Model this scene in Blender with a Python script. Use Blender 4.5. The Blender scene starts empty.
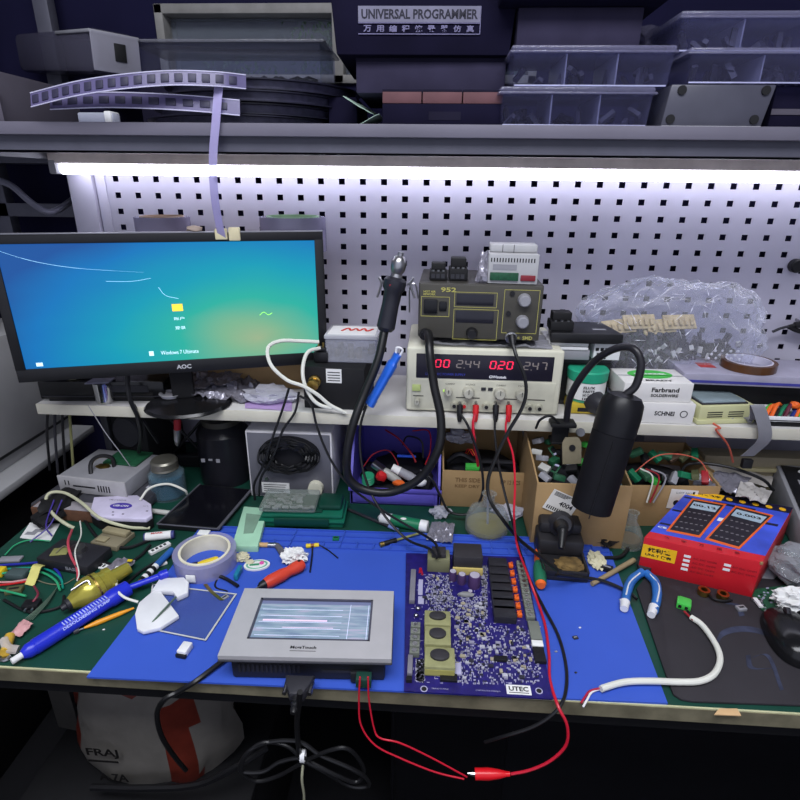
# light levels of the place
EXPO = 0.0
WORLD_S = 1.3
CEIL_W = 45
TUBE_E = 8
SCREEN_E = 1.0
HMI_E = .9
import bpy, bmesh, math, random
from mathutils import Matrix, Vector, Euler, noise
R = math.radians
PI = math.pi
scene = bpy.context.scene
COL = scene.collection
random.seed(7)

# ---------------------------------------------------------------- camera
CAM = Vector((-.02724, -1.22065, 1.37))
YAW, PITCH, ROLL, FPX = -.0540948, .37816054, .01235641, 550.0
_f = Vector((math.sin(YAW)*math.cos(PITCH), math.cos(YAW)*math.cos(PITCH), -math.sin(PITCH)))
_r0 = Vector((math.cos(YAW), -math.sin(YAW), 0))
_u0 = _r0.cross(_f)
_r = _r0*math.cos(ROLL) + _u0*math.sin(ROLL)
_u = -_r0*math.sin(ROLL) + _u0*math.cos(ROLL)
cd = bpy.data.cameras.new('camera')
co = bpy.data.objects.new('camera', cd)
COL.objects.link(co)
cd.sensor_fit = 'HORIZONTAL'
cd.sensor_width = 36
cd.lens = FPX/800*36
cd.clip_start = .02
m = Matrix((( _r.x, _u.x, -_f.x), (_r.y, _u.y, -_f.y), (_r.z, _u.z, -_f.z))).to_4x4()
co.matrix_world = Matrix.Translation(CAM) @ m
scene.camera = co

def at(u, v, z=None, y=None, x=None):
    """the point of the plane z=, y= or x= that is seen at photo position (u, v)"""
    d = _f*FPX + _r*(u-400) - _u*(v-400)
    if z is not None: t = (z-CAM.z)/d.z
    elif y is not None: t = (y-CAM.y)/d.y
    else: t = (x-CAM.x)/d.x
    return CAM + d*t

# ---------------------------------------------------------------- light and exposure
w = bpy.data.worlds.new('world'); scene.world = w
w.use_nodes = True
bg = w.node_tree.nodes['Background']
bg.inputs[0].default_value = (.52, .55, .68, 1)
bg.inputs[1].default_value = WORLD_S
vs = scene.view_settings
scene.display_settings.display_device = 'sRGB'
vs.view_transform = 'Standard'; vs.look = 'None'; vs.gamma = 1
vs.exposure = EXPO
vs.use_curve_mapping = False

def area(name, loc, rot, sx, sy, power, col):
    l = bpy.data.lights.new(name, 'AREA'); l.shape = 'RECTANGLE'
    l.size = sx; l.size_y = sy; l.energy = power; l.color = col
    o = bpy.data.objects.new(name, l); COL.objects.link(o)
    o.location = loc; o.rotation_euler = rot
    return o
# room ceiling light (its fixture is built with the ceiling)
area('ceiling_lamp_light', (-.1, -1.4, 2.52), (R(0), 0, 0), 1.5, .8, CEIL_W, (.93, .95, 1.0))

# ---------------------------------------------------------------- materials
def lin(c):
    return tuple((x/255/12.92 if x/255 <= .04045 else ((x/255+.055)/1.055)**2.4) for x in c[:3]) + (1,)
_mats = {}
def mat(name, col, rough=.5, metal=0, var=.15, scale=25, bump=0, bscale=None, emit=0, spec=.35, dirt=None, dscale=12, dth=.55):
    if name in _mats: return _mats[name]
    m = bpy.data.materials.new(name); m.use_nodes = True; _mats[name] = m
    nt = m.node_tree; b = nt.nodes['Principled BSDF']
    b.inputs['Roughness'].default_value = rough; b.inputs['Metallic'].default_value = metal
    b.inputs['Specular IOR Level'].default_value = spec
    tc = nt.nodes.new('ShaderNodeTexCoord')
    if var or dirt:
        n = nt.nodes.new('ShaderNodeTexNoise'); n.inputs['Scale'].default_value = scale; n.inputs['Detail'].default_value = 4
        nt.links.new(tc.outputs['Object'], n.inputs['Vector'])
        cr = nt.nodes.new('ShaderNodeValToRGB')
        c = lin(col)
        cr.color_ramp.elements[0].position = .3; cr.color_ramp.elements[1].position = .7
        cr.color_ramp.elements[0].color = tuple(x*(1-var) for x in c[:3])+(1,)
        cr.color_ramp.elements[1].color = tuple(min(1, x*(1+var*.7)) for x in c[:3])+(1,)
        nt.links.new(n.outputs['Fac'], cr.inputs['Fac'])
        out = cr.outputs['Color']
        if dirt:
            n2 = nt.nodes.new('ShaderNodeTexNoise'); n2.inputs['Scale'].default_value = dscale; n2.inputs['Detail'].default_value = 6
            n2.inputs['Roughness'].default_value = .7
            nt.links.new(tc.outputs['Object'], n2.inputs['Vector'])
            r2 = nt.nodes.new('ShaderNodeValToRGB'); r2.color_ramp.elements[0].position = dth; r2.color_ramp.elements[1].position = dth+.15
            nt.links.new(n2.outputs['Fac'], r2.inputs['Fac'])
            mx = nt.nodes.new('ShaderNodeMix'); mx.data_type = 'RGBA'
            nt.links.new(r2.outputs['Color'], mx.inputs[0]); nt.links.new(out, mx.inputs[6]); mx.inputs[7].default_value = lin(dirt)
            out = mx.outputs[2]
        nt.links.new(out, b.inputs['Base Color'])
        if emit:
            nt.links.new(out, b.inputs['Emission Color'])
    else:
        b.inputs['Base Color'].default_value = lin(col)
        if emit: b.inputs['Emission Color'].default_value = lin(col)
    if emit: b.inputs['Emission Strength'].default_value = emit
    if bump:
        bn = nt.nodes.new('ShaderNodeTexNoise'); bn.inputs['Scale'].default_value = bscale or scale*4; bn.inputs['Detail'].default_value = 3
        nt.links.new(tc.outputs['Object'], bn.inputs['Vector'])
        bp = nt.nodes.new('ShaderNodeBump'); bp.inputs['Strength'].default_value = bump; bp.inputs['Distance'].default_value = .004
        nt.links.new(bn.outputs['Fac'], bp.inputs['Height']); nt.links.new(bp.outputs['Normal'], b.inputs['Normal'])
    return m
def clear(name, col=(215, 218, 235), opac=.15, rough=.15, tint=(245, 247, 255), edge=.6, bump=0, bscale=60, metal=0):
    if name in _mats: return _mats[name]
    m = bpy.data.materials.new(name); m.use_nodes = True; _mats[name] = m
    nt = m.node_tree; b = nt.nodes['Principled BSDF']; o = nt.nodes['Material Output']
    b.inputs['Base Color'].default_value = lin(col); b.inputs['Roughness'].default_value = rough; b.inputs['Metallic'].default_value = metal
    t = nt.nodes.new('ShaderNodeBsdfTransparent'); t.inputs[0].default_value = lin(tint)
    lw = nt.nodes.new('ShaderNodeLayerWeight'); lw.inputs['Blend'].default_value = .35
    ma = nt.nodes.new('ShaderNodeMath'); ma.operation = 'MULTIPLY_ADD'; ma.inputs[1].default_value = edge; ma.inputs[2].default_value = opac
    ma.use_clamp = True
    nt.links.new(lw.outputs['Facing'], ma.inputs[0])
    mx = nt.nodes.new('ShaderNodeMixShader')
    nt.links.new(ma.outputs[0], mx.inputs[0]); nt.links.new(t.outputs[0], mx.inputs[1]); nt.links.new(b.outputs[0], mx.inputs[2])
    nt.links.new(mx.outputs[0], o.inputs['Surface'])
    if bump:
        tc = nt.nodes.new('ShaderNodeTexCoord')
        bn = nt.nodes.new('ShaderNodeTexNoise'); bn.inputs['Scale'].default_value = bscale; bn.inputs['Detail'].default_value = 3
        nt.links.new(tc.outputs['Object'], bn.inputs['Vector'])
        bp = nt.nodes.new('ShaderNodeBump'); bp.inputs['Strength'].default_value = bump; bp.inputs['Distance'].default_value = .01
        nt.links.new(bn.outputs['Fac'], bp.inputs['Height']); nt.links.new(bp.outputs['Normal'], b.inputs['Normal'])
        nt.links.new(bp.outputs['Normal'], lw.inputs['Normal'])
    return m

BLACK = mat('black_plastic', (23, 23, 26), .42, var=.15, scale=40)
BLACKM = mat('matte_black', (18, 18, 21), .7, var=.2, scale=40)
DARK = mat('dark_grey_plastic', (44, 44, 50), .5)
RUBBER = mat('black_rubber_cable', (22, 22, 24), .38, var=.1)
WHITEP = mat('white_plastic', (222, 222, 224), .4, var=.06)
GREYP = mat('grey_plastic', (140, 140, 146), .5, var=.08)
CREAM = mat('cream_plastic', (205, 203, 184), .45, var=.05)
STEEL = mat('steel', (170, 170, 172), .3, 1, var=.1)
CHROME = mat('chrome', (215, 215, 215), .12, 1, var=.05)
BRASS = mat('brass', (190, 160, 90), .3, 1, var=.1)
PAPER = mat('white_paper', (222, 222, 220), .8, var=.05)
CARD = mat('brown_cardboard', (158, 130, 90), .85, var=.14, scale=14, bump=.15)
INK = mat('black_ink', (25, 25, 28), .6, var=0)
WINK = mat('white_ink', (225, 225, 228), .6, var=0)
RED = mat('red_plastic', (190, 32, 36), .4, var=.1)
REDW = mat('red_wire', (190, 28, 50), .35, var=.05)
GREEN = mat('green_plastic', (25, 110, 75), .4, var=.12)
LIME = mat('bright_green_terminal', (70, 185, 75), .4, var=.08)
BLUEP = mat('blue_plastic', (30, 75, 190), .4, var=.08)
YEL = mat('yellow_plastic', (225, 195, 40), .45, var=.08)
ORANGE = mat('orange_plastic', (225, 100, 35), .45, var=.08)
WCABLE = mat('white_cable', (215, 215, 205), .45, var=.06)
DPCB = mat('green_circuit_board', (28, 78, 52), .5, var=.3, scale=150)

# ---------------------------------------------------------------- mesh builder
def RX(a): return Matrix.Rotation(a, 4, 'X')
def RY(a): return Matrix.Rotation(a, 4, 'Y')
def RZ(a): return Matrix.Rotation(a, 4, 'Z')
def TR(x, y=0, z=0): return Matrix.Translation(Vector((x, y, z)) if not isinstance(x, Vector) else x)
FRONT = RX(PI/2)           # flat XY work turned upright, facing the viewer side (-y)
_tc = {}
def _textmesh(s, bold):
    k = (s, bold)
    if k in _tc: return _tc[k]
    cu = bpy.data.curves.new('t', 'FONT'); cu.body = s; cu.size = 1; cu.resolution_u = 2
    if bold: cu.offset = .03
    o = bpy.data.objects.new('t', cu)
    me = bpy.data.meshes.new_from_object(o)
    vs_ = [v.co.copy() for v in me.vertices]; fs = [tuple(p.vertices) for p in me.polygons]
    bpy.data.objects.remove(o); bpy.data.curves.remove(cu); bpy.data.meshes.remove(me)
    _tc[k] = (vs_, fs); return _tc[k]
def smooth(pts, n=6):
    pts = [Vector(p) for p in pts]
    if len(pts) < 3: return pts
    P_ = [pts[0]*2-pts[1]] + pts + [pts[-1]*2-pts[-2]]
    out = []
    for i in range(1, len(P_)-2):
        a, b, c, d = P_[i-1:i+3]
        for k in range(n):
            t = k/n
            out.append(.5*((2*b)+(c-a)*t+(2*a-5*b+4*c-d)*t*t+(3*b-a-3*c+d)*t**3))
    out.append(pts[-1]); return out
class MB:
    def __init__(s, m=None):
        s.v = []; s.f = []; s.mi = []; s.mats = []; s.M = Matrix.Identity(4); s.cur = 0
        if m: s.use(m)
    def use(s, m):
        if m not in s.mats: s.mats.append(m)
        s.cur = s.mats.index(m); return s
    def add(s, vs_, fs, M=None):
        T_ = s.M @ M if M is not None else s.M
        n = len(s.v); s.v += [T_ @ Vector(v) for v in vs_]
        for f in fs: s.f.append(tuple(i+n for i in f)); s.mi.append(s.cur)
        return s
    def box(s, x0, x1, y0, y1, z0, z1, bev=0, M=None, seg=2):
        x0, x1 = sorted((x0, x1)); y0, y1 = sorted((y0, y1)); z0, z1 = sorted((z0, z1))
        if bev <= 0:
            vs_ = [(x, y, z) for z in (z0, z1) for y in (y0, y1) for x in (x0, x1)]
            return s.add(vs_, [(0, 2, 3, 1), (4, 5, 7, 6), (0, 1, 5, 4), (2, 6, 7, 3), (0, 4, 6, 2), (1, 3, 7, 5)], M)
        bm = bmesh.new(); bmesh.ops.create_cube(bm, size=1)
        for v in bm.verts: v.co = Vector(((x0+x1)/2+v.co.x*(x1-x0), (y0+y1)/2+v.co.y*(y1-y0), (z0+z1)/2+v.co.z*(z1-z0)))
        bev = min(bev, .45*min(x1-x0, y1-y0, z1-z0))
        bmesh.ops.bevel(bm, geom=list(bm.edges), offset=bev, segments=seg, profile=.5, affect='EDGES')
        return s._bm(bm, M)
    def _bm(s, bm, M=None):
        bm.verts.index_update()
        s.add([v.co.copy() for v in bm.verts], [tuple(v.index for v in f.verts) for f in bm.faces], M); bm.free(); return s
    def lathe(s, prof, seg=24, M=None, closed=False):
        vs_ = []; fs = []
        for r, z in prof:
            for k in range(seg):
                a = 2*PI*k/seg; vs_.append((r*math.cos(a), r*math.sin(a), z))
        n = len(prof)
        rng = n if closed else n-1
        for i in range(rng):
            j = (i+1) % n
            for k in range(seg):
                l = (k+1) % seg
                fs.append((i*seg+k, i*seg+l, j*seg+l, j*seg+k))
        if not closed:
            if prof[0][0] > 1e-6: fs.append(tuple(range(seg))[::-1])
            if prof[-1][0] > 1e-6: fs.append(tuple((n-1)*seg+k for k in range(seg)))
        return s.add(vs_, fs, M)
    def cyl(s, p0, p1, r0, r1=None, seg=16):
        p0, p1 = Vector(p0), Vector(p1); r1 = r0 if r1 is None else r1
        d = p1-p0; q = d.to_track_quat('Z', 'Y').to_matrix().to_4x4()
        return s.lathe([(r0, 0), (r1, d.length)], seg, TR(p0) @ q)
    def spin(s, p0, p1, prof, seg=20):
        """lathe along the axis p0>p1; prof = (radius, fraction)"""
        p0, p1 = Vector(p0), Vector(p1); d = p1-p0
        q = d.to_track_quat('Z', 'Y').to_matrix().to_4x4()
        return s.lathe([(r, t*d.length) for r, t in prof], seg, TR(p0) @ q)
    def tube(s, pts, r, seg=8, n=6, closed=False, sm=True, flat=None):
        P_ = smooth(pts, n) if sm else [Vector(p) for p in pts]
        vs_ = []; fs = []; N = len(P_)
        t0 = (P_[1]-P_[0]).normalized(); up = Vector((0, 0, 1)) if abs(t0.z) < .9 else Vector((0, 1, 0))
        nrm = (up - t0*up.dot(t0)).normalized()
        for i, p in enumerate(P_):
            t = (P_[min(i+1, N-1)]-P_[max(i-1, 0)])
            if t.length < 1e-9: t = t0
            t = t.normalized()
            nrm = (nrm - t*nrm.dot(t))
            nrm = nrm.normalized() if nrm.length > 1e-6 else Vector((1, 0, 0))
            b = t.cross(nrm)
            rr = r[min(int(i*len(r)/N), len(r)-1)] if isinstance(r, (list, tuple)) else r
            for k in range(seg):
                a = 2*PI*k/seg
                vs_.append(p + nrm*math.cos(a)*rr*(flat or 1) + b*math.sin(a)*rr)
        for i in range(N-1):
            for k in range(seg):
                l = (k+1) % seg
                fs.append((i*seg+k, i*seg+l, (i+1)*seg+l, (i+1)*seg+k))
        fs.append(tuple(range(seg))[::-1]); fs.append(tuple((N-1)*seg+k for k in range(seg)))
        return s.add(vs_, fs)
    def ribbon(s, pts, wdir, w, th=.0012, n=6):
        """flat strap following pts, its width along wdir"""
        P_ = smooth(pts, n); wd = Vector(wdir).normalized()*w/2; vs_ = []; fs = []; N = len(P_)
        for i, p in enumerate(P_):
            t = (P_[min(i+1, N-1)]-P_[max(i-1, 0)]).normalized(); nn = t.cross(wd).normalized()*th/2
            vs_ += [p-wd-nn, p+wd-nn, p+wd+nn, p-wd+nn]
        for i in range(N-1):
            for k in range(4):
                l = (k+1) % 4; fs.append((i*4+k, i*4+l, i*4+4+l, i*4+4+k))
        fs += [(3, 2, 1, 0), tuple((N-1)*4+k for k in range(4))]
        return s.add(vs_, fs)
    def prism(s, pts, z0, z1, M=None, bev=0):
        n = len(pts)
        A = sum(pts[i][0]*pts[(i+1) % n][1]-pts[(i+1) % n][0]*pts[i][1] for i in range(n))
        if A < 0: pts = pts[::-1]
        if bev:
            bm = bmesh.new(); lo = [bm.verts.new((x, y, z0)) for x, y in pts]; f = bm.faces.new(lo)
            e = bmesh.ops.extrude_face_region(bm, geom=[f])
            for v in e['geom']:
                if isinstance(v, bmesh.types.BMVert): v.co.z = z1
            bmesh.ops.recalc_face_normals(bm, faces=bm.faces)
            bmesh.ops.bevel(bm, geom=list(bm.edges), offset=bev, segments=2, profile=.5, affect='EDGES')
            return s._bm(bm, M)
        vs_ = [(x, y, z0) for x, y in pts]+[(x, y, z1) for x, y in pts]
        fs = [tuple(range(n))[::-1], tuple(range(n, 2*n))]+[(i, (i+1) % n, n+(i+1) % n, n+i) for i in range(n)]
        return s.add(vs_, fs, M)
    def quad(s, pts, th=.0008):
        """thin sheet through four world points, given thickness along its normal"""
        p = [Vector(q) for q in pts]; nn = (p[1]-p[0]).cross(p[3]-p[0]).normalized()*th
        return s.add(p+[q+nn for q in p], [(3, 2, 1, 0), (4, 5, 6, 7), (0, 1, 5, 4), (1, 2, 6, 5), (2, 3, 7, 6), (3, 0, 4, 7)])
    def text(s, txt, w, h, M=None, bold=False):
        """flat lettering, w x h, centred on the origin of M's XY plane"""
        vs_, fs = _textmesh(txt, bold)
        if not vs_: return s
        xs = [v.x for v in vs_]; ys = [v.y for v in vs_]
        ax, bx, ay, by = min(xs), max(xs), min(ys), max(ys)
        return s.add([((v.x-(ax+bx)/2)/max(bx-ax, 1e-6)*w, (v.y-(ay+by)/2)/max(by-ay, 1e-6)*h, 0) for v in vs_], fs, M)
    def blob(s, c, rx, ry, rz, amp=.15, fr=3, sub=3, seed=0, M=None, floor=None):
        """crumpled closed lump"""
        bm = bmesh.new(); bmesh.ops.create_icosphere(bm, subdivisions=sub, radius=1)
        for v in bm.verts:
            q = v.co.copy()
            k = 1+amp*noise.fractal(q*fr+Vector((seed*7.3, seed*3.1, seed)), .9, 2.2, 4)*1.6
            v.co = Vector((c[0]+q.x*rx*k, c[1]+q.y*ry*k, c[2]+q.z*rz*k))
            if floor is not None and v.co.z < floor: v.co.z = floor+.0002*abs(q.x)
        return s._bm(bm, M)
    def sheet(s, p00, p10, p11, p01, nx=14, ny=14, amp=.004, fr=30, th=.0006, seed=0, lift=0, ridged=False):
        """crumpled thin sheet spanning four points"""
        p = [Vector(q) for q in (p00, p10, p11, p01)]
        nn = (p[1]-p[0]).cross(p[3]-p[0]).normalized()
        vs_ = []; fs = []
        for j in range(ny+1):
            for i in range(nx+1):
                a, b = i/nx, j/ny
                q = p[0]*(1-a)*(1-b)+p[1]*a*(1-b)+p[2]*a*b+p[3]*(1-a)*b
                h = noise.fractal(q*fr+Vector((seed, seed*2, 0)), .8, 2.1, 4)
                if ridged: h = 1-abs(h)*1.6
                vs_.append(q+nn*(abs(h)*amp+lift*math.sin(PI*a)*math.sin(PI*b)))
        n = len(vs_); vs_ += [v-nn*th for v in vs_]; W = nx+1
        for j in range(ny):
            for i in range(nx):
                a = j*W+i; fs.append((a, a+1, a+W+1, a+W)); fs.append((n+a+W, n+a+W+1, n+a+1, n+a))
        for i in range(nx):
            a = i; fs.append((a+1, a, n+a, n+a+1)); a = ny*W+i; fs.append((a, a+1, n+a+1, n+a))
        for j in range(ny):
            a = j*W; fs.append((a, a+W, n+a+W, n+a)); a = j*W+nx; fs.append((a+W, a, n+a, n+a+W))
        return s.add(vs_, fs)
    def build(s, name, parent=None, label=None, cat=None, group=None, kind=None, sharp=.6, flat=False):
        if parent is None:
            xs = [v.x for v in s.v]; ys = [v.y for v in s.v]; zs = [v.z for v in s.v]
            o_ = Vector(((min(xs)+max(xs))/2, (min(ys)+max(ys))/2, min(zs)))
        else: o_ = Vector()
        me = bpy.data.meshes.new(name)
        me.from_pydata([v-o_ for v in s.v], [], s.f)
        for mm in s.mats: me.materials.append(mm)
        me.polygons.foreach_set('material_index', s.mi)
        if not flat:
            me.polygons.foreach_set('use_smooth', [True]*len(s.f)); me.set_sharp_from_angle(angle=sharp)
        me.update()
        o = bpy.data.objects.new(name, me); COL.objects.link(o); o.location = o_
        if parent is not None: o.parent = parent
        tag(o, label, cat, group, kind); return o
def tag(o, label=None, cat=None, group=None, kind=None):
    if label: o['label'] = label
    if cat: o['category'] = cat
    if group: o['group'] = group
    if kind: o['kind'] = kind
    return o
def thing(name, label, cat, loc, rz=0, group=None, rot=None):
    o = bpy.data.objects.new(name, None); COL.objects.link(o); o.empty_display_size = .02
    o.location = loc; o.rotation_euler = rot or (0, 0, rz)
    return tag(o, label, cat, group)
def W2L(t):
    """matrix that takes world points into a thing's own space"""
    return (Matrix.Translation(t.location) @ t.rotation_euler.to_matrix().to_4x4()).inverted()
def wmb(t, m=None):
    """mesh builder fed with world points for a part of t"""
    b = MB(m); b.M = W2L(t); return b
def dup(root, loc, rz=None, label=None, group=None):
    r = root.copy(); COL.objects.link(r); r.location = loc
    if rz is not None: r.rotation_euler = (0, 0, rz)
    if label: r['label'] = label
    if group: r['group'] = group
    for ch in list(root.children):
        c = ch.copy(); COL.objects.link(c); c.parent = r
        for g in ch.children:
            d = g.copy(); COL.objects.link(d); d.parent = c
    return r
def seat(a, b, z):
    """front bottom edge seen from a to b on the level z: middle, turn, width"""
    p, q = at(*a, z=z), at(*b, z=z); d = q-p
    return (p+q)/2, math.atan2(d.y, d.x), d.length
def top(v, u, y): return at(u, v, y=y).z
BZ = .75      # bench top
SZ = .954     # middle shelf top
TZ = 1.452    # upper shelf top
def struct(b, name, label=None): return b.build(name, kind='structure', label=label)
# ---------------------------------------------------------------- the room
msw = mat('pale_side_wall_paint', (150, 150, 158), .9, var=.05, scale=3)
mwall = mat('dark_blue_wall_paint', (26, 25, 52), .9, spec=.1, var=.2, scale=4)
mgw = mat('grey_side_wall_paint', (168, 168, 170), .8, var=.12, scale=5)
mfl = mat('dark_concrete_floor', (22, 22, 26), .7, var=.3, scale=5)
mcl = mat('ceiling_paint', (150, 150, 152), .9, var=.05)
WY = .27
b = MB(mfl); b.box(-1.9, 1.7, -2.4, WY+.1, -.05, 0); struct(b, 'floor')
b = MB(mcl); b.box(-1.9, 1.7, -2.4, WY+.1, 2.6, 2.65); struct(b, 'ceiling')
b = MB(mwall)
wx0, wx1 = -.69, .20           # window opening
wz0, wz1 = 1.585, 1.745
b.box(-1.9, wx0, WY, WY+.1, 0, 2.6); b.box(wx1, 1.7, WY, WY+.1, 0, 2.6)
b.box(wx0, wx1, WY, WY+.1, 0, wz0); b.box(wx0, wx1, WY, WY+.1, wz1, 2.6)
struct(b, 'wall_back')
b = MB(msw); b.box(-1.95, -1.9, -2.4, WY+.1, 0, 2.6); struct(b, 'wall_left')
b = MB(msw); b.box(1.7, 1.75, -2.4, WY+.1, 0, 2.6); struct(b, 'wall_right')
b = MB(mat('light_blocker_dark', (40, 40, 46), .8)); b.box(-1.9, 1.7, -1.42, -1.36, 0, .66); struct(b, 'front_light_blocker')  # unseen low partition, added to keep light from reaching under the bench
# window
fr = mat('window_frame_grey', (135, 133, 130), .6)
t = thing('window_1', None, None, (0, WY, wz0)); t['kind'] = 'structure'
b = MB(fr); W0 = wx0; W1 = wx1; H = wz1-wz0
for (x0, x1, z0, z1) in ((W0, W1, 0, .018), (W0, W1, H-.02, H), (W0, W0+.02, 0, H), (W1-.02, W1, 0, H), (-.275, -.25, 0, H)):
    b.box(x0, x1, -.012, .06, z0, z1, .002)
b.build('window_frame', t)
b = MB(clear('window_glass', (200, 210, 220), .08, .05, edge=.3)); b.box(W0+.02, W1-.02, .03, .034, .018, H-.02); b.build('window_pane', t)
# greenery outside
leaf = mat('outdoor_leaves', (88, 120, 70), .7, var=.5, scale=60)
random.seed(3)
for i, (x, z, s_) in enumerate(((-.62, 1.60, .10), (-.33, 1.72, .11), (-.05, 1.6, .1), (.14, 1.7, .09))):
    b = MB(leaf)
    for k in range(420):
        p = Vector((random.gauss(x, s_*.6), .62+random.uniform(-.08, .08), random.gauss(z, s_*.5)))
        M_ = TR(p) @ Euler((random.uniform(0, 3), random.uniform(0, 3), random.uniform(0, 3))).to_matrix().to_4x4()
        b.add([(-.01, 0, 0), (0, -.005, .001), (.012, 0, 0), (0, .005, .001)], [(0, 1, 2, 3)], M_)
    b.use(mat('twig_bark', (90, 75, 60), .8)); b.tube([(x, .62, z-.25), (x+.01, .63, z-.1), (x-.01, .62, z+.05)], .005, 6)
    b.build('shrub', None, ('low ', 'tall ', 'low ', 'tall ')[i]+'green leafy shrub outside the '+('left', 'left', 'right', 'right')[i]+' half of the window', 'shrub', 'shrubs outside the window')
b = MB(mat('outdoor_concrete', (105, 104, 112), .9, var=.45, scale=9)); b.box(-1.6, 1.0, .8, .9, 0, 2.6); b.box(-1.6, 1.0, WY+.1, .9, -.04, 1.3)
tag(struct(b, 'trim_1'), 'grey masonry ledge outside the window')
# ceiling lamp fixture
t = thing('ceiling_light', 'flat rectangular ceiling light in front of the workbench', 'ceiling light', (-.1, -1.4, 2.53))
b = MB(WHITEP); b.box(-.8, .8, -.43, .43, 0, .07, .01); b.build('frame', t)
b = MB(mat('lamp_diffuser', (240, 242, 255), .6, emit=1.0, var=0)); b.box(-.75, .75, -.4, .4, -.004, 0); b.build('diffuser', t)

# ---------------------------------------------------------------- pegboard with real square holes
PX0, PXP, PZ0, PZP = -.704, .044, 1.36844, .0327827
pegm = mat('pegboard_enamel', (186, 183, 200), .5, var=.06, scale=6)
b = MB(pegm)
hw, hh = .0062, .0058
NI, NJ = 39, 13
for i in range(NI):
    for j in range(NJ):
        cx, cz = PX0+i*PXP, PZ0-j*PZP
        if True:
            X0, X1, Z0, Z1 = cx-PXP/2, cx+PXP/2, cz-PZP/2, cz+PZP/2
            v = [(X0, 0, Z0), (X1, 0, Z0), (X1, 0, Z1), (X0, 0, Z1), (cx-hw, 0, cz-hh), (cx+hw, 0, cz-hh), (cx+hw, 0, cz+hh), (cx-hw, 0, cz+hh),
                 (cx-hw, .002, cz-hh), (cx+hw, .002, cz-hh), (cx+hw, .002, cz+hh), (cx-hw, .002, cz+hh)]
            b.add(v, [(0, 1, 5, 4), (1, 2, 6, 5), (2, 3, 7, 6), (3, 0, 4, 7), (4, 5, 9, 8), (5, 6, 10, 9), (6, 7, 11, 10), (7, 4, 8, 11)])
XA = PX0-PXP/2; XB = PX0+(NI-.5)*PXP; ZA = PZ0-(NJ-.5)*PZP; ZB = PZ0+.5*PZP
b.box(XB, XB+.05, 0, .002, .9, ZB); b.box(XA, XB, 0, .002, ZB, ZB+.015)
b.box(-.79, XB+.05, .0, .002, .752, ZA)
t = thing('pegboard', 'pale lavender steel pegboard with rows of square holes behind the bench', 'pegboard', (0, 0, .752))
b.M = Matrix.Identity(4); b.v = [p-Vector((0, 0, .752)) for p in b.v]
b.build('hole_panel', t, flat=True)
b = MB(pegm); b.box(-.803, XA-.024, -.012, .02, .1, .648, .002); b.box(XA-.024, XA-.021, .003, .02, .1, .648); b.box(XA-.021, XA, -.004, .02, .1, .648, .001)
b.build('side_rail', t)

# ---------------------------------------------------------------- upper shelf
um = mat('upper_shelf_board', (104, 101, 114), .55, var=.12, scale=8)
ub = mat('upper_shelf_beam', (78, 78, 90), .5, var=.1)
t = thing('upper_shelf', 'long grey upper shelf over the pegboard with a steel front beam', 'shelf', (0, 0, 1.408))
b = MB(um); b.box(-1.25, 1.35, -.285, .03, .025, .0438, .0015); b.build('board', t)
b = MB(ub); b.box(-.80, 1.35, -.272, -.266, .0, .025); b.box(-.80, 1.35, -.272, -.25, -.0, .003); b.build('front_beam', t)
b = MB(GREYP)
b.box(-.812, -.80, -.280, .02, -.004, .025, .001); b.build('end_bracket', t)
b = MB(mat('upper_shelf_underside', (180, 170, 168), .7)); b.box(-.8, 1.35, -.25, .02, .018, .0248); b.build('underside', t)
b = MB(DARK); b.box(1.3, 1.33, -.25, 0, -1.408, .02, .002); b.build('upright', t)
# LED tube lamp under it
t = thing('led_tube_lamp', 'long white LED tube glowing under the upper shelf', 'lamp', (0, -.05, 1.376))
b = MB(mat('lamp_housing', (215, 205, 198), .5)); b.box(-.80, 1.25, -.018, .02, .020, .044, .003); b.build('housing', t)
for x in (-.8, 1.235):
    b = MB(GREYP); b.box(x, x+.015, -.02, .02, .0, .026, .003); b.build('end_cap', t)
b = MB(mat('led_tube_glow', (235, 238, 255), .5, emit=TUBE_E, var=0)); b.cyl((-.783, 0, .010), (1.23, 0, .010), .0105, seg=14); b.build('tube', t)

# ---------------------------------------------------------------- middle shelf
wl = mat('white_laminate', (205, 203, 200), .45, var=.06, scale=5, dirt=(150, 140, 125), dscale=9, dth=.68)
el = mat('cream_edge_band', (200, 196, 180), .5, var=.06)
t = thing('middle_shelf', 'white laminate shelf carrying the monitor and the power supply', 'shelf', (0, 0, BZ))
b = MB(wl); b.box(-.80, .98, -.256, -.018, .182, .2035, .001); b.build('board', t)
b = MB(el); b.box(-.80, .98, -.2585, -.256, .182, .204, .0008); b.build('edge_band', t)
b = MB(DARK); b.box(-.74, -.725, -.16, -.145, 0, .182, .001); b.build('shelf_leg', t); b = MB(DARK); b.box(.94, .955, -.22, -.2, 0, .182, .001); b.build('shelf_leg', t)

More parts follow.
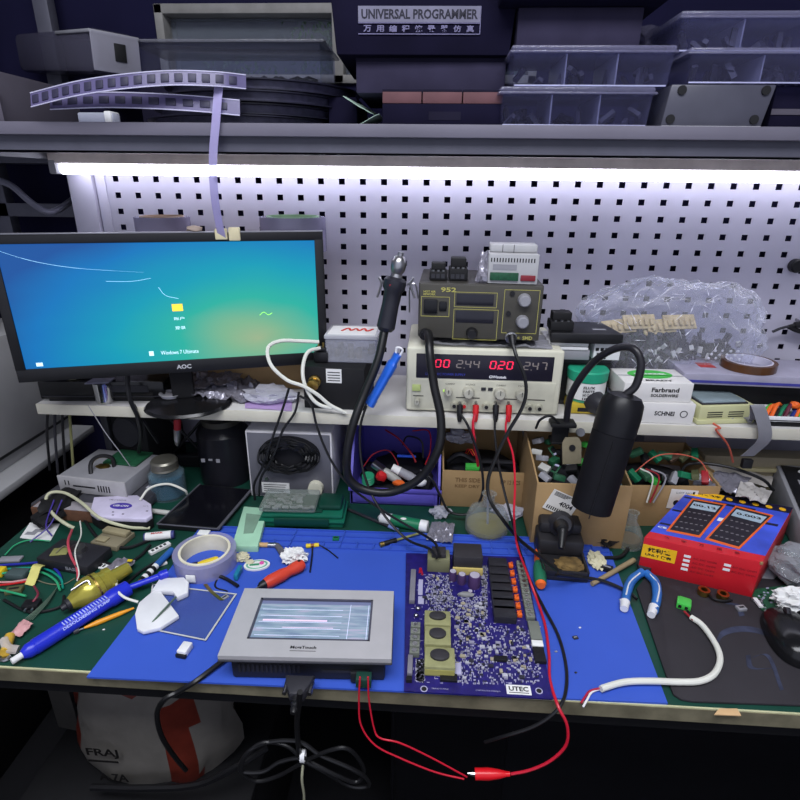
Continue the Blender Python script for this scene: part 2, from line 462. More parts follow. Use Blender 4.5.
# ---------------------------------------------------------------- workbench
gm = mat('green_bench_mat', (20, 64, 52), .45, var=.22, scale=9, dirt=(40, 62, 50), dscale=14, dth=.6)
t = thing('workbench', 'wide electronics workbench topped with a dark green mat', 'workbench', (0, -.35, 0))
b = MB(mat('bench_core_board', (150, 140, 120), .7)); b.box(-.785, .98, -.340, .349, .728, .7475); b.build('tabletop', t)
b = MB(gm); b.box(-.785, .98, -.3405, .349, .7475, .75, .0006); b.build('surface_mat', t)
b = MB(mat('worn_steel_edge', (128, 122, 100), .5, .3, var=.35, scale=30)); b.box(-.787, .98, -.3435, -.3405, .727, .7490); b.build('edge_strip', t)
b = MB(mat('pale_edge_line', (190, 190, 150), .5)); b.box(-.786, .98, -.3425, -.3402, .7488, .7506); b.build('edge_line', t)
for (x, y) in ((-.76, -.31), (.93, -.31), (-.76, .3), (.93, .3)):
    b = MB(BLACKM); b.box(x-.02, x+.02, y-.02, y+.02, 0, .728, .002); b.build('leg', t)
b = MB(BLACKM); b.box(-.76, .95, .25, .262, .25, .66); b.build('modesty_panel', t)
b = MB(BLACKM); b.box(-.74, .91, -.325, -.313, .69, .728); b.build('front_rail', t)

# ---------------------------------------------------------------- cabinet left of the bench
t = thing('side_cabinet', 'pale grey cabinet left of the bench with a ledge along its base', 'cabinet', (-1.3, -.3, 0))
b = MB(BLACKM); b.box(-.3, .26, -.9, .42, 0, .69, .004); b.build('base', t)
b = MB(mgw); b.box(-.3, .35, -.9, .42, .712, .732, .003); b.box(-.3, .32, -.9, .42, .69, .712, .003); b.build('ledge', t)
b = MB(mgw); b.box(-.3, .29, -.9, .42, .732, 1.03, .003); b.build('body', t)
b = MB(BLACK); b.cyl((.297, -.88, .772), (.297, .41, .765), .0035); b.build('rod', t)
# steel rack in the dark corner at the left
t = thing('steel_rack', 'dim grey steel rack in the dark corner left of the pegboard', 'rack', (-1.08, .14, 0))
rm = mat('rack_steel', (88, 88, 100), .5, .2)
for (x, y) in ((-.02, 0), (.14, .06), (-.35, .06)):
    b = MB(rm); b.box(x, x+.035, y, y+.03, 0, 2.0, .002); b.build('post', t)
b = MB(rm); b.box(-.35, .24, .0, .015, 1.28, 1.31); b.box(-.35, .24, .0, .1, 1.40, 1.43); b.box(-.35, .2, 0, .1, 1.08, 1.1); b.build('cross_beam', t)
b = MB(mat('grey_hose', (110, 110, 125), .4)); p = [at(-8, 178, y=-.02), at(12, 186, y=-.02), at(32, 203, y=-.02), at(52, 212, y=-.01), at(78, 196, y=.08)]
b.tube(p, .007, 8); b.build('hanging_cable', None, 'thick grey cable hanging in the dark corner beside the pegboard', 'cable')
# ---------------------------------------------------------------- things on the upper shelf
cardg = mat('dim_grey_cardboard', (84, 80, 90), .9, spec=.1, var=.12, scale=10)
darkb = mat('dark_box_card', (30, 28, 44), .85, spec=.08, var=.15, scale=14)
navyb = mat('navy_box_card', (20, 18, 38), .85, spec=.08, var=.2, scale=14)
CLB = clear('clear_box_plastic', (110, 108, 140), .05, .2, edge=.4, bump=.12, bscale=30)
# flat grey carton at the left end
t = thing('cardboard_box', 'flat grey cardboard box at the left end of the upper shelf', 'box', (-.85, -.16, TZ))
b = MB(cardg); b.box(-.25, .12, -.11, .12, 0, .075, .002); b.build('body', t)
b = MB(cardg); b.box(-.25, .13, -.114, -.112, -.0, .055, .0005); b.build('flap', t)
# small clear clip box
p = at(98, 120, y=-.24)
t = thing('clip_box', 'tiny clear plastic box lying below the rolled carrier tape', 'box', (p.x, -.235, TZ))
b = MB(clear('tiny_clear', opac=.35)); b.box(-.03, .03, -.012, .012, 0, .017, .003); b.build('body', t)
b = MB(WHITEP); b.box(.016, .028, -.014, .014, 0, .019, .002); b.build('lid', t)
# carrier tape coils: embossed strip following an arc, pockets dark
tp = mat('carrier_tape_plastic', (96, 90, 126), .25, var=.1)
tpd = mat('dark_carrier_tape', (30, 29, 44), .3, var=.2)
pk = mat('tape_pocket', (52, 50, 72), .5)
def tape_strip(lab, pts, h, pm, ph, pwid, seg_n):
    P_ = smooth([at(u, v, y=y) for u, v, y in pts], 10)
    t = thing('carrier_tape', lab, 'tape', P_[len(P_)//2]-Vector((0, 0, h/2)), group='carrier tapes on the upper shelf')
    b = wmb(t, tp); up = Vector((0, .25, 1)).normalized()
    b.ribbon(P_, up, h, .0012, 1); b.build('strip', t)
    rim = mat('tape_rim', (205, 202, 228), .2)
    b = wmb(t, rim)
    for s_ in (-1, 1): b.tube([p+up*h*.5*s_+Vector((0, -.001, 0)) for p in P_], .0009, 5, sm=False)
    b.build('rim', t)
    L = sum((P_[i+1]-P_[i]).length for i in range(len(P_)-1)); n = int(L/pwid); b = wmb(t, pm); acc = 0; k = 0
    for i in range(len(P_)-1):
        d = P_[i+1]-P_[i]
        while k < n and (k+.5)*pwid <= acc+d.length:
            c_ = P_[i]+d*(((k+.5)*pwid-acc)/d.length); x_ = d.normalized(); z_ = up; y_ = z_.cross(x_)
            M_ = Matrix((tuple(x_), tuple(y_), tuple(z_))).transposed().to_4x4(); b.box(-pwid*.3, pwid*.3, -.0022, .0022, -h*ph, h*ph, .0008, TR(c_) @ M_); k += 1
        acc += d.length
    tag(b.build('pocket_row', t), kind='stuff')
    return t
tape_strip('bowed pale carrier tape with square pockets, highest strip at the left of the shelf', [(31, 100, -.30), (75, 89, -.315), (120, 82, -.32), (170, 78, -.31), (215, 79, -.295), (246, 82, -.27)], .020, pk, .30, .0195, 1)
tape_strip('straight pale carrier tape lying below the bowed one on the upper shelf', [(50, 102, -.285), (100, 100, -.29), (150, 101, -.29), (200, 104, -.285), (240, 108, -.28)], .022, pk, .24, .026, 1)
# black component reels lying flat on top of each other
random.seed(5)
for i in range(4):
    t = thing('component_reel', ['lowest black component reel of the flat pile left of the grey box', 'second black component reel from the bottom of the flat pile', 'third black component reel up in the flat pile', 'topmost black component reel of the flat pile'][i], 'reel',
              (-.385+.012*i, -.07+.006*(i % 2), TZ+.0175*i), group='black reels piled on the upper shelf')
    b = MB(tpd); b.lathe([(.035, 0), (.178, 0), (.178, .0018), (.035, .0018)], 48, closed=True); b.build('lower_flange', t)
    b = MB(tpd); b.lathe([(.035, .0145), (.178, .0145), (.178, .0163), (.035, .0163)], 48, closed=True); b.build('upper_flange', t)
    b = MB(mat('reel_tape_edge', (70, 68, 92), .4, var=.35, scale=90)); b.lathe([(.04, .002), (.166, .002), (.166, .0143), (.04, .0143)], 48, closed=True); b.build('wound_tape', t)
# translucent tape hanging from the upper strip down to the monitor
b = MB(clear('hanging_tape_film', (190, 180, 225), .55, .25, edge=.3)); tp_ = [at(224, 80, y=-.27), at(219, 86, y=-.285), at(216, 120, y=-.292), at(213, 160, y=-.285), at(215, 200, y=-.265), at(222, 238, y=-.235)]
b.ribbon(tp_, (1, 0, 0), .0135, .0006, 8); b.build('hanging_tape', None, 'translucent lavender tape strip hanging from the upper shelf onto the monitor', 'tape')
# clear bin behind the reels, in the window
t = thing('storage_bin', 'large clear plastic bin with dark contents in front of the window', 'bin', (-.45, .11, TZ))
BINM = clear('bin_plastic', (130, 128, 140), .03, .2, edge=.25)
b = MB(BINM)
b.box(-.19, .19, .085, .087, .09, .168, 0); b.box(-.19, .19, -.085, -.083, .09, .168); b.box(-.19, -.188, -.085, .085, .09, .168); b.box(.188, .19, -.085, .085, .09, .168)
b.build('clear_wall', t)
b = MB(clear('bin_lid', (150, 150, 160), .3)); b.box(-.2, .2, -.092, .092, .168, .174, .003); b.build('lid', t)
b = MB(darkb); b.box(-.188, .188, -.086, .086, .0, .092, .004); b.build('base', t)
b = MB(BLACKM)
for k in range(30): b.blob((random.uniform(-.17, .17), random.uniform(-.075, .07), .10), .02, .012, .016, .2, 3, 1, k)
tag(b.build('dark_parts', t), kind='stuff')
# grey wrapped box, upper left corner, resting on a stack behind
t = thing('cardboard_box', 'dark tall box at the back left of the upper shelf', 'box', (-.95, .08, TZ))
b = MB(navyb); b.box(-.3, .24, -.06, .12, 0, .09, .003); b.build('body', t)
b = MB(darkb); b.box(-.3, .24, -.061, -.03, .07, .0915, .0003); b.build('tape_strip', t)
t = thing('plastic_tub', 'grey translucent tub tilted in the upper left corner', 'tub', (-.815, .115, TZ+.095), rot=(0, R(6), R(-38)))
tubm = clear('smoky_tub', (78, 76, 92), .55, .25, edge=.4)
b = MB(tubm); b.box(-.2, .205, -.05, .04, .03, .105, .012); b.build('body', t)
b = MB(clear('tub_end', (170, 168, 180), .45)); b.box(.205, .212, -.05, .04, .035, .10, .002); b.build('end_panel', t)
b = MB(GREYP); b.box(.05, .21, -.053, .043, .096, .102, .002); b.build('rim', t)
b = MB(BLACKM); b.box(.2125, .2145, -.01, .012, .055, .085, .001); b.build('latch', t)
# grey box with programmer box on top; tan and dark boxes below it
t = thing('cardboard_box', 'dark flat box right at the shelf edge under the brown boxes', 'box', (-.02, -.19, TZ))
b = MB(navyb); b.box(-.093, .095, -.065, .08, 0, .031, .002); b.build('body', t)
b = MB(darkb); b.box(-.02, .03, -.0656, -.065, .008, .02); b.build('print', t)
brn = mat('brown_box_card', (100, 66, 70), .7, var=.15)
for i in range(3):
    t = thing('parts_box', ['left', 'middle', 'right'][i]+'most small brown box in the row under the grey box' if i != 1 else 'small brown box in the middle of the row under the grey box', 'box', (-.02-.0625+.0627*i, -.19, TZ+.0315), group='small brown boxes in a row')
    b = MB(brn); b.box(-.0305, .0305, -.062, .07, 0, .019, .0012); b.build('body', t)
    b = MB(darkb); b.box(-.0306, .0306, -.0625, .0705, .0160, .0195, .0006); b.build('lid', t)
t = thing('cardboard_box', 'plain dim grey box carrying the programmer box', 'box', (-.045, -.10, TZ+.0515))
b = MB(mat('purple_grey_card', (50, 47, 66), .9, spec=.08)); b.box(-.115, .125, -.105, .1, 0, .050, .002); b.build('body', t)
b = MB(darkb); b.box(-.1155, .1255, -.1055, .1005, .044, .0505, .001); b.build('lid', t)
b = MB(navyb); b.box(-.17, -.12, -.06, .1, -.0515, .0, .002); b.build('side_support', t)
t = thing('programmer_box', 'dark navy box lettered UNIVERSAL PROGRAMMER on top of the grey box', 'box', (-.055, -.10, TZ+.1025), rot=(0, 0, R(1)))
b = MB(navyb); b.prism([(-.135, -.0), (.135, .0), (.15, .16), (-.150, .16)], -.11, .12, FRONT, .002); b.build('body', t)
b = MB(mat('silver_label', (112, 110, 130), .6)); b.box(-.100, .088, -.1222, -.1202, .043, .064); b.build('label', t)
b = MB(mat('dark_label_ink', (22, 20, 40), .6)); b.text('UNIVERSAL PROGRAMMER', .178, .013, TR(-.006, -.1226, .0535) @ FRONT, True); b.build('lettering', t)
b = MB(mat('label_frame_ink', (110, 106, 140), .6))
for z in (.027, .0415): b.box(-.100, .088, -.1222, -.1202, z, z+.0012)
b.box(.0868, .088, -.1222, -.1202, .027, .064)
for k in range(9): b.text('万用编程烧录器仿真'[k], .012, .009, TR(-.086+.0198*k, -.1226, .0345) @ FRONT, True)
b.build('small_lettering', t)
# green papers
p = at(372, 112, y=-.2)
b = MB(mat('pale_green_paper', (170, 195, 180), .7)); b.sheet((p.x-.045, -.22, TZ+.045), (p.x-.005, -.22, TZ+.022), (p.x+.01, -.12, TZ+.022), (p.x-.03, -.12, TZ+.045), 6, 6, .004)
b.sheet((p.x-.02, -.24, TZ+.001), (p.x+.016, -.24, TZ+.018), (p.x+.016, -.14, TZ+.018), (p.x-.02, -.14, TZ+.001), 6, 6, .003)
b.build('paper_scrap', None, 'crumpled pale green paper left of the brown boxes', 'paper')
# clear organisers
mat_div = clear('divider_plastic', (165, 163, 190), .5, .2, edge=.3); mat_lid = clear('organiser_lid_plastic', (150, 148, 178), .28, .15, edge=.4, bump=.15, bscale=25)
def organiser(lab, x0, x1, y0, y1, z, h, n, m=CLB, seed=0, grp='clear compartment boxes on the upper shelf', dark=True):
    t = thing('organiser_box', lab, 'box', ((x0+x1)/2, (y0+y1)/2, z), group=grp)
    W = (x1-x0)/2; D = (y1-y0)/2
    b = MB(m); e = .0015; tp0 = .94
    b.box(-W*tp0, W*tp0, -D*.95, D*.95, 0, e)
    for (q0, q1) in (((-W*tp0, -D*.95), (W*tp0, -D*.95)), ((W*tp0, -D*.95), (W*tp0, D*.95)), ((W*tp0, D*.95), (-W*tp0, D*.95)), ((-W*tp0, D*.95), (-W*tp0, -D*.95))):
        a0 = (q0[0]*1.03, q0[1]*1.03); a1 = (q1[0]*1.03, q1[1]*1.03)
        b.quad([(q0[0], q0[1], 0), (q1[0], q1[1], 0), (a1[0], a1[1], h*.86), (a0[0], a0[1], h*.86)], e)
    b.build('tray', t)
    for k in range(1, n):
        x = -W*tp0+2*W*tp0*k/n; b = MB(mat_div); b.box(x-.001, x+.001, -D*.94, D*.94, .001, h*.8); b.build('divider', t)
    b = MB(mat_lid); b.box(-W, W, -D, D, h*.86, h, .003); b.box(-W-.003, W+.003, -D-.003, D+.003, h*.8, h*.87, .002); b.build('lid', t)
    b = MB(mat('rim_highlight_plastic', (200, 198, 220), .25)); b.box(-W*tp0, W*tp0, -D*.965, -D*.95, 0, .0022, .0008); b.build('bottom_rim', t)
    if dark:
        random.seed(seed); b = MB(mat('small_parts_dark', (60, 58, 76), .6, var=.4, scale=60))
        for k in range(26):
            q = Vector((random.uniform(-W*.88, W*.88), random.uniform(-D*.8, D*.8), random.uniform(.006, h*.45)))
            M_ = TR(q) @ Euler((random.uniform(0, 3), random.uniform(0, 3), random.uniform(0, 3))).to_matrix().to_4x4()
            b.box(-.012, .012, -.004, .004, -.003, .003, 0, M_)
        tag(b.build('stored_parts', t), kind='stuff')
    return t
organiser('clear compartment box at the shelf edge, lower of the pair right of the brown boxes', .067, .297, -.27, -.13, TZ, .053, 3, seed=1)
organiser('clear compartment box stacked on the lower clear box, its edge shifted right', .08, .318, -.27, -.13, TZ+.0535, .053, 3, seed=2)
t = thing('cardboard_box', 'dark box standing on the stacked clear compartment boxes', 'box', (.19, -.17, TZ+.1075))
b = MB(mat('purple_grey_card', (50, 47, 66), .9, spec=.08)); b.box(-.1, .085, -.06, .07, 0, .055, .002); b.build('body', t)
b = MB(navyb); b.box(-.13, .11, -.09, .09, .056, .14, .003); b.build('lid', t)
t = thing('electronics_case', 'grey case with four dark corner screws on the right of the clear boxes', 'case', (.39, -.18, TZ))
b = MB(mat('dull_case_grey', (72, 72, 84), .35, var=.1)); b.prism([(-.075, .0), (.075, 0), (.085, .058), (-.068, .058)], -.06, .08, FRONT, .003); b.build('body', t)
for (x, z) in ((-.062, .011), (.062, .011), (-.052, .05), (.07, .05)):
    b = MB(BLACKM); b.cyl((x, -.0825, z), (x, -.079, z), .0065, seg=14); b.build('corner_screw', t)
b = MB(WHITEP); b.box(-.074, .074, -.0815, -.079, .0, .002); b.build('bottom_rim', t)
organiser('long clear compartment box lying on the grey case', .34, .56, -.26, -.12, TZ+.0595, .046, 2, seed=3)
organiser('pale clear box on the very top, in the upper right corner', .33, .52, -.23, -.10, TZ+.106, .052, 2, seed=4)
t = thing('cardboard_box', 'dark box at the right end of the upper shelf', 'box', (.56, -.17, TZ))
b = MB(navyb); b.box(-.075, .12, -.07, .1, 0, .058, .002); b.build('body', t)
b = MB(cardg); b.box(-.075, .12, -.0712, -.0702, .02, .028); b.build('tape_strip', t)
t = thing('foil_bag', 'crumpled dark bag stuffed between the boxes at the top', 'bag', (.30, -.10, TZ+.107))
b = MB(clear('dark_bag_film', (90, 88, 110), .5, .2, bump=.6)); b.blob((.02, .03, .03), .05, .05, .035, .3, 3, 3, 5, floor=0); b.build('film', t)
# ---------------------------------------------------------------- things on the middle shelf
# monitor
pl = Vector((-.752, -.345, 0)); pr = Vector((-.229, -.18, 0)); d = pr-pl; MW = d.length
t = thing('monitor', 'large black widescreen monitor showing a blue and green desktop', 'monitor', (*((pl+pr)/2)[:2], SZ), math.atan2(d.y, d.x))
Z0, Z1 = 1.030-SZ, 1.283-SZ; hwid = MW/2
sx0, sx1, sz0, sz1 = -hwid+.016, hwid-.016, Z0+.024, Z1-.0155
b = MB(BLACK)
b.box(-hwid, hwid, 0, .012, Z0, sz0, .002); b.box(-hwid, hwid, 0, .012, sz1, Z1, .002)
b.box(-hwid, sx0, 0, .012, sz0-.002, sz1+.002, .001); b.box(sx1, hwid, 0, .012, sz0-.002, sz1+.002, .001)
b.build('bezel', t)
b = MB(BLACKM); b.box(-hwid+.004, hwid-.004, .012, .03, Z0+.003, Z1-.003, .006); b.box(-.13, .13, .03, .055, Z0+.05, Z1-.06, .012); b.build('back_shell', t)
b = MB(mat('bezel_edge_grey', (120, 120, 128), .4)); b.box(-hwid, hwid, -.0008, .010, Z1, Z1+.0016, 0); b.build('top_edge', t)
# picture on the screen
wm = bpy.data.materials.new('desktop_wallpaper'); wm.use_nodes = True; nt = wm.node_tree; bs = nt.nodes['Principled BSDF']
tc = nt.nodes.new('ShaderNodeTexCoord'); mp = nt.nodes.new('ShaderNodeMapping'); mp.inputs['Location'].default_value = (-.78, 0, -.16)
mp.vector_type = 'POINT'
nt.links.new(tc.outputs['Generated'], mp.inputs['Vector'])
sc_ = nt.nodes.new('ShaderNodeVectorMath'); sc_.operation = 'MULTIPLY'; sc_.inputs[1].default_value = (1.15, 0, .92); nt.links.new(mp.outputs[0], sc_.inputs[0])
nz = nt.nodes.new('ShaderNodeTexNoise'); nz.inputs['Scale'].default_value = 2; nt.links.new(tc.outputs['Generated'], nz.inputs['Vector'])
ln = nt.nodes.new('ShaderNodeVectorMath'); ln.operation = 'LENGTH'; nt.links.new(sc_.outputs[0], ln.inputs[0])
ad = nt.nodes.new('ShaderNodeMath'); ad.operation = 'MULTIPLY_ADD'; ad.inputs[1].default_value = .22; nt.links.new(nz.outputs['Fac'], ad.inputs[0])
s_ = nt.nodes.new('ShaderNodeMath'); s_.operation = 'SUBTRACT'; s_.inputs[1].default_value = .11; nt.links.new(ln.outputs['Value'], s_.inputs[0]); nt.links.new(s_.outputs[0], ad.inputs[2])
cr = nt.nodes.new('ShaderNodeValToRGB'); e = cr.color_ramp
stops = ((0, (172, 180, 140)), (.15, (125, 182, 145)), (.32, (40, 178, 162)), (.55, (0, 156, 184)), (.84, (0, 118, 190)), (1, (20, 84, 160)))
e.elements[0].position = 0; e.elements[0].color = lin(stops[0][1]); e.elements[1].position = 1; e.elements[1].color = lin(stops[-1][1])
for p_, c_ in stops[1:-1]:
    q_ = e.elements.new(p_); q_.color = lin(c_)
nt.links.new(ad.outputs[0], cr.inputs[0]); nt.links.new(cr.outputs[0], bs.inputs['Emission Color']); bs.inputs['Emission Strength'].default_value = SCREEN_E
bs.inputs['Base Color'].default_value = (.005, .005, .005, 1); bs.inputs['Roughness'].default_value = .35; bs.inputs['Specular IOR Level'].default_value = .25
b = MB(wm); b.box(sx0, sx1, .003, .006, sz0, sz1); scr = b.build('screen', t)
glow = mat('screen_white_glow', (190, 225, 240), .5, emit=SCREEN_E, var=0)
SW = sx1-sx0; SH = sz1-sz0
def S(u, v): return Vector((sx0+SW*u, .0022, sz0+SH*v))
b = MB(mat('screen_streak_glow', (150, 205, 235), .5, emit=SCREEN_E, var=0))
b.tube([S(.005, .955), S(.06, .90), S(.13, .85), S(.22, .81), S(.32, .785), S(.42, .765)], [.0005, .0009, .0009, .0006, .0003], 6, flat=.3)
b.tube([S(.3, .70), S(.38, .695), S(.44, .715)], .0003, 6)
b.tube([S(.46, .64), S(.48, .57), S(.52, .54)], .0004, 6)
b.build('light_streak', scr)
b = MB(glow); b.text('Windows 7 Ultimate', .066, .0075, TR(S(.50, .075)) @ FRONT); b.box(sx0+SW*.397, sx0+SW*.412, .0018, .0022, sz0+SH*.055, sz0+SH*.095)
b.box(sx0+SW*.035, sx0+SW*.055, .0018, .0022, sz0+SH*.02, sz0+SH*.05)
for k in (0, 1): b.text('账户登录'[k*2:k*2+2], .018, .006, TR(S(.513, .37-.08*k)) @ FRONT)
b.build('screen_text', scr)
b = MB(mat('screen_icon_yellow', (240, 190, 60), .5, emit=SCREEN_E, var=0)); b.box(sx0+SW*.495, sx0+SW*.53, .0016, .0022, sz0+SH*.435, sz0+SH*.495); b.build('user_icon', scr)
b = MB(mat('screen_icon_green', (140, 220, 100), .5, emit=SCREEN_E, var=0)); b.tube([S(.79, .37), S(.805, .395), S(.82, .37), S(.835, .385)], .0022, 6, flat=.3); b.build('bird_mark', scr)
b = MB(mat('bezel_logo_silver', (190, 190, 195), .4)); b.text('AOC', .026, .0085, TR(.004, -.0006, Z0+.012) @ FRONT, True); b.build('logo', t)
b = MB(BLACKM); b.box(-.03, .012, .03, .05, .012, Z0+.07, .005); b.build('neck', t)
b = MB(mat('glossy_black', (22, 22, 24), .2)); b.M = TR(.0, .02, 0)
b.lathe([(.0, 0), (.078, 0), (.082, .003), (.078, .008), (.03, .0125), (.0, .0125)], 36, Matrix.Diagonal((1, .85, 1, 1))); b.build('base', t)
mon = t
# bits stuck on the monitor's upper edge
b = MB(mat('masking_tape', (205, 195, 160), .8, var=.15)); b.M = W2L(t).inverted(); b.box(.085, .106, -.004, .014, Z1-.012, Z1+.006, .002)
b.box(.108, .128, -.0045, .014, Z1-.014, Z1+.008, .002); b.build('masking_tape', None, 'pale tape pieces folded over the top edge of the monitor', 'tape')
b = MB(mat('dusty_rag', (150, 135, 125), .9, var=.3)); b.M = W2L(t).inverted(); b.blob((.052, .006, Z1+.006), .014, .008, .006, .2, 3, 2, 2, floor=Z1+.002)
b.build('fluff', None, 'small brownish scrap lying on the monitor edge left of the tape', 'scrap')
# rolls behind the monitor on a tall carton
t = thing('cardboard_box', 'cardboard box standing hidden behind the monitor', 'box', (-.43, -.08, SZ))
b = MB(CARD); b.box(-.20, .17, -.05, .05, 0, .28, .002); b.build('body', t)
b = MB(mat('packing_tape', (180, 150, 105), .3)); b.box(-.2, .17, -.012, .012, .28, .2808); b.build('packing_tape', t)
tm = clear('tape_roll_film', (160, 155, 185), .6, .15, edge=.3)
for (u0, u1, lab, cc) in ((139, 190, 'roll of clear tape standing left behind the monitor', (185, 160, 140)), (262, 326, 'roll of clear tape with a green rim right behind the monitor', (150, 185, 150))):
    p, q = at(u0, 226, y=-.08), at(u1, 226, y=-.08); r = (q.x-p.x)/2; zt = at(u0, 216, y=-.08).z
    t = thing('tape_roll', lab, 'tape', ((p.x+q.x)/2, -.085, SZ+.2815), group='clear tape rolls behind the monitor')
    h = zt-SZ-.2815
    b = MB(tm); b.lathe([(r*.8, .001), (r, .001), (r, h), (r*.8, h)], 40, closed=True); b.build('film', t)
    b = MB(mat('roll_core_'+str(u0), cc, .7)); b.lathe([(r*.74, 0), (r*.8, 0), (r*.8, h+.0015), (r*.74, h+.0015)], 40, closed=True); b.build('core', t)
# clutter under the monitor
t = thing('set_top_box', 'flat black box under the left end of the monitor', 'box', (-.685, -.205, SZ), R(5))
b = MB(mat('glossy_black', (22, 22, 24), .2)); b.box(-.115, .13, -.03, .12, .004, .042, .003); b.build('body', t)
b = MB(BLACKM); b.box(-.1, .11, -.028, .1, 0, .004); b.build('foot_pad', t)
b = MB(DARK); b.box(-.11, .12, -.0312, -.0302, .01, .012); b.box(.02, .1, -.0312, -.0302, .02, .034); b.build('front_panel', t)
b = MB(mat('beige_putty', (200, 195, 165), .8)); p = at(40, 384, y=-.23); b.blob((p.x, -.232, SZ+.046), .010, .008, .004, .2, 3, 2, 1, floor=SZ+.0425)
b.build('putty_lump', None, 'small beige lump on the black box under the monitor', 'scrap')
b = MB(mat('beige_putty', (200, 195, 165), .8)); p = at(75, 384, y=-.225); b.blob((p.x, -.226, SZ+.046), .012, .009, .004, .25, 3, 2, 8, floor=SZ+.0425)
b.build('putty_lump', None, 'beige lump on the right end of the black box under the monitor', 'scrap')
p = at(108, 400, z=SZ)
t = thing('tin_cup', 'small shiny tin cup holding solder bits at the shelf edge under the monitor', 'cup', (p.x, -.235, SZ))
b = MB(CHROME); b.lathe([(.0, .001), (.017, .001), (.019, .042), (.0175, .042), (.0155, .003), (0, .003)], 28); b.build('body', t)
b = MB(mat('card_lid', (130, 130, 150), .7)); b.box(-.024, .024, -.014, .016, .0425, .045, .0006, RY(R(-4))); b.build('card_lid', t)
p = at(121, 396, z=SZ)
t = thing('solder_spool', 'small yellow solder spool right of the tin cup', 'spool', (p.x+.004, -.212, SZ))
b = MB(STEEL); b.lathe([(0, 0), (.012, 0), (.012, .002), (.007, .002), (.007, .022), (.012, .022), (.012, .024), (0, .024)], 20); b.build('reel', t)
b = MB(YEL); b.lathe([(.0072, .003), (.0105, .003), (.0105, .021), (.0072, .021)], 20, closed=True); b.build('winding', t)
p = at(150, 384, z=SZ+.016)
t = thing('crystal_oscillator_pack', 'small black packet with a grey label on the monitor foot', 'packet', (-.590, -.205, SZ+.0135), R(12))
b = MB(BLACK); b.box(-.022, .022, -.014, .014, 0, .012, .003); b.build('body', t)
b = MB(GREYP); b.box(-.010, .012, -.008, .006, .012, .0126); b.build('label', t)
b = MB(clear('clear_dish', (200, 200, 205), .35, .1, bump=.3)); b.M = TR(*at(172, 396, z=SZ+.013)[:2], 0)
b.lathe([(0, SZ+.0135), (.02, SZ+.0135), (.024, SZ+.02), (.022, SZ+.02), (.018, SZ+.015), (0, SZ+.015)], 20)
b.build('glass_dish', None, 'shallow clear dish on the monitor foot', 'dish')
foil = clear('antistatic_film', (150, 148, 160), .75, .22, edge=.3, bump=.5, bscale=50, metal=.4)
foil2 = clear('clear_crumpled_film', (205, 205, 215), .45, .12, edge=.5, bump=.6, bscale=60)
b = MB(foil); b.sheet(at(183, 397, z=SZ+.014), at(248, 404, z=SZ+.001), at(262, 380, z=SZ+.012), at(205, 372, z=SZ+.028), 26, 20, .022, 38, seed=3, ridged=False)
b.build('antistatic_bag', None, 'crumpled silver antistatic bag on the shelf right of the monitor foot', 'bag')
b = MB(foil); b.sheet(at(188, 392, z=SZ+.018), at(232, 384, z=SZ+.03), at(250, 368, z=SZ+.03), at(190, 372, z=SZ+.03), 20, 16, .015, 40, seed=8)
b.build('antistatic_bag', None, 'second silver antistatic bag tucked behind the first under the monitor', 'bag')
b = MB(foil2); b.blob((at(278, 392, z=SZ)[0], -.20, SZ+.014), .05, .035, .014, .3, 3, 3, 9, floor=SZ+.001)
b.build('plastic_bag', None, 'clear crumpled bag between the antistatic bag and the black transformer box', 'bag')
b = MB(mat('lilac_sheet', (178, 150, 200), .8)); b.sheet(at(245, 408, z=SZ+.001), at(292, 411, z=SZ+.001), at(292, 394, z=SZ+.001), at(245, 392, z=SZ+.001), 6, 6, .0015)
b.build('lilac_sheet', None, 'lilac paper sheet on the shelf edge', 'paper')
# black transformer box with plug and connector
p, rz, wd = seat((305, 405), (362, 410), SZ)
t = thing('transformer_box', 'black metal box with round connector left of the blue clamp', 'box', (p.x+.002, -.235, SZ), R(-2))
b = MB(BLACKM); b.box(-.058, .062, 0, .13, 0, .086, .002); b.build('body', t)
b = MB(PAPER); b.box(-.012, .018, -.0006, 0, .055, .083); b.build('label', t)
b = MB(INK); 
for k in range(4): b.box(-.009, .015, -.0012, -.0006, .059+.0055*k, .0605+.0055*k)
b.build('label_print', t)
b = MB(BRASS); b.spin((-.034, 0, .058), (-.034, -.022, .055), [(.012, 0), (.012, .25), (.009, .3), (.009, .6), (.011, .65), (.011, .95), (0, 1)]); b.build('round_connector', t)
p = at(321, 346, y=-.20)
t = thing('mains_plug', 'black mains plug standing on the black transformer box', 'plug', (p.x, -.20, SZ+.0865))
b = MB(BLACK); b.box(-.014, .014, -.012, .012, 0, .022, .004); b.box(-.011, .011, -.009, .009, .022, .03, .003); b.build('body', t)
b = MB(BRASS); 
b.box(-.006, -.003, -.002, .002, .03, .038); b.build('pin', t); b = MB(BRASS); b.box(.003, .006, -.002, .002, .03, .038); b.build('pin', t)
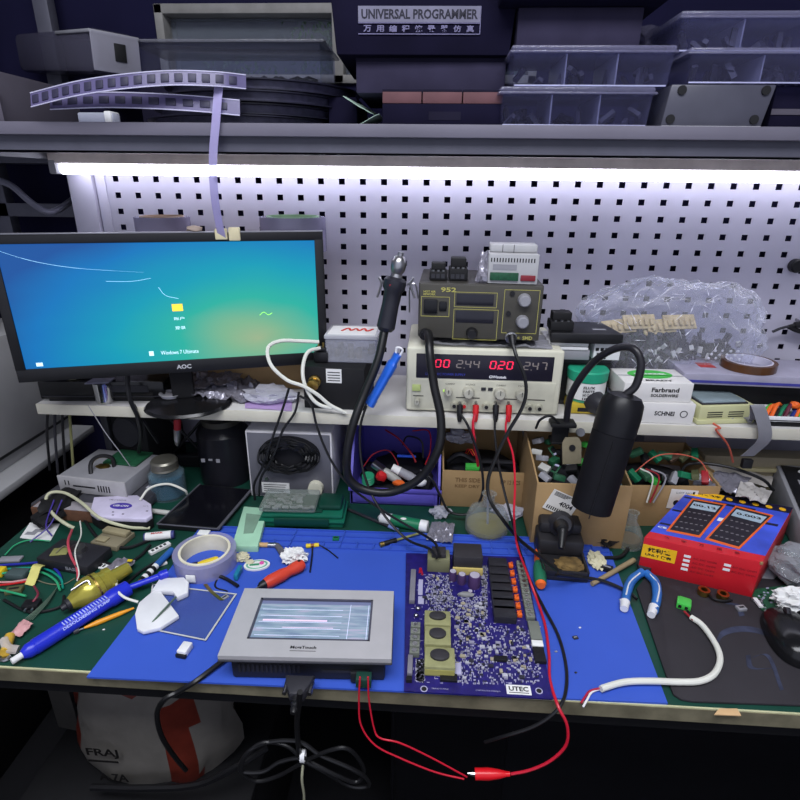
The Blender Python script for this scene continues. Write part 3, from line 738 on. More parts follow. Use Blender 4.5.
# clear box with red label
p = at(353, 357, y=-.17)
t = thing('clear_parts_box', 'clear plastic box with a red and white label on the black transformer box', 'box', (-.178, -.165, SZ+.087))
b = MB(clear('parts_box_wall', (190, 190, 195), .3, .15, edge=.5, bump=.2))
b.box(-.05, .05, -.04, -.038, 0, .05); b.box(-.05, .05, .038, .04, 0, .05); b.box(-.05, -.048, -.04, .04, 0, .05); b.box(.048, .05, -.04, .04, 0, .05); b.box(-.05, .05, -.04, .04, 0, .002); b.build('tray', t)
b = MB(clear('parts_box_lid', (200, 200, 205), .6)); b.box(-.052, .052, -.042, .042, .046, .054, .002); b.build('lid', t)
b = MB(PAPER); b.box(-.046, .046, -.036, .03, .0542, .0548); b.build('label', t)
b = MB(mat('red_print', (205, 60, 50), .7)); b.tube([(-.022, -.010, .0555), (-.012, .012, .0555), (-.004, -.006, .0555), (.004, .010, .0555), (.012, -.006, .0555), (.020, .012, .0555), (.028, -.008, .0555), (.038, .010, .0555)], .0028, 6, flat=.2); b.build('red_scrawl', t)
b = MB(mat('brass_parts', (150, 140, 110), .4, .6)); random.seed(2)
for k in range(9):
    q = Vector((random.uniform(-.035, .035), random.uniform(-.025, .02), .002)); b.cyl(q, q+Vector((0, 0, random.uniform(.012, .026))), .007, .006, 10)
b.build('stored_parts', t)
# ---- power supply
p, rz, wd = seat((405, 409), (561, 416), SZ)
PSX0, PSX1 = -.069, .222
t = thing('power_supply', 'cream bench power supply with four red digit readouts', 'power supply', ((PSX0+PSX1)/2, -.236, SZ))
W = (PSX1-PSX0)/2; H = .129
b = MB(CREAM); b.box(-W, W, .004, .19, .004, H, .006); b.build('case', t)
b = MB(CREAM); b.box(-W, W, 0, .012, .003, H+.002, .006, seg=3); b.build('front_frame', t)
b = MB(mat('panel_cream', (192, 190, 172), .5)); b.box(-W+.010, W-.010, -.0012, .002, .010, .068, .001); b.build('control_panel', t)
b = MB(mat('display_window_black', (34, 32, 44), .3)); b.box(-W+.018, W-.018, -.0014, .002, .071, H-.010, .002); b.build('display_window', t)
seg_red = mat('red_digit_glow', (215, 35, 70), .5, emit=1.3, var=0); seg_off = mat('dim_digit_grey', (120, 112, 110), .5, emit=.25, var=0)
SEG = {'0': 'abcdef', '1': 'bc', '2': 'abged', '4': 'fgbc', '7': 'abc'}
def digit(b, ch, x, z, w, h, th=.0016):
    pos = {'a': ((0, h), (w, h)), 'b': ((w, h), (w, h/2)), 'c': ((w, h/2), (w, 0)), 'd': ((0, 0), (w, 0)), 'e': ((0, 0), (0, h/2)), 'f': ((0, h/2), (0, h)), 'g': ((0, h/2), (w, h/2))}
    for k in SEG.get(ch, ''):
        (xa, za), (xb, zb) = pos[k]; sh = .0018
        xa += za/h*sh; xb += zb/h*sh
        if za == zb: b.box(x+xa+.0006, x+xb-.0006, -.0022, -.0014, z+za-th/2, z+za+th/2)
        else: b.box(x+min(xa, xb)-th/2, x+max(xa, xb)+th/2, -.0022, -.0014, z+min(za, zb)+.0006, z+max(za, zb)-.0006)
for k, (txt, m_, x) in enumerate((('00', seg_red, -.092), ('244', seg_off, -.050), ('020', seg_red, .012), ('247', seg_off, .074))):
    b = MB(m_)
    for j, ch in enumerate(txt): digit(b, ch, x+.0155*j-(0 if len(txt) < 3 else .002), .094, .0095, .014)
    if len(txt) == 3: b.box(x+.0115, x+.0130, -.0022, -.0014, .0925, .094)
    b.build('digit_readout', t, 'lit red digits' if m_ is seg_red else 'dim grey digits')
b = MB(mat('panel_print_blue', (60, 70, 170), .6)); b.text('LINEAR DC POWER SUPPLY', .075, .0045, TR(-.072, -.0016, .080) @ FRONT); b.build('blue_lettering', t)
b = MB(WINK); b.text('GWinstek', .033, .0055, TR(.026, -.0017, .0775) @ FRONT, True)
b.build('brand_lettering', t)
def knob(x, z, r, par, m_=None):
    b = MB(m_ or mat('knob_grey', (176, 174, 160), .4)); b.spin((x, -.001, z), (x, -.016, z), [(r, 0), (r*.96, .2), (r*.88, .85), (r*.7, 1), (0, 1)], 24)
    return b.build('knob', par)
for x, z, r in ((-.093, .047, .008), (-.055, .046, .0115), (.004, .046, .0115), (.044, .044, .0115), (-.128+.012, .028-.002, .006)): 
    k_ = knob(x+.028 if x > -.11 else x-.008, z, r, t)
    bb = MB(INK); bb.box((x+.028 if x > -.11 else x-.008)-.0006, (x+.028 if x > -.11 else x-.008)+.0006, -.0168, -.0158, z, z+r*.8); bb.build('pointer', k_)
b = MB(INK)
for (x0, x1, z) in ((-.05, -.005, .033), (.025, .075, .033), (.085, .118, .033), (-.132, -.112, .034)): b.box(x0, x1, -.0018, -.0012, z, z+.0016)
for (x, s_) in ((-.024, 'VOLTAGE'), (.034, 'CURRENT'), (.074, 'VOLTAGE'), (-.062, 'CURRENT')): b.text(s_, .018, .003, TR(x, -.0018, .061) @ FRONT)
b.build('panel_lettering', t)
b = MB(DARK)
for x in (.001, .014): b.box(x-.0045, x+.0045, -.0035, -.001, .050, .056, .0008)
b.build('mode_buttons', t)
b = MB(mat('power_button_green', (190, 205, 130), .4)); b.box(-.134, -.118, -.004, -.001, .045, .058, .001); b.build('power_button', t)
b = MB(mat('led_green', (170, 215, 90), .4, emit=.8)); b.cyl((-.048-.025, -.001, .047), (-.048-.025, -.003, .047), .0022, seg=10); b.build('indicator_light', t)
for x, c_ in ((-.053, None), (-.034, 'r'), (-.014, None), (.008, None), (.026, 'r'), (.09, None), (.108, None)):
    b = MB(mat('post_ring', (180, 178, 160), .35, .3)); b.spin((x, -.001, .019), (x, -.010, .019), [(.0078, 0), (.0078, .3), (.006, .4), (.006, 1), (0, 1)], 18); pb = b.build('binding_post', t)
    b = MB(RED if c_ else INK); b.cyl((x, -.0101, .019), (x, -.0116, .019), .0036, seg=12); b.build('post_socket', pb)
for x in (-.11, .11):
    for y in (.02, .17):
        b = MB(BLACKM); b.cyl((x, y, 0), (x, y, .005), .008, seg=12); b.build('foot', t)
PS = t
# rubbish film on top of the supply
b = MB(clear('grey_film', (150, 150, 155), .5, .2, bump=.5)); b.sheet((-.03, -.225, SZ+H+.003), (.20, -.228, SZ+H+.003), (.20, -.14, SZ+H+.004), (-.03, -.14, SZ+H+.004), 24, 10, .006, 40, seed=4)
b.build('plastic_film', None, 'grey crumpled film between the power supply and the soldering station', 'film')
# ---- hot air station
SBZ = SZ+H+.012
zt = at(418, 283, y=-.225).z
t = thing('rework_station', 'dark hot air rework station with two readouts on the power supply', 'soldering station', (.062, -.222, SBZ), R(-1.5))
W = .112; H2 = zt-SBZ
stm = mat('station_bronze_grey', (62, 60, 56), .45, .2, var=.12)
b = MB(stm); b.box(-W, W, .004, .17, .004, H2, .003); b.build('case', t)
b = MB(mat('station_panel', (68, 66, 60), .5)); b.box(-W+.002, W-.002, -.001, .005, .005, H2-.002, .0015); b.build('front_panel', t)
yl = mat('panel_print_yellow', (170, 165, 90), .6, var=0)
def frame_rect(b, x0, x1, z0, z1, y=-.0016, th=.0009):
    b.box(x0, x1, y, -.001, z0, z0+th); b.box(x0, x1, y, -.001, z1-th, z1); b.box(x0, x0+th, y, -.001, z0, z1); b.box(x1-th, x1, y, -.001, z0, z1)
k = H2/.13
b = MB(yl)
frame_rect(b, -.107, -.055, .055*k, .100*k); frame_rect(b, -.047, .030, .078*k, .112*k); frame_rect(b, -.047, .034, .004*k, .074*k); frame_rect(b, .042, .105, .022*k, .12*k)
b.text('HOT AIR', .022, .004, TR(-.092, -.0018, .111*k) @ FRONT, True); b.text('952', .028, .0085, TR(-.058, -.0018, .116*k) @ FRONT, True)
b.text('SMD', .018, .007, TR(.090, -.0018, .012*k) @ FRONT, True); b.text('C E', .012, .004, TR(.070, -.0018, .012*k) @ FRONT, True)
b.text('REWORK', .022, .004, TR(-.092, -.0018, .105*k) @ FRONT, True)
b.build('panel_lettering', t)
b = MB(mat('switch_black', (20, 20, 24), .3)); b.box(-.102, -.077, -.005, 0, .062*k, .094*k, .002, seg=2); b.build('rocker_switch', t)
b = MB(mat('switch_black', (20, 20, 24), .3)); b.box(-.074, -.060, -.004, 0, .068*k, .09*k, .002); b.build('rocker_switch', t)
b = MB(mat('lcd_off', (38, 38, 46), .2)); b.box(-.043, .024, -.0022, 0, .083*k, .108*k, .001); b.build('display', t)
b = MB(mat('lcd_off', (38, 38, 46), .2)); b.box(-.043, .026, -.0022, 0, .043*k, .070*k, .001); b.build('display', t)
for x, z, r, mm in ((.078, .098, .012, GREYP), (.078, .050, .012, GREYP), (-.012, .020, .011, BLACK)): knob(x, z*k, r, t, mm)
for x, z in ((.056, .112), (.052, .067)):
    b = MB(BLACK); b.cyl((x, 0, z*k), (x, -.004, z*k), .0045, seg=12); b.build('indicator_light', t)
for x in (-.098, .060):
    b = MB(STEEL if x > 0 else BLACK); b.spin((x, 0, .014*k), (x, -.012, .012*k), [(.011, 0), (.011, .5), (.009, .55), (.008, 1), (0, 1)], 18); b.build('hose_socket', t)
for x in (-.09, .09):
    for y in (.02, .15):
        b = MB(BLACKM); b.cyl((x, y, 0), (x, y, .0045), .008, seg=12); b.build('foot', t)
b = MB(STEEL)
b.tube([(-W-.016, .0, H2-.055), (-W-.016, 0, H2-.01), (-W-.006, .0, H2-.004), (-W, .002, H2-.03)], .0015, 6); b.build('gun_hook', t)
ST = t; STZ = SBZ+H2
# modules on top of the station
for i, (u, v, w_, h_) in enumerate(((438, 281, .032, .030), (458, 281, .034, .040))):
    p = at(u, v, y=-.19)
    t = thing('relay_socket', ['left black relay socket on top of the rework station', 'taller black relay socket on the station beside the grey module'][i], 'relay', (p.x, -.175, STZ+.0005), group='relay sockets on the station')
    b = MB(BLACKM); b.box(-w_/2, w_/2, -.022, .022, 0, h_*.55, .002); b.box(-w_/2+.003, w_/2-.003, -.014, .014, h_*.55, h_, .002); b.build('body', t)
    for q in range(3):
        b = MB(STEEL); b.cyl((-w_/2+.007+q*.009, -.018, h_*.55), (-w_/2+.007+q*.009, -.018, h_*.55+.002), .003, seg=10); b.build('screw', t)
        b = MB(DARK); b.box(-w_/2+.003+q*.009, -w_/2+.010+q*.009, -.0228, -.0218, .004, .012); b.build('terminal_slot', t)
t = thing('din_module', 'light grey module with green terminals on top of the rework station', 'module', (.118, -.195, STZ+.0005), R(-3))
gm_ = mat('module_grey', (170, 170, 172), .45, var=.06)
b = MB(gm_); b.prism([(-.022, 0), (.05, 0), (.05, .03), (.032, .052), (-.022, .052)], -.044, .044, Matrix(((0, 0, 1, 0), (1, 0, 0, 0), (0, 1, 0, 0), (0, 0, 0, 1))), .0015); b.build('body', t)
b = MB(DPCB); b.box(-.040, .010, -.026, -.022, .006, .020, .001)
b.build('terminal_block', t, 'green terminal block')
b = MB(mat('dark_red_terminal', (120, 35, 45), .5)); b.box(.014, .040, -.025, -.022, .006, .016, .001); b.build('terminal_block', t, 'dark red terminal block')
b = MB(INK)
for q in range(16): b.box(-.040+q*.005, -.038+q*.005, -.0226, -.022, .038, .045)
b.build('vents', t)
b = MB(GREYP); b.box(-.036, .006, -.0228, -.022, .0245, .034); b.build('label', t)
b = MB(gm_); b.box(-.042, .042, .0, .045, .0525, .066, .002); b.build('upper_block', t)
b = MB(INK); b.box(.0, .001, -.0005, 0, .052, .066); b.box(-.02, -.019, -.0005, 0, .053, .066); b.build('seam', t)
b = MB(foil); b.sheet((.052, -.205, STZ+.001), (.074, -.215, STZ+.001), (.076, -.17, STZ+.052), (.066, -.16, STZ+.045), 8, 12, .01, 50, seed=11)
b.build('antistatic_bag', None, 'bit of silver bag between the relays and the grey module', 'bag')
# things right of the station
t = thing('instrument_case', 'stack base of dark and white instruments right of the power supply', 'instrument', (.285, -.12, SZ))
b = MB(DARK); b.box(-.05, .045, -.05, .08, 0, .10, .003); b.build('body', t)
b = MB(BLACK); b.box(-.049, .044, -.0515, -.05, .01, .09); b.build('front_panel', t)
t = thing('white_module', 'slim white and grey module lying under the black box behind the green tub', 'module', (.245, -.15, SZ+.1005))
b = MB(GREYP); b.box(-.05, .035, -.04, .05, 0, .020, .002); b.build('body', t)
b = MB(WHITEP); b.box(-.04, .03, -.042, -.038, .020, .026, .001); b.box(-.04, .03, -.042, -.038, .028, .034, .001); b.box(-.045, .03, -.036, .05, .02, .034, .001); b.build('connector_strip', t)
t = thing('printed_carton', 'white carton edge printed with black blocks behind the green tub', 'box', (.318, -.155, SZ+.1005))
b = MB(WHITEP); b.box(-.03, .02, -.03, .04, 0, .032, .001); b.build('body', t)
b = MB(INK)
for q in range(5): b.box(-.027+q*.009, -.021+q*.009, -.0308, -.03, .018, .024)
b.box(-.024, -.006, -.0308, -.03, .002, .014); b.build('print', t)
t = thing('router_box', 'flat black box on the white module right of the rework station', 'box', (.275, -.15, SZ+.1355))
b = MB(BLACK); b.prism([(-.075, -.05), (.06, -.05), (.045, .05), (-.06, .05)], 0, .020, None, .003); b.build('body', t)
b = MB(GREYP); b.box(.01, .035, -.02, -.012, .0202, .0206); b.build('label', t)
t = thing('relay_socket', 'black relay socket on the flat black box right of the station', 'relay', (.222, -.17, SZ+.156), group='relay sockets on the station')
b = MB(BLACKM); b.box(-.022, .022, -.018, .018, 0, .018, .002); b.box(-.018, .018, -.010, .016, .018, .034, .002); b.build('body', t)
for q in range(3):
    b = MB(STEEL); b.cyl((-.013+q*.012, -.014, .018), (-.013+q*.012, -.014, .020), .003, seg=10); b.build('screw', t)
# green tub of flux with yellow base tin
p = at(581, 405, z=SZ)
t = thing('solder_tin', 'flat yellow tin under the green-lidded tub', 'tin', (p.x+.0, -.185, SZ))
b = MB(mat('mustard_tin', (190, 165, 50), .4)); b.box(-.035, .035, -.035, .035, 0, .022, .005); b.build('body', t)
b = MB(INK); b.box(-.02, .02, -.0356, -.035, .006, .014); b.build('print', t)
t = thing('flux_tub', 'white tub with a turquoise screw lid standing on the yellow tin', 'tub', (p.x, -.185, SZ+.0225))
b = MB(mat('tub_green', (70, 165, 130), .4)); b.lathe([(0, 0), (.034, 0), (.036, .046), (0, .046)], 32); b.build('body', t)
b = MB(PAPER); b.lathe([(.0362, .006), (.0364, .006), (.0366, .040), (.0364, .040)], 32, closed=True); b.build('label', t)
b = MB(INK)
for q in range(4): b.text(('FLUX', 'PASTE', 'NO CLEAN', '100G')[q], .022, .005, TR(-.004, -.0372, .033-.0075*q) @ FRONT, True)
b.build('label_lettering', t)
b = MB(mat('lid_turquoise', (40, 160, 125), .4)); b.lathe([(.0, .042), (.038, .042), (.039, .060), (.036, .063), (0, .063)], 36); b.build('lid', t)
# dark tool beside the tub
p = at(610, 400, z=SZ)
t = thing('computer_mouse', 'dark mouse-shaped device leaning between the tub and the white cartons', 'mouse', (.298, -.225, SZ+.001), rot=(0, R(0), R(20)))
b = MB(DARK); b.blob((0, .02, .024), .021, .042, .024, .02, 1, 3, 1, floor=0); b.build('body', t)
b = MB(RED); b.blob((-.004, -.004, .038), .004, .006, .003, .02, 1, 2, 1); b.build('red_button', t)
# white cartons
swh = mat('white_carton', (215, 213, 210), .6, var=.04)
pa, rz, wd = seat((611, 414), (687, 417), SZ)
t = thing('carton', 'white carton printed SCHI at the shelf edge, lower of the two', 'box', (pa.x+.004, -.25, SZ), R(-1), group='two white cartons')
b = MB(swh); b.box(-.068, .062, 0, .09, 0, .040, .001); b.build('body', t)
b = MB(INK); b.text('SCHNEI', .036, .009, TR(.008, -.0006, .020) @ FRONT, True); b.lathe([(.007, 0), (.0055, 0), (.0055, .0004), (.007, .0004)], 20, TR(.043, -.0002, .020) @ FRONT, closed=True); b.build('lettering', t)
t = thing('carton', 'white carton with a green oval on its lid stacked on the other white carton', 'box', (pa.x-.004, -.245, SZ+.0405), R(1.5), group='two white cartons')
b = MB(swh); b.box(-.064, .062, 0, .085, 0, .037, .001); b.build('body', t)
b = MB(mat('carton_green', (70, 180, 75), .6)); b.lathe([(0, 0), (.042, 0), (.042, .0006), (0, .0006)], 32, TR(.0, .05, .037) @ Matrix.Diagonal((1, .6, 1, 1))); b.build('green_mark', t)
b = MB(WINK); b.text('SCHNEIDER', .06, .008, TR(.0, .05, .0382), True); b.build('white_lettering', t)
b = MB(INK); b.text('BRADY', .05, .008, TR(.004, .014, .0376), True); b.text('Farbrand', .05, .009, TR(.012, -.0006, .024) @ FRONT, True); b.text('SOLDERWIRE', .05, .006, TR(.012, -.0006, .013) @ FRONT, True); b.build('lettering', t)
b = MB(GREYP); b.box(-.064, .062, .040, .043, .0372, .0376); b.build('lid_seam', t)
# beige module with a grey screen
p, rz, wd = seat((690, 417), (746, 413), SZ)
t = thing('display_module', 'beige module with a grey screen and vents right of the white cartons', 'module', (p.x-.008, -.240, SZ), rz=R(9))
bm_ = mat('beige_module', (190, 190, 145), .5, var=.06)
b = MB(bm_); b.box(-.054, .054, 0, .095, .004, .036, .003); b.box(-.057, .057, -.004, .02, 0, .009, .002); b.build('case', t)
b = MB(mat('grey_screen', (130, 145, 150), .25)); b.box(-.046, .040, .008, .088, .036, .042, .002); b.build('screen', t)
b = MB(DARK); b.box(-.049, .043, .005, .091, .036, .039, .001); b.build('screen_frame', t)
b = MB(RED); b.box(.002, .020, .074, .084, .042, .0435, .001); b.build('red_button', t)
b = MB(INK)
for x0 in (-.038, .004):
    for q in range(3): b.box(x0, x0+.030, -.0006, 0, .013+q*.0045, .0148+q*.0045)
b.build('vents', t)
# flat pale instrument with kapton tape roll
t = thing('flat_instrument', 'flat lavender-white boxed book lying at the right end of the shelf', 'box', (.615, -.165, SZ+.062), R(-2))
b = MB(mat('pale_box', (150, 147, 165), .5)); b.box(-.155, .22, -.04, .075, 0, .022, .002); b.build('body', t)
b = MB(mat('print_blue', (60, 60, 140), .6)); b.box(-.15, .21, -.0408, -.04, .004, .009); b.text('LED', .03, .012, TR(.14, -.01, .0224), True); b.build('blue_print', t)
b = MB(mat('print_red', (170, 60, 60), .6)); b.box(-.11, -.08, .0, .03, .0222, .0226); b.build('red_print', t)
t = thing('support_box', 'dark box carrying the flat pale box at the right end of the shelf', 'box', (.60, -.12, SZ))
b = MB(BLACKM); b.box(-.13, .22, -.06, .06, 0, .0615, .001); b.build('body', t)
b = MB(DARK); b.box(-.13, .22, -.061, -.06, .054, .059); b.build('rim', t)
p = at(752, 372, z=SZ+.0585)
t = thing('tape_roll', 'amber polyimide tape roll on top of the flat pale box', 'tape', (.597, -.155, SZ+.0845))
b = MB(mat('amber_tape', (84, 54, 32), .2, var=.2)); b.lathe([(.041, 0), (.049, 0), (.049, .015), (.041, .015)], 44, closed=True); b.build('wound_tape', t)
b = MB(mat('roll_core_pale', (190, 188, 205), .6)); b.lathe([(.0385, -.0), (.0412, -.0), (.0412, .0155), (.0385, .0155)], 44, closed=True); b.build('core', t)
# tray of coloured wires
p, rz, wd = seat((752, 409), (820, 412), SZ)
t = thing('parts_tray', 'shallow white tray holding coloured wires at the right end of the shelf', 'tray', (.695, -.252, SZ))
b = MB(WHITEP); b.box(-.11, .12, 0, .06, .012, .015); b.box(-.11, .12, 0, .002, .012, .022, .0008); b.box(-.11, -.108, 0, .06, .012, .022); b.box(-.11, .12, .058, .06, .012, .022); b.build('tray', t)
b = MB(BLACKM); b.box(-.10, .11, .006, .055, 0, .012, .001); b.build('base', t)
random.seed(4)
cols = [ORANGE, LIME, mat('dark_red', (150, 30, 40), .5), BLACKM, GREEN, mat('maroon', (90, 30, 50), .5), mat('deep_blue', (40, 50, 120), .5)]
for i in range(14):
    x = .60+.008*i+random.uniform(-.004, .004); c = cols[i % 7] if i > 2 else (LIME, ORANGE, ORANGE)[i]
    b = MB(c); b.tube([(x-.004, -.243, SZ+.0185), (x+.008, -.232, SZ+.028+.005*(i % 3)), (x+.026, -.215, SZ+.030), (x+.036, -.202, SZ+.0185)], .0036, 6, 4)
    b.build('wire_piece', None, ['bright green', 'orange', 'second orange', 'black', 'dark green', 'maroon', 'deep blue', 'brighter orange', 'pale green', 'dark red', 'dull black', 'grass green', 'wine red', 'navy blue'][i]+' wire piece in the white tray', 'wire', 'wire pieces in the white tray')
b = MB(ORANGE); b.blob((.655, -.232, SZ+.038), .009, .009, .007, .1, 2, 2, 3); b.build('wire_nut', None, 'round orange wire nut lying on the wires in the tray', 'connector')
# coiled grey cable
b = MB(GREYP); b.tube([(.545, -.235, SZ+.006), (.552, -.225, SZ+.022), (.572, -.222, SZ+.026), (.582, -.232, SZ+.015), (.575, -.24, SZ+.005)], .005, 8); b.build('grey_cable', None, 'short grey cable curl left of the white tray', 'cable')
# flat ribbon cable hanging over the shelf edge
b = MB(mat('ribbon_grey', (130, 130, 136), .5, var=.1))
b.ribbon([(.575, -.215, SZ+.012), (.58, -.25, SZ+.014), at(757, 405, y=-.268), at(764, 425, y=-.272), at(764, 440, y=-.268), at(752, 452, y=-.255), at(747, 456, y=-.25)], (1, .0, .05), .024, .001, 8)
b.build('ribbon_cable', None, 'grey flat ribbon cable hanging over the shelf edge at the right', 'cable')
b = MB(mat('dusky_red_wire', (190, 90, 70), .5)); b.tube([(.50, -.23, SZ+.004), (.513, -.262, SZ+.0), at(716, 430, y=-.265), at(728, 445, y=-.255), at(733, 462, y=-.235)], .002, 6)
b.build('thin_wire', None, 'thin reddish wire dangling from the shelf below the beige module', 'wire')
# dotted bag
b = MB(BLACKM); b.blob((.56, -.10, SZ+.100), .035, .02, .018, .15, 3, 3, 4)
for i in range(14):
    a = i*.8; b.use(WINK); b.blob((.535+.005*i+.0*a, -.125+.002*(i % 2), SZ+.092+.008*(i % 3)), .003, .002, .003, 0, 1, 1)
b.build('dotted_pouch', None, 'black pouch with white dots behind the amber tape roll', 'pouch')
# big bag of boards
t = thing('plastic_bag', 'big clear plastic bag stuffed with boards and parts against the pegboard', 'bag', (.462, -.082, SZ))
bagm = clear('bag_film', (222, 222, 228), .12, .08, edge=.55, bump=1, bscale=45)
b = MB(bagm)
bm2 = bmesh.new(); bmesh.ops.create_icosphere(bm2, subdivisions=5, radius=1)
for v in bm2.verts:
    q = v.co.copy(); f1 = noise.fractal(q*2.2+Vector((3, 1, 0)), .9, 2.1, 5)
    f2 = 1-abs(noise.noise(q*5+Vector((9, 2, 4))))*2
    vd = noise.voronoi(q*2.6+Vector((5, 1, 2)))[0]
    k = 1+.10*f1+.05*f2-.16*min(vd[1]-vd[0], .6)+.05
    sq = (abs(q.x)**3+abs(q.z)**3+abs(q.y)**3)**(-1/3) if q.length else 1
    v.co = Vector((q.x*k*sq*.172, q.y*k*sq*.062, .10+q.z*k*sq*.132))
    if v.co.z < .001: v.co.z = .001
    if v.co.y > .068: v.co.y = .068
sv = [v.co.copy() for v in bm2.verts if v.co.y < .0 and v.co.z > .02]
b._bm(bm2); b.build('film', t)
random.seed(31); b = MB(mat('film_crease_highlight', (225, 225, 240), .12))  # pale opaque strands, painted glints along the creases of the film
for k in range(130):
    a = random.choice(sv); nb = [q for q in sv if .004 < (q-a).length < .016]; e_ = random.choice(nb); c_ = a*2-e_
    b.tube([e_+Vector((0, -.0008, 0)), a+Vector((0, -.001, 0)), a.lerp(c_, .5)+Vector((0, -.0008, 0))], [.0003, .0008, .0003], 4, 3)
tag(b.build('film_crease_glints', t), kind='stuff')
random.seed(11)
tanm = mat('tan_boards', (190, 170, 125), .6, var=.3, scale=90)
for i in range(4):
    b = MB(tanm); M_ = TR(-.10+.042*i, -.0+.004*i, .142+.010*(i % 2)) @ Euler((.9, -.12+.1*(i % 2), .15)).to_matrix().to_4x4(); b.box(-.034, .034, -.016, .016, -.002, .002, .0005, M_)
    for k in range(5): b.box(-.028+.012*k, -.022+.012*k, -.01, .004, .002, .008, .001, M_)
    b.build('tan_board', t)
b = MB(mat('dark_parts', (52, 50, 66), .5, var=.4, scale=60))
for k in range(330):
    q = Vector((random.gauss(-.02, .06), random.uniform(-.035, .03), random.uniform(.02, .128)))
    if abs(q.x) > .12: continue
    M_ = TR(q) @ Euler((random.uniform(0, 3), random.uniform(0, 3), random.uniform(0, 3))).to_matrix().to_4x4()
    b.box(-.012, .012, -.005, .005, -.004, .004, 0, M_)
tag(b.build('dark_parts', t), kind='stuff')
b = MB(mat('pale_parts', (190, 190, 185), .4, var=.2, scale=60))
for k in range(26):
    q = Vector((random.gauss(.0, .07), random.uniform(-.045, -.02), random.uniform(.03, .125)))
    M_ = TR(q) @ Euler((random.uniform(0, 3), random.uniform(0, 3), random.uniform(0, 3))).to_matrix().to_4x4()
    b.box(-.006, .006, -.004, .004, -.002, .002, 0, M_)
tag(b.build('pale_parts', t), kind='stuff')
t = thing('plastic_bag', 'small dull clear bag beside the big bag near the right shelf end', 'bag', (.62, -.07, SZ))
b = MB(foil2); b.blob((0, 0, .045), .05, .03, .042, .3, 2.5, 3, 6, floor=0); b.build('film', t)
b = MB(mat('olive_parts', (110, 110, 90), .6, var=.4, scale=60)); b.blob((0, 0, .03), .03, .015, .02, .3, 3, 2, 2); b.build('contents', t)
# small tools on the pegboard at the right
for i, (u, v, lab) in enumerate(((797, 266, 'dark round magnet on the pegboard near the right edge'),)):
    p = at(u, v, y=-.01)
    t = thing('magnet_hook', lab, 'hook', (p.x, -.001, p.z)); b = MB(BLACK); b.spin((0, 0, 0), (0, -.014, 0), [(.014, 0), (.014, .8), (.011, 1), (0, 1)]); b.build('body', t)
p = at(790, 322, y=-.03)
t = thing('pliers', 'black handled tool hanging on the pegboard at the right edge', 'pliers', (p.x, -.03, p.z-.01))
b = MB(BLACK); b.tube([(0, 0, 0), (.015, 0, .004), (.04, 0, .006), (.08, 0, .0)], [.004, .007, .010, .009], 10); b.build('handle', t)
b = MB(BLACK); b.tube([(0, 0, .0), (.02, 0, -.008), (.05, 0, -.014), (.08, 0, -.016)], .005, 10); b.build('lower_handle', t)
b = MB(DARK); b.tube([(.005, 0, .002), (-.015, 0, -.004), (-.03, 0, -.012)], .003, 8); b.build('jaw', t)
b = MB(STEEL); b.tube([(.03, .03, .01), (.03, 0, .008), (.03, 0, .0)], .002, 6); b.build('peg_hook', t)
# ---------------------------------------------------------------- mats on the bench
bl = mat('blue_silicone_mat', (54, 86, 186), .55, var=.08, scale=5, dirt=(46, 70, 150), dscale=9, dth=.66)
t = thing('repair_mat', 'bright blue silicone repair mat with a moulded tray strip along its back', 'mat', (0, 0, BZ+.0005))
b = MB(bl); b.prism([(-.468, -.702), (.292, -.690), (.309, -.40), (-.452, -.412)], 0, .003)
b.build('work_surface', t)
b = MB(bl); b.prism([(-.452, -.412), (.309, -.40), (.312, -.345), (-.449, -.357)], 0, .003)
def mx(s, q): return (-.452+.761*s+.003*q, -.412+.012*s+.055*q)
def bar(s0, q0, s1, q1, w=.0012):
    p, q = Vector(mx(s0, q0)), Vector(mx(s1, q1)); d = (q-p).normalized(); n = Vector((-d.y, d.x))*w
    b.prism([tuple(p-n), tuple(q-n), tuple(q+n), tuple(p+n)], .0028, .0062)
bar(0, .03, 1, .03); bar(0, .97, 1, .97); bar(0, .33, .995, .33, .0009)
random.seed(12)
for i in range(26): bar(i/25, .03, i/25, .33 if i % 3 else .97)
for i in range(0, 24, 3): bar(i/25, .66, (i+3)/25, .66, .0008)
b.build('tray_strip', t)
pd = mat('black_mouse_pad', (44, 41, 46), .75, var=.2, scale=12, dirt=(58, 58, 66), dscale=10, dth=.58)
t = thing('desk_pad', 'scuffed black rubber desk pad with faint blue print at the right', 'mat', (.5, -.55, BZ+.0005))
cor = [at(u, v, z=BZ+.0005) for u, v in ((636, 590), (668, 684), (673, 696), (681, 701), (692, 703), (830, 708))]
pts = [(p.x-.5, p.y+.55) for p in cor]+[(.42, .09), (-.13, .13)]
b = MB(pd); b.prism(pts, 0, .004, bev=.0012); b.build('pad', t)
fb = mat('faded_blue_print', (50, 55, 76), .8, var=.5, scale=60)
b = wmb(t, fb)
zc = BZ+.0046
def onz(L, z=zc): return [at(u, v, z=z) for u, v in L]
b.ribbon(onz([(716, 648), (722, 634), (740, 629), (762, 632), (785, 645), (800, 668)]), (.3, 1, 0), .012, .0004)
b.ribbon(onz([(748, 655), (752, 668), (775, 668)]), (1, .3, 0), .008, .0004); b.ribbon(onz([(750, 658), (768, 656), (782, 690)]), (1, .3, 0), .006, .0004)
b.ribbon(onz([(728, 603), (738, 606), (742, 616)]), (1, .3, 0), .01, .0004)
b.build('faded_print', t)

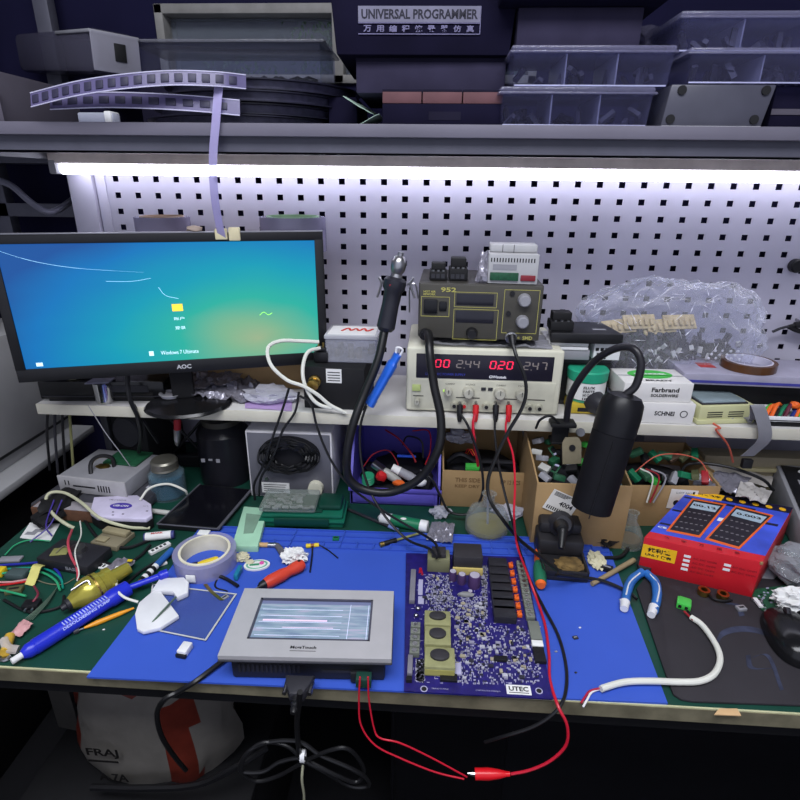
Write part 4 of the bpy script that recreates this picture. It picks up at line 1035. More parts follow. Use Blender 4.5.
# ---------------------------------------------------------------- touch panel (HMI)
t = thing('operator_panel', 'silver framed industrial touch panel with a lit pale blue screen', 'touch panel', (-.177, -.633, BZ+.004), R(2.5))
b = MB(mat('hmi_black', (32, 32, 36), .5)); b.box(-.100, .103, -.054, .054, 0, .038, .004); b.build('rear_housing', t)
b = MB(DARK)
for k in range(14): b.box(-.09+.006*k, -.087+.006*k, -.0548, -.054, .012, .026)
b.box(.02, .06, -.0548, -.054, .014, .018); b.build('vents', t)
hs = mat('hmi_silver', (176, 174, 176), .45, .15, var=.05)
b = MB(mat('hmi_gasket', (70, 70, 76), .5)); b.box(-.1125, .1125, -.064, .064, .038, .0425, .004); b.build('bezel_edge', t)
b = MB(hs)
HX, HY = .1115, .063; ix0, ix1, iy0, iy1 = -.082, .082, -.034, .044; HO = .008
for (x0, x1, y0, y1) in ((-HX, HX, -HY, iy0), (-HX, HX, iy1, HY), (-HX, ix0, iy0, iy1), (ix1, HX, iy0, iy1)): b.box(x0, x1, y0, y1, .0425, .0485, 0)
b.build('front_frame', t)
b = MB(mat('hmi_inner_rim', (70, 70, 84), .35))
for (x0, x1, y0, y1) in ((ix0, ix1, iy0, iy0+.003), (ix0, ix1, iy1-.003, iy1), (ix0, ix0+.003, iy0, iy1), (ix1-.003, ix1, iy0, iy1)): b.box(x0, x1, y0, y1, .044, .0482, 0)
b.build('screen_rim', t)
hm = bpy.data.materials.new('hmi_picture'); hm.use_nodes = True; nt = hm.node_tree; bs = nt.nodes['Principled BSDF']
tc = nt.nodes.new('ShaderNodeTexCoord'); mp = nt.nodes.new('ShaderNodeMapping'); mp.inputs['Scale'].default_value = (3, 11, 1); nt.links.new(tc.outputs['Generated'], mp.inputs[0])
nz = nt.nodes.new('ShaderNodeTexNoise'); nz.inputs['Scale'].default_value = 1.3; nz.inputs['Detail'].default_value = 5; nt.links.new(mp.outputs[0], nz.inputs['Vector'])
cr = nt.nodes.new('ShaderNodeValToRGB'); e = cr.color_ramp; e.elements[0].position = .35; e.elements[0].color = lin((118, 140, 172)); e.elements[1].position = .68; e.elements[1].color = lin((176, 176, 206))
q_ = e.elements.new(.52); q_.color = lin((145, 170, 192)); nt.links.new(nz.outputs['Fac'], cr.inputs[0]); nt.links.new(cr.outputs[0], bs.inputs['Emission Color']); bs.inputs['Emission Strength'].default_value = HMI_E
bs.inputs['Base Color'].default_value = (.03, .03, .04, 1); bs.inputs['Roughness'].default_value = .25
b = MB(hm); b.box(ix0+.003, ix1-.003, iy0+.003, iy1-.003, .0435, .0455); sc = b.build('screen', t)
def em(name, c): return mat(name, c, .5, emit=HMI_E, var=0)
b = MB(em('hmi_line_glow', (178, 184, 208))); 
for k in range(5): b.box(-.075, .04, -.024+.012*k, -.0235+.012*k, .0455, .0458)
for xx in (.050, .076): b.box(xx, xx+.0006, -.030, .036, .0455, .0458)
b.build('screen_lines', sc)
b = MB(em('hmi_pink_glow', (186, 166, 190))); b.box(-.07, .02, .002, .005, .0455, .0457); b.box(-.04, .03, -.010, -.009, .0455, .0457); b.build('screen_bar', sc)
b = MB(em('hmi_dark_glow', (84, 90, 118))); b.box(ix0+.003, ix1-.003, iy1-.009, iy1-.003, .0455, .0458); b.build('title_bar', sc)
b = MB(INK); b.text('McgsTouch', .034, .0062, TR(-.004, -.0475, .0488), True); b.box(-.021, .013, -.0530, -.0524, .0485, .0488); b.build('logo', t)
# serial plug and green connector at its front
b = MB(mat('hmi_black', (32, 32, 36), .5)); b.box(.058, .082, -.060, -.054, .003, .02, .001); b.build('power_terminal', t)
t2 = thing('serial_plug', 'grey nine-pin serial plug pushed into the touch panel front', 'plug', at(300, 676, y=-.702)-Vector((0, 0, .014)), R(2))
b = MB(DARK); b.prism([(-.019, 0), (.019, 0), (.015, -.013), (.008, -.028), (-.008, -.028), (-.015, -.013)], 0, .016, None, .002); b.build('hood', t2)
for x in (-.016, .016):
    b = MB(STEEL); b.cyl((x, -.022, .008), (x, .004, .008), .0028, seg=10); b.build('thumbscrew', t2)
b = MB(RUBBER); b.spin((0, -.026, .008), (0, -.046, .004), [(.006, 0), (.006, .3), (.0045, .35), (.0055, .5), (.004, .6), (.005, .75), (.0036, 1), (0, 1)], 12); b.build('strain_relief', t2)

# ---------------------------------------------------------------- the control board
BZc = BZ+.0085
t = thing('circuit_board', 'purple blue control circuit board with relays and transformers marked UTEC', 'circuit board', (.048, -.565, BZc-.005))
pcbm = mat('purple_pcb', (32, 25, 98), .35, var=.3, scale=70)
c4 = [at(u, v, z=BZc) for u, v in ((404, 691), (553, 699), (524, 557), (406, 553))]
def B2(u, v, z=BZc): return at(u, v, z=z)
b = wmb(t, pcbm); b.prism([(p.x, p.y) for p in c4], BZc-.002, BZc); b.build('board', t)
for (u, v) in ((415, 688), (543, 695), (512, 562), (412, 558)):
    b = wmb(t, BRASS); p = B2(u, v); b.cyl((p.x, p.y, BZc-.005), (p.x, p.y, BZc-.002), .003, seg=10); b.build('standoff', t)
silk = mat('silkscreen_white', (165, 163, 190), .6, var=0)
b = wmb(t, silk)
random.seed(21)
for k in range(260):
    s, q = random.uniform(.04, .96), random.uniform(.05, .86)
    p = (c4[0]*(1-s)+c4[1]*s)*(1-q)+(c4[3]*(1-s)+c4[2]*s)*q
    if random.random() < .5: b.box(p.x-.002, p.x+.002, p.y-.0003, p.y+.0003, BZc, BZc+.0003)
    else: b.box(p.x-.0003, p.x+.0003, p.y-.002, p.y+.002, BZc, BZc+.0003)
p = B2(440, 689); b.text('TRANS OUTPUT', .022, .002, TR(p.x, p.y, BZc+.0004)); p = B2(488, 691); b.text('CONTROL PCB ASSEMBLY', .032, .002, TR(p.x, p.y, BZc+.0004))
for u, v in ((424, 689), (539, 691)):
    p = B2(u, v); b.lathe([(.0035, 0), (.0048, 0), (.0048, .0004), (.0035, .0004)], 16, TR(p.x, p.y, BZc), closed=True)
tag(b.build('silkscreen', t), kind='stuff')
b = wmb(t, INK)
for u, v in ((424, 689), (539, 691)):
    p = B2(u, v); b.lathe([(0, 0), (.0034, 0), (.0034, .0005), (0, .0005)], 14, TR(p.x, p.y, BZc))
b.build('screw_hole', t)
def pbox(u0, v0, u1, v1, h, m, name, bev=.0005, z=BZc, lab=None, par=None):
    """component whose footprint spans two board points"""
    p, q = B2(u0, v0), B2(u1, v1); b = wmb(t, m); b.box(p.x, q.x, p.y, q.y, z, z+h, bev)
    o = b.build(name, t if par is None else par, lab); return o, p, q
# UTEC label
o, p, q = pbox(507, 694, 530, 686, .0005, PAPER, 'label', 0)
b = wmb(t, INK); b.text('UTEC', (q.x-p.x)*.8, abs(q.y-p.y)*.5, TR((p.x+q.x)/2, (p.y+q.y)/2+.001, BZc+.0009), True); b.box(p.x+.003, q.x-.003, p.y+.002, p.y+.0028, BZc+.0005, BZc+.0008); b.build('label_lettering', t)
# relays
rl = mat('relay_black', (38, 38, 44), .35, var=.15)
for k in range(7):
    a0, a1 = k/7, (k+1)/7-.012
    L0, R0 = (488, 565), (506, 564); L1, R1 = (494, 624), (516, 621)
    pl0 = B2(L0[0]+(L1[0]-L0[0])*a1, L0[1]+(L1[1]-L0[1])*a1); pr0 = B2(R0[0]+(R1[0]-R0[0])*a0, R0[1]+(R1[1]-R0[1])*a0)
    b = wmb(t, rl); b.box(pl0.x, pr0.x-.0005, pl0.y, pr0.y, BZc, BZc+.013, .001); b.build('relay', t)
    u, v = 509.5+10*(a0+a1)/2, 563+57*(a0+a1)/2
    p = B2(u, v); b = wmb(t, ORANGE); b.box(p.x-.003, p.x+.0045, p.y-.005, p.y+.005, BZc, BZc+.006, .001); b.tube([p+Vector((-.003, -.004, .006)), p+Vector((.001, 0, .009)), p+Vector((.004, .004, .006))], .0012, 5, 3); b.build('varistor', t)
for k in range(12):
    a = k/11; p = B2(520+10*a, 566+53*a)
    b = wmb(t, mat('terminal_grey', (112, 116, 108), .45)); b.box(p.x-.0065, p.x+.0065, p.y-.0046, p.y+.0046, BZc, BZc+.008, .0006); o = b.build('screw_terminal', t)
    b = wmb(t, STEEL); b.cyl((p.x, p.y, BZc+.008), (p.x, p.y, BZc+.0092), .003, seg=10); b.build('screw', o)
for k in range(5):
    p = B2(415.5-1.2*k/4, 629+26*k/4)
    b = wmb(t, mat('terminal_grey', (112, 116, 108), .45)); b.box(p.x-.007, p.x+.007, p.y-.0048, p.y+.0048, BZc, BZc+.009, .0006); o = b.build('screw_terminal', t)
    b = wmb(t, STEEL); b.cyl((p.x, p.y, BZc+.009), (p.x, p.y, BZc+.0102), .0034, seg=10); b.build('screw', o)
pbox(409, 604, 416, 573, .008, mat('header_grey', (120, 118, 128), .5), 'pin_header'); pbox(407, 677, 413, 659, .008, mat('header_grey', (120, 118, 128), .5), 'pin_header')
pbox(531, 642, 538, 624, .006, mat('terminal_grey', (112, 116, 108), .45), 'pin_header'); pbox(535, 664, 543, 650, .006, BLACK, 'pin_header')
pbox(532, 649, 542, 644, .007, PAPER, 'connector', lab='white connector'); pbox(406, 683, 412, 679, .006, BLACK, 'pin_header')
pbox(418, 595, 423, 580, .001, silk, 'silk_block', 0); pbox(418, 604, 424, 597, .001, silk, 'silk_block', 0)
# three transformers
cor_ = mat('ferrite_core', (48, 46, 50), .5); tfw = mat('transformer_wrap', (142, 142, 100), .5, var=.15, scale=80)
for k, (u0, v1, u1, v0) in enumerate(((424, 620, 450, 633), (424, 636, 450, 653), (424, 657, 454, 676))):
    p, q = B2(u0, v0), B2(u1, v1)
    b = wmb(t, tfw); b.box(p.x, q.x, p.y, q.y, BZc, BZc+.017, .0015); o = b.build('transformer', t)
    cx, cy = (p.x+q.x)/2, (p.y+q.y)/2; rx, ry = (q.x-p.x)*.32, (q.y-p.y)*.28
    b = wmb(t, cor_); b.lathe([(0, 0), (1, 0), (1, .003), (.6, .0045), (0, .0045)], 20, TR(cx, cy+.002, BZc+.017) @ Matrix.Diagonal((rx, ry, 1, 1))); b.build('core', o)
    b = wmb(t, mat('transformer_tape_yellow', (165, 160, 90), .5)); b.box(p.x+.001, q.x-.001, p.y-.0005, p.y, BZc+.003, BZc+.012); b.build('tape_band', o)
# two rear transformers
p, q = B2(453, 573), B2(480, 560)
b = wmb(t, cor_); b.box(p.x, q.x, p.y-.001, q.y, BZc, BZc+.034, .0015); o = b.build('transformer', t, 'black transformer with yellow band')
b = wmb(t, mat('yellow_band', (205, 185, 110), .5)); b.box(p.x-.001, q.x+.001, p.y-.0045, p.y-.001, BZc, BZc+.014, .0008); b.build('band', o)
p, q = B2(427, 572), B2(449, 562)
b = wmb(t, mat('transformer_grey', (112, 112, 84), .5)); b.box(p.x, q.x, p.y, q.y, BZc, BZc+.026, .0015); o = b.build('transformer', t)
b = wmb(t, cor_); b.box(p.x+.007, q.x-.007, p.y+.004, q.y-.003, BZc+.026, BZc+.034, .001); b.build('core', o)
# capacitors
for (u, v, r, h) in ((474, 586, .0095, .022), (461.5, 583, .0065, .018), (452.5, 580, .006, .018), (470, 594, .004, .006)):
    p = B2(u, v); b = wmb(t, mat('capacitor_sleeve', (72, 52, 92), .35)); b.lathe([(0, 0), (r, 0), (r, h*.94), (r*.94, h), (r*.8, h)], 22, TR(p.x, p.y, BZc)); o = b.build('capacitor', t)
    b = wmb(t, mat('capacitor_top', (200, 195, 212), .35, .4)); b.lathe([(0, h), (r*.82, h), (r*.82, h+.0006), (0, h+.0006)], 20, TR(p.x, p.y, BZc)); b.build('top', o)
b = wmb(t, mat('grey_glue', (130, 130, 130), .6)); p = B2(466, 596); b.blob((p.x, p.y, BZc+.003), .014, .005, .0045, .2, 3, 2, 3, floor=BZc); b.build('glue', t)
# chips: each an individual part
random.seed(33)
cc = [mat('chip_black', (42, 42, 52), .4), mat('chip_grey', (140, 138, 158), .5), mat('chip_tan', (160, 152, 130), .5), mat('chip_silver', (190, 190, 200), .3, .3)]
n_c = 0
for (u0, u1, v0, v1, n) in ((455, 484, 604, 628, 20), (458, 486, 630, 658, 22), (486, 528, 626, 650, 16), (486, 540, 652, 684, 24), (456, 486, 660, 684, 8), (424, 450, 575, 600, 8)):
    for k in range(n):
        u, v = random.uniform(u0, u1), random.uniform(v0, v1); p = B2(u, v); w_, h_ = random.choice(((.005, .0035), (.0035, .003), (.007, .005), (.004, .006)))
        b = wmb(t, cc[0] if random.random() < .3 else random.choice(cc[1:])); b.box(p.x-w_/2, p.x+w_/2, p.y-h_/2, p.y+h_/2, BZc, BZc+.0022, 0); b.build('chip', t); n_c += 1
b = wmb(t, silk)
for k in range(2300):
    rg = random.choice(((455, 486, 604, 684), (486, 540, 626, 684), (426, 452, 575, 604), (428, 485, 596, 618), (416, 424, 660, 682), (482, 487, 566, 620)))
    p = B2(random.uniform(rg[0], rg[1]), random.uniform(rg[2], rg[3])); a, c = random.choice(((.0022, .0012), (.0012, .0022), (.003, .0016), (.0012, .003)))
    b.use(random.choice((silk, silk, cc[1], cc[3], cc[0]))); b.box(p.x-a/2, p.x+a/2, p.y-c/2, p.y+c/2, BZc, BZc+.0013)
tag(b.build('small_components', t), kind='stuff')
for (u0, v0, u1, v1) in ((440, 682, 457, 676), (455, 676, 461, 665), (494, 662, 507, 658)): pbox(u0, v0, u1, v1, .004, BLACK if u0 != 455 else silk, 'module')
for (u, v) in ((418, 610), (416, 617)):
    p = B2(u, v); b = wmb(t, STEEL); b.blob((p.x, p.y, BZc+.003), .004, .003, .003, 0, 1, 2); b.build('fuse_cap', t)
b = wmb(t, REDW)
for k in range(2): b.tube([B2(419+k, 573, BZc+.006), B2(420+k, 568, BZc+.016), B2(422+k, 575, BZc+.003)], .0008, 5)
b.build('jumper_wire', t)

# ---------------------------------------------------------------- multimeter box (sides follow its photographed footprint)
A_, B_ = at(637, 572, z=BZ+.001), at(751, 599, z=BZ+.001); hz = .072
zt = BZ+hz; TL_, TRt = at(688, 488, z=zt), at(795, 510, z=zt)
bk = ((TL_-A_)+(TRt-B_))/2; bk.z = 0; fw = (B_-A_); fw.z = 0
t = thing('multimeter_box', 'red and blue multimeter carton picturing two meters with orange rims', 'box', (A_.x, A_.y, BZ+.001))
rb = mat('red_carton', (190, 28, 40), .4, var=.06); bb_ = mat('blue_carton_print', (62, 84, 205), .4, var=.4, scale=14)
def Bx(s, q, z): return fw*s+bk*q+Vector((0, 0, z))
b = MB(rb); b.prism([tuple(Bx(*c, 0)[:2]) for c in ((0, 0), (1, 0), (1, 1), (0, 1))], 0, hz, bev=.0012); b.build('carton', t)
def patch(b, s0, s1, q0, q1, lift=.0004):
    b.prism([tuple(Bx(*c, 0)[:2]) for c in ((s0, q0), (s1, q0), (s1, q1), (s0, q1))], hz, hz+lift)
b = MB(bb_); patch(b, .005, .995, .10, .995); b.build('blue_top', t)
b = MB(mat('dark_print', (24, 22, 50), .5)); patch(b, .0, 1.0, .88, 1.0, .0006); patch(b, .60, .96, .60, .64, .0006); patch(b, .3, .7, .80, .84, .0006)
for q in (.25, .52, .8): patch(b, .02, .28, q, q+.03, .0006)
b.build('dark_print', t)
ylm = mat('yellow_label', (240, 185, 30), .5)
def quadM(s, q, z, ang=0, face='top'):
    o_ = Bx(s, q, z)
    ex = fw.normalized(); 
    if face == 'top': ey = Vector((-ex.y, ex.x, 0)); ez = Vector((0, 0, 1))
    else: ey = Vector((0, 0, 1)); ez = Vector((ex.y, -ex.x, 0))
    M_ = Matrix(((ex.x, ey.x, ez.x, o_.x), (ex.y, ey.y, ez.y, o_.y), (ex.z, ey.z, ez.z, o_.z), (0, 0, 0, 1)))
    return M_ @ RZ(ang)
b = MB(ylm); patch(b, .02, .36, .87, .985, .0009); b.build('yellow_label', t); b = MB(ylm); b.prism([(-.026, -.0125), (.026, -.0125), (.026, .0125), (-.026, .0125)], 0, .0005, quadM(.155, 0, .046, 0, 'f')); b.build('yellow_label', t)
b = MB(INK)
b.text('优利德', .036, .009, quadM(.155, 0, .0505, 0, 'f') @ TR(0, 0, .0008), True); b.text('UNI-T 仪表', .040, .006, quadM(.155, 0, .0405, 0, 'f') @ TR(0, 0, .0008), True); b.build('label_lettering', t); b = MB(INK)
b.text('优利德数字', .05, .009, quadM(.19, .928, hz+.0012, 0, 'top'), True); b.build('label_lettering', t)
b = MB(ylm)
for k in range(5): b.lathe([(0, 0), (.0055, 0), (.0055, .0006), (0, .0006)], 14, quadM(.42+.125*k, .93, hz+.0005))
for k in range(5): b.text('数字万用表'[k], .007, .007, quadM(.42+.125*k, .93, hz+.0014), True)
b.build('gold_print', t)
b = MB(mat('dark_red_print', (120, 20, 34), .6))
for k in range(5): b.text('数字万用表'[k], .008, .007, quadM(.18+.15*k, .05, hz+.0012), True)
b.build('red_lettering', t); b = MB(mat('dark_red_print', (120, 20, 34), .6))
for cx in (.50, .83):
    b = MB(mat('dark_red_print', (120, 20, 34), .6))
    for k in range(4 if cx < .6 else 2): b.text('AC DC OHM', .034, .0035, quadM(cx+.05, 0, .052-.0085*k, 0, 'f') @ TR(0, 0, .0006))
    b.build('red_lettering', t)
b = MB(WINK)
for cx, n_ in ((.40, 4), (.74, 2)):
    for k in range(n_): b.box(-.005, .005, -.0022, .0022, 0, .0006, 0, quadM(cx, 0, .053-.0085*k, 0, 'f'))
patch(b, .45, .55, .50, .56, .0007); b.text('CE', .014, .006, quadM(.07, .2, hz+.001), True)
b.build('white_print', t)
def meter(cx, cq, ang, digits, w0, w1, h_):
    """printed picture of a multimeter, drawn on the carton lid: s/q footprint"""
    def Q(x, y): # local sheared frame
        return Bx(cx+x*math.cos(ang)-y*math.sin(ang)*.8, cq+x*math.sin(ang)+y*math.cos(ang), 0)[:2]
    b = MB(ORANGE); b.prism([tuple(Q(*c)) for c in ((-w0, -h_), (w0, -h_), (w1, h_), (-w1, h_))], hz, hz+.0010)
    b.build('meter_rim_print', t)
    b = MB(mat('printed_meter_black', (34, 30, 40), .5)); b.prism([tuple(Q(*c)) for c in ((-w0+.02, -h_+.03), (w0-.02, -h_+.03), (w1-.02, h_-.03), (-w1+.02, h_-.03))], hz, hz+.0014)
    b.build('meter_body_print', t)
    b = MB(mat('printed_lcd', (165, 185, 200), .5)); b.prism([tuple(Q(*c)) for c in ((-w1+.045, h_*.42), (w1-.045, h_*.42), (w1-.04, h_*.80), (-w1+.04, h_*.80))], hz, hz+.0018); b.build('lcd_print', t)
    b = MB(INK); M_ = TR(*Q(0, h_*.61), hz+.0021); b.text(digits, .038, .009, M_ @ quadM(0, 0, 0).to_3x3().to_4x4() @ RZ(ang*.6), True)
    b.build('lcd_digits', t)
    b = MB(mat('printed_keys', (120, 116, 120), .6))
    for i in range(5):
        for j in range(4):
            x, y = -w0*.62+w0*1.24*i/4, -h_*.72+h_*.9*j/3
            p = Q(x, y); b.box(p[0]-.0022, p[0]+.0022, p[1]-.0011, p[1]+.0011, hz+.0014, hz+.0017)
    b.build('key_print', t)
meter(.27, .49, .02, '00.12', .15, .165, .33)
meter(.66, .47, -.13, '0.003', .155, .185, .34)
b = MB(CARD); b.box(-.003, .001, -.001, .0015, hz-.004, hz+.0003, 0, TR(Bx(1, 0, 0))); b.build('worn_corner', t)
# ---------------------------------------------------------------- things at the back of the bench
# purple parts bin
t = thing('parts_bin', 'purple open-fronted parts bin full of wires and plugs under the shelf', 'bin', (-.088, -.25, BZ+.0005))
pb_ = mat('purple_bin', (92, 84, 182), .45, var=.08)
b = MB(pb_); W = .092
b.box(-W, W, 0, .2, 0, .004, .001)
for x in (-W, W-.005):
    b.add([(x, 0, 0), (x+.005, 0, 0), (x+.005, 0, .05), (x, 0, .05), (x, .2, 0), (x+.005, .2, 0), (x+.005, .2, .14), (x, .2, .14), (x, .06, .135), (x+.005, .06, .135)],
          [(0, 1, 2, 3), (5, 4, 7, 6), (3, 2, 9, 8), (8, 9, 6, 7), (0, 3, 8, 7, 4), (1, 5, 6, 9, 2), (0, 4, 5, 1)])
b.box(-W, W, .195, .2, 0, .14, .001); b.box(-W, W, 0, .005, 0, .036, .001); b.box(-W-.003, W+.003, -.004, .0, .032, .040, .001)
b.build('shell', t)
b = MB(pb_); b.box(-W+.012, W-.012, -.0025, .0, .008, .028, .0008)
b.build('label_slot', t)
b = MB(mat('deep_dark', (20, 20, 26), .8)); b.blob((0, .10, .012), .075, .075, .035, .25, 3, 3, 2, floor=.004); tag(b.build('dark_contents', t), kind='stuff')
bx, by, bz = -.088, -.25, BZ
def inbin(dx, dy, dz): return Vector((bx+dx, by+dy, bz+dz))
def wire(pts, r, m, name, lab, cat='cable', grp=None):
    b = MB(m); b.tube(pts, r, 7); return b.build(name, None, lab, cat, grp)
t = thing('plug', 'clear and steel barrel plug lying across the purple bin, tip up left', 'plug', inbin(-.05, .05, .07), rot=(R(0), R(28), R(-18)))
b = MB(STEEL); b.box(0, .028, -.009, .009, -.006, .006, .002); b.build('shell', t)
b = MB(mat('smoke_plastic', (150, 150, 145), .3)); b.spin((.028, 0, 0), (.075, 0, 0), [(.008, 0), (.01, .3), (.008, .8), (.004, 1)], 14); b.build('sleeve', t)
t = thing('plug', 'grey connector sleeve crossing the barrel plug in the purple bin', 'plug', inbin(.0, .04, .062), rot=(0, R(24), R(-10)))
b = MB(PAPER); b.spin((-.01, 0, 0), (.008, 0, 0), [(.008, 0), (.009, 1)], 12); b.build('collar', t)
b = MB(GREYP); b.spin((.008, 0, 0), (.055, 0, 0), [(.009, 0), (.010, .5), (.007, 1)], 14); b.build('sleeve', t)
b = MB(mat('mint_knob', (40, 140, 100), .4))
for i in range(4): b.lathe([(.011, 0), (.013, .0015), (.011, .003)], 20, TR(inbin(-.058, .03, .035+.0045*i)) @ RX(.3), closed=False)
b.build('coiled_green_lead', None, 'small coiled green lead at the left of the purple bin', 'cable')
wire([inbin(-.07, .05, .06), inbin(-.05, .06, .085), inbin(-.02, .07, .09), inbin(.0, .06, .07), inbin(.005, .05, .05)], .0012, mat('dark_red', (150, 30, 40), .5), 'red_wire', 'thin dark red wire arching over the left of the purple bin', grp='loose wires in the purple bin')
wire([inbin(-.03, .13, .11), inbin(.0, .1, .105), inbin(.03, .07, .085), inbin(.04, .06, .07)], .002, mat('dark_red', (150, 30, 40), .5), 'red_wire', 'thicker red wire slanting down inside the purple bin', grp='loose wires in the purple bin')
wire([inbin(.01, .1, .09), inbin(.02, .09, .115), inbin(.05, .08, .11), inbin(.055, .07, .075)], .002, BLACK, 'black_wire', 'black wire loop at the right of the purple bin', grp='loose wires in the purple bin')
wire([inbin(.03, .13, .11), inbin(.065, .11, .12), inbin(.07, .08, .09), inbin(.06, .07, .06)], .0014, RED, 'red_wire', 'bright red wire at the right wall of the purple bin', grp='loose wires in the purple bin')
b = MB(BLUEP); b.cyl(inbin(.0, .07, .078), inbin(.04, .07, .078), .003, seg=10); b.build('blue_tube', None, 'short blue tube lying in the purple bin', 'tube')
b = MB(RED); b.blob(inbin(-.03, .03, .05), .012, .01, .012, .15, 2, 2, 3); b.build('bottle_top', None, 'red cap in the purple bin beside the green lead', 'cap')
b = MB(ORANGE); b.blob(inbin(.005, .02, .042), .012, .008, .006, .3, 3, 2, 5); b.build('orange_connector', None, 'orange connector at the front of the purple bin', 'connector')
b = MB(PAPER); b.blob(inbin(.05, .02, .045), .014, .01, .009, .1, 2, 2, 6); b.build('bottle_top', None, 'white rounded cap at the front right of the purple bin', 'cap')

def open_carton(name, lab, x0, x1, y0, y1, h, rz=0, flaps=(1, 1, 1, 1), hb=None, m=CARD):
    t = thing('carton', lab, 'box', ((x0+x1)/2, y0, BZ+.0005), rz)
    W = (x1-x0)/2; D = y1-y0; hb = hb or h
    b = MB(m); b.box(-W, W, 0, .003, 0, h, .0006); b.build('front_wall', t)
    b = MB(m); b.box(-W, W, D-.003, D, 0, hb, .0006); b.build('rear_wall', t)
    for x in (-W, W-.003):
        b = MB(m); b.add([(x, .003, 0), (x+.003, .003, 0), (x+.003, .003, h), (x, .003, h), (x, D-.003, 0), (x+.003, D-.003, 0), (x+.003, D-.003, hb), (x, D-.003, hb)], [(0, 1, 2, 3), (5, 4, 7, 6), (3, 2, 6, 7), (0, 3, 7, 4), (1, 5, 6, 2), (0, 4, 5, 1)]); b.build('side_wall', t)
    b = MB(m); b.box(-W, W, .003, D-.003, 0, .003); b.build('bottom', t)
    return t, W, D
# carton 1 behind the flask
zt = at(482, 472, y=-.245).z-BZ
t, W, D = open_carton('c', 'open brown carton of dark cables standing behind the glass flask', at(441, 505, y=-.245).x, at(526, 505, y=-.245).x, -.245, -.09, zt, hb=zt+.045)
b = MB(mat('carton_print', (120, 92, 60), .8)); b.text('THIS SIDE', .05, .010, TR(-.035, -.0006, zt-.02) @ FRONT, True); b.text('UP 12 PCS', .04, .010, TR(.05, -.0006, zt-.022) @ FRONT, True); b.text('KEEP DRY', .05, .007, TR(-.035, -.0006, zt-.034) @ FRONT, True); b.build('lettering', t)
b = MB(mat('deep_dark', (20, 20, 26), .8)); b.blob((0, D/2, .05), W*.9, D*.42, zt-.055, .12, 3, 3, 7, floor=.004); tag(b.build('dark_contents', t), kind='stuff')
cx, cy = (at(441, 505, y=-.245).x+at(526, 505, y=-.245).x)/2, -.245
wire([(cx-.075, cy+.04, BZ+zt), (cx-.05, cy+.03, BZ+zt+.022), (cx-.02, cy+.03, BZ+zt+.008), (cx+.01, cy+.035, BZ+zt+.006), (cx+.06, cy+.03, BZ+zt+.008)], .005, BLACK, 'black_cable', 'black cable snaking over the carton of dark cables')
for k in range(3): wire([(cx-.04+.004*k, cy+.05, BZ+zt+.012), (cx-.034+.005*k, cy+.04, BZ+zt+.03), (cx-.024+.004*k, cy+.03, BZ+zt+.02)], .0009, (RED, ORANGE, mat('dark_red', (150, 30, 40), .5))[k], 'thin_wire', ('red', 'orange', 'dark red')[k]+' thin wire arching out of the carton of dark cables')
b = MB(LIME); b.box(cx-.04, cx-.012, cy+.010, cy+.022, BZ+zt-.004, BZ+zt+.008, .001); b.build('terminal_plug', None, 'bright green terminal plug at the front of the carton of dark cables', 'connector')
b = MB(foil2); b.blob((cx-.05, cy+.10, BZ+zt+.03), .03, .02, .014, .3, 3, 3, 9); b.build('bag_wad', None, 'grey wad of film at the back of the carton of dark cables', 'bag')
# carton 2
pL = at(530, 545, z=BZ); zt2 = at(535, 483, y=pL.y).z-BZ; pR = at(622, 545, y=pL.y)
t, W, D = open_carton('c', 'tall open brown carton of circuit boards behind the lamp shade', pL.x, .335, pL.y, pL.y+.17, zt2, hb=zt2+.03)
c2 = Vector(((pL.x+.335)/2, pL.y, BZ))
b = MB(mat('carton_sticker', (215, 212, 205), .7)); M_ = TR(-.036, -.0012, zt2-.040) @ FRONT @ RZ(R(-24)); b.box(-.027, .027, -.021, .021, 0, .0008, 0, M_); b.build('sticker', t)
b = MB(INK); b.text('4004', .026, .010, M_ @ TR(.008, .0, .001) @ RZ(R(0)), True)
for k in range(4): b.box(-.022, .0+.004*k, .011+.0022*k, .0122+.0022*k, .0008, .001, 0, M_)
for k in range(10): b.box(-.022+.004*k, -.020+.004*k, -.018, -.011, .0008, .001, 0, M_)
b.build('sticker_print', t)
b = MB(mat('packing_tape', (180, 150, 105), .3)); b.box(-.02, .03, -.0006, 0, zt2-.012, zt2); b.build('packing_tape', t)
b = MB(CARD); b.quad([(-W, D, zt2+.03), (W*.2, D, zt2+.03), (W*.2, D-.012, zt2+.058), (-W+.01, D-.012, zt2+.058)], .002); b.build('flap', t)
random.seed(8)
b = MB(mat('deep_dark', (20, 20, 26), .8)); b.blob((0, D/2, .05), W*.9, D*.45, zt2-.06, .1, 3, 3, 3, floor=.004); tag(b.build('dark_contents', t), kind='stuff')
names = ['pale grey relay block', 'green board with chip', 'dark board tilted forward', 'bright green terminal strip', 'small black module', 'green board edge', 'white relay cube', 'olive circuit board', 'second bright green terminal', 'black heatsink piece', 'grey module', 'dark green board']
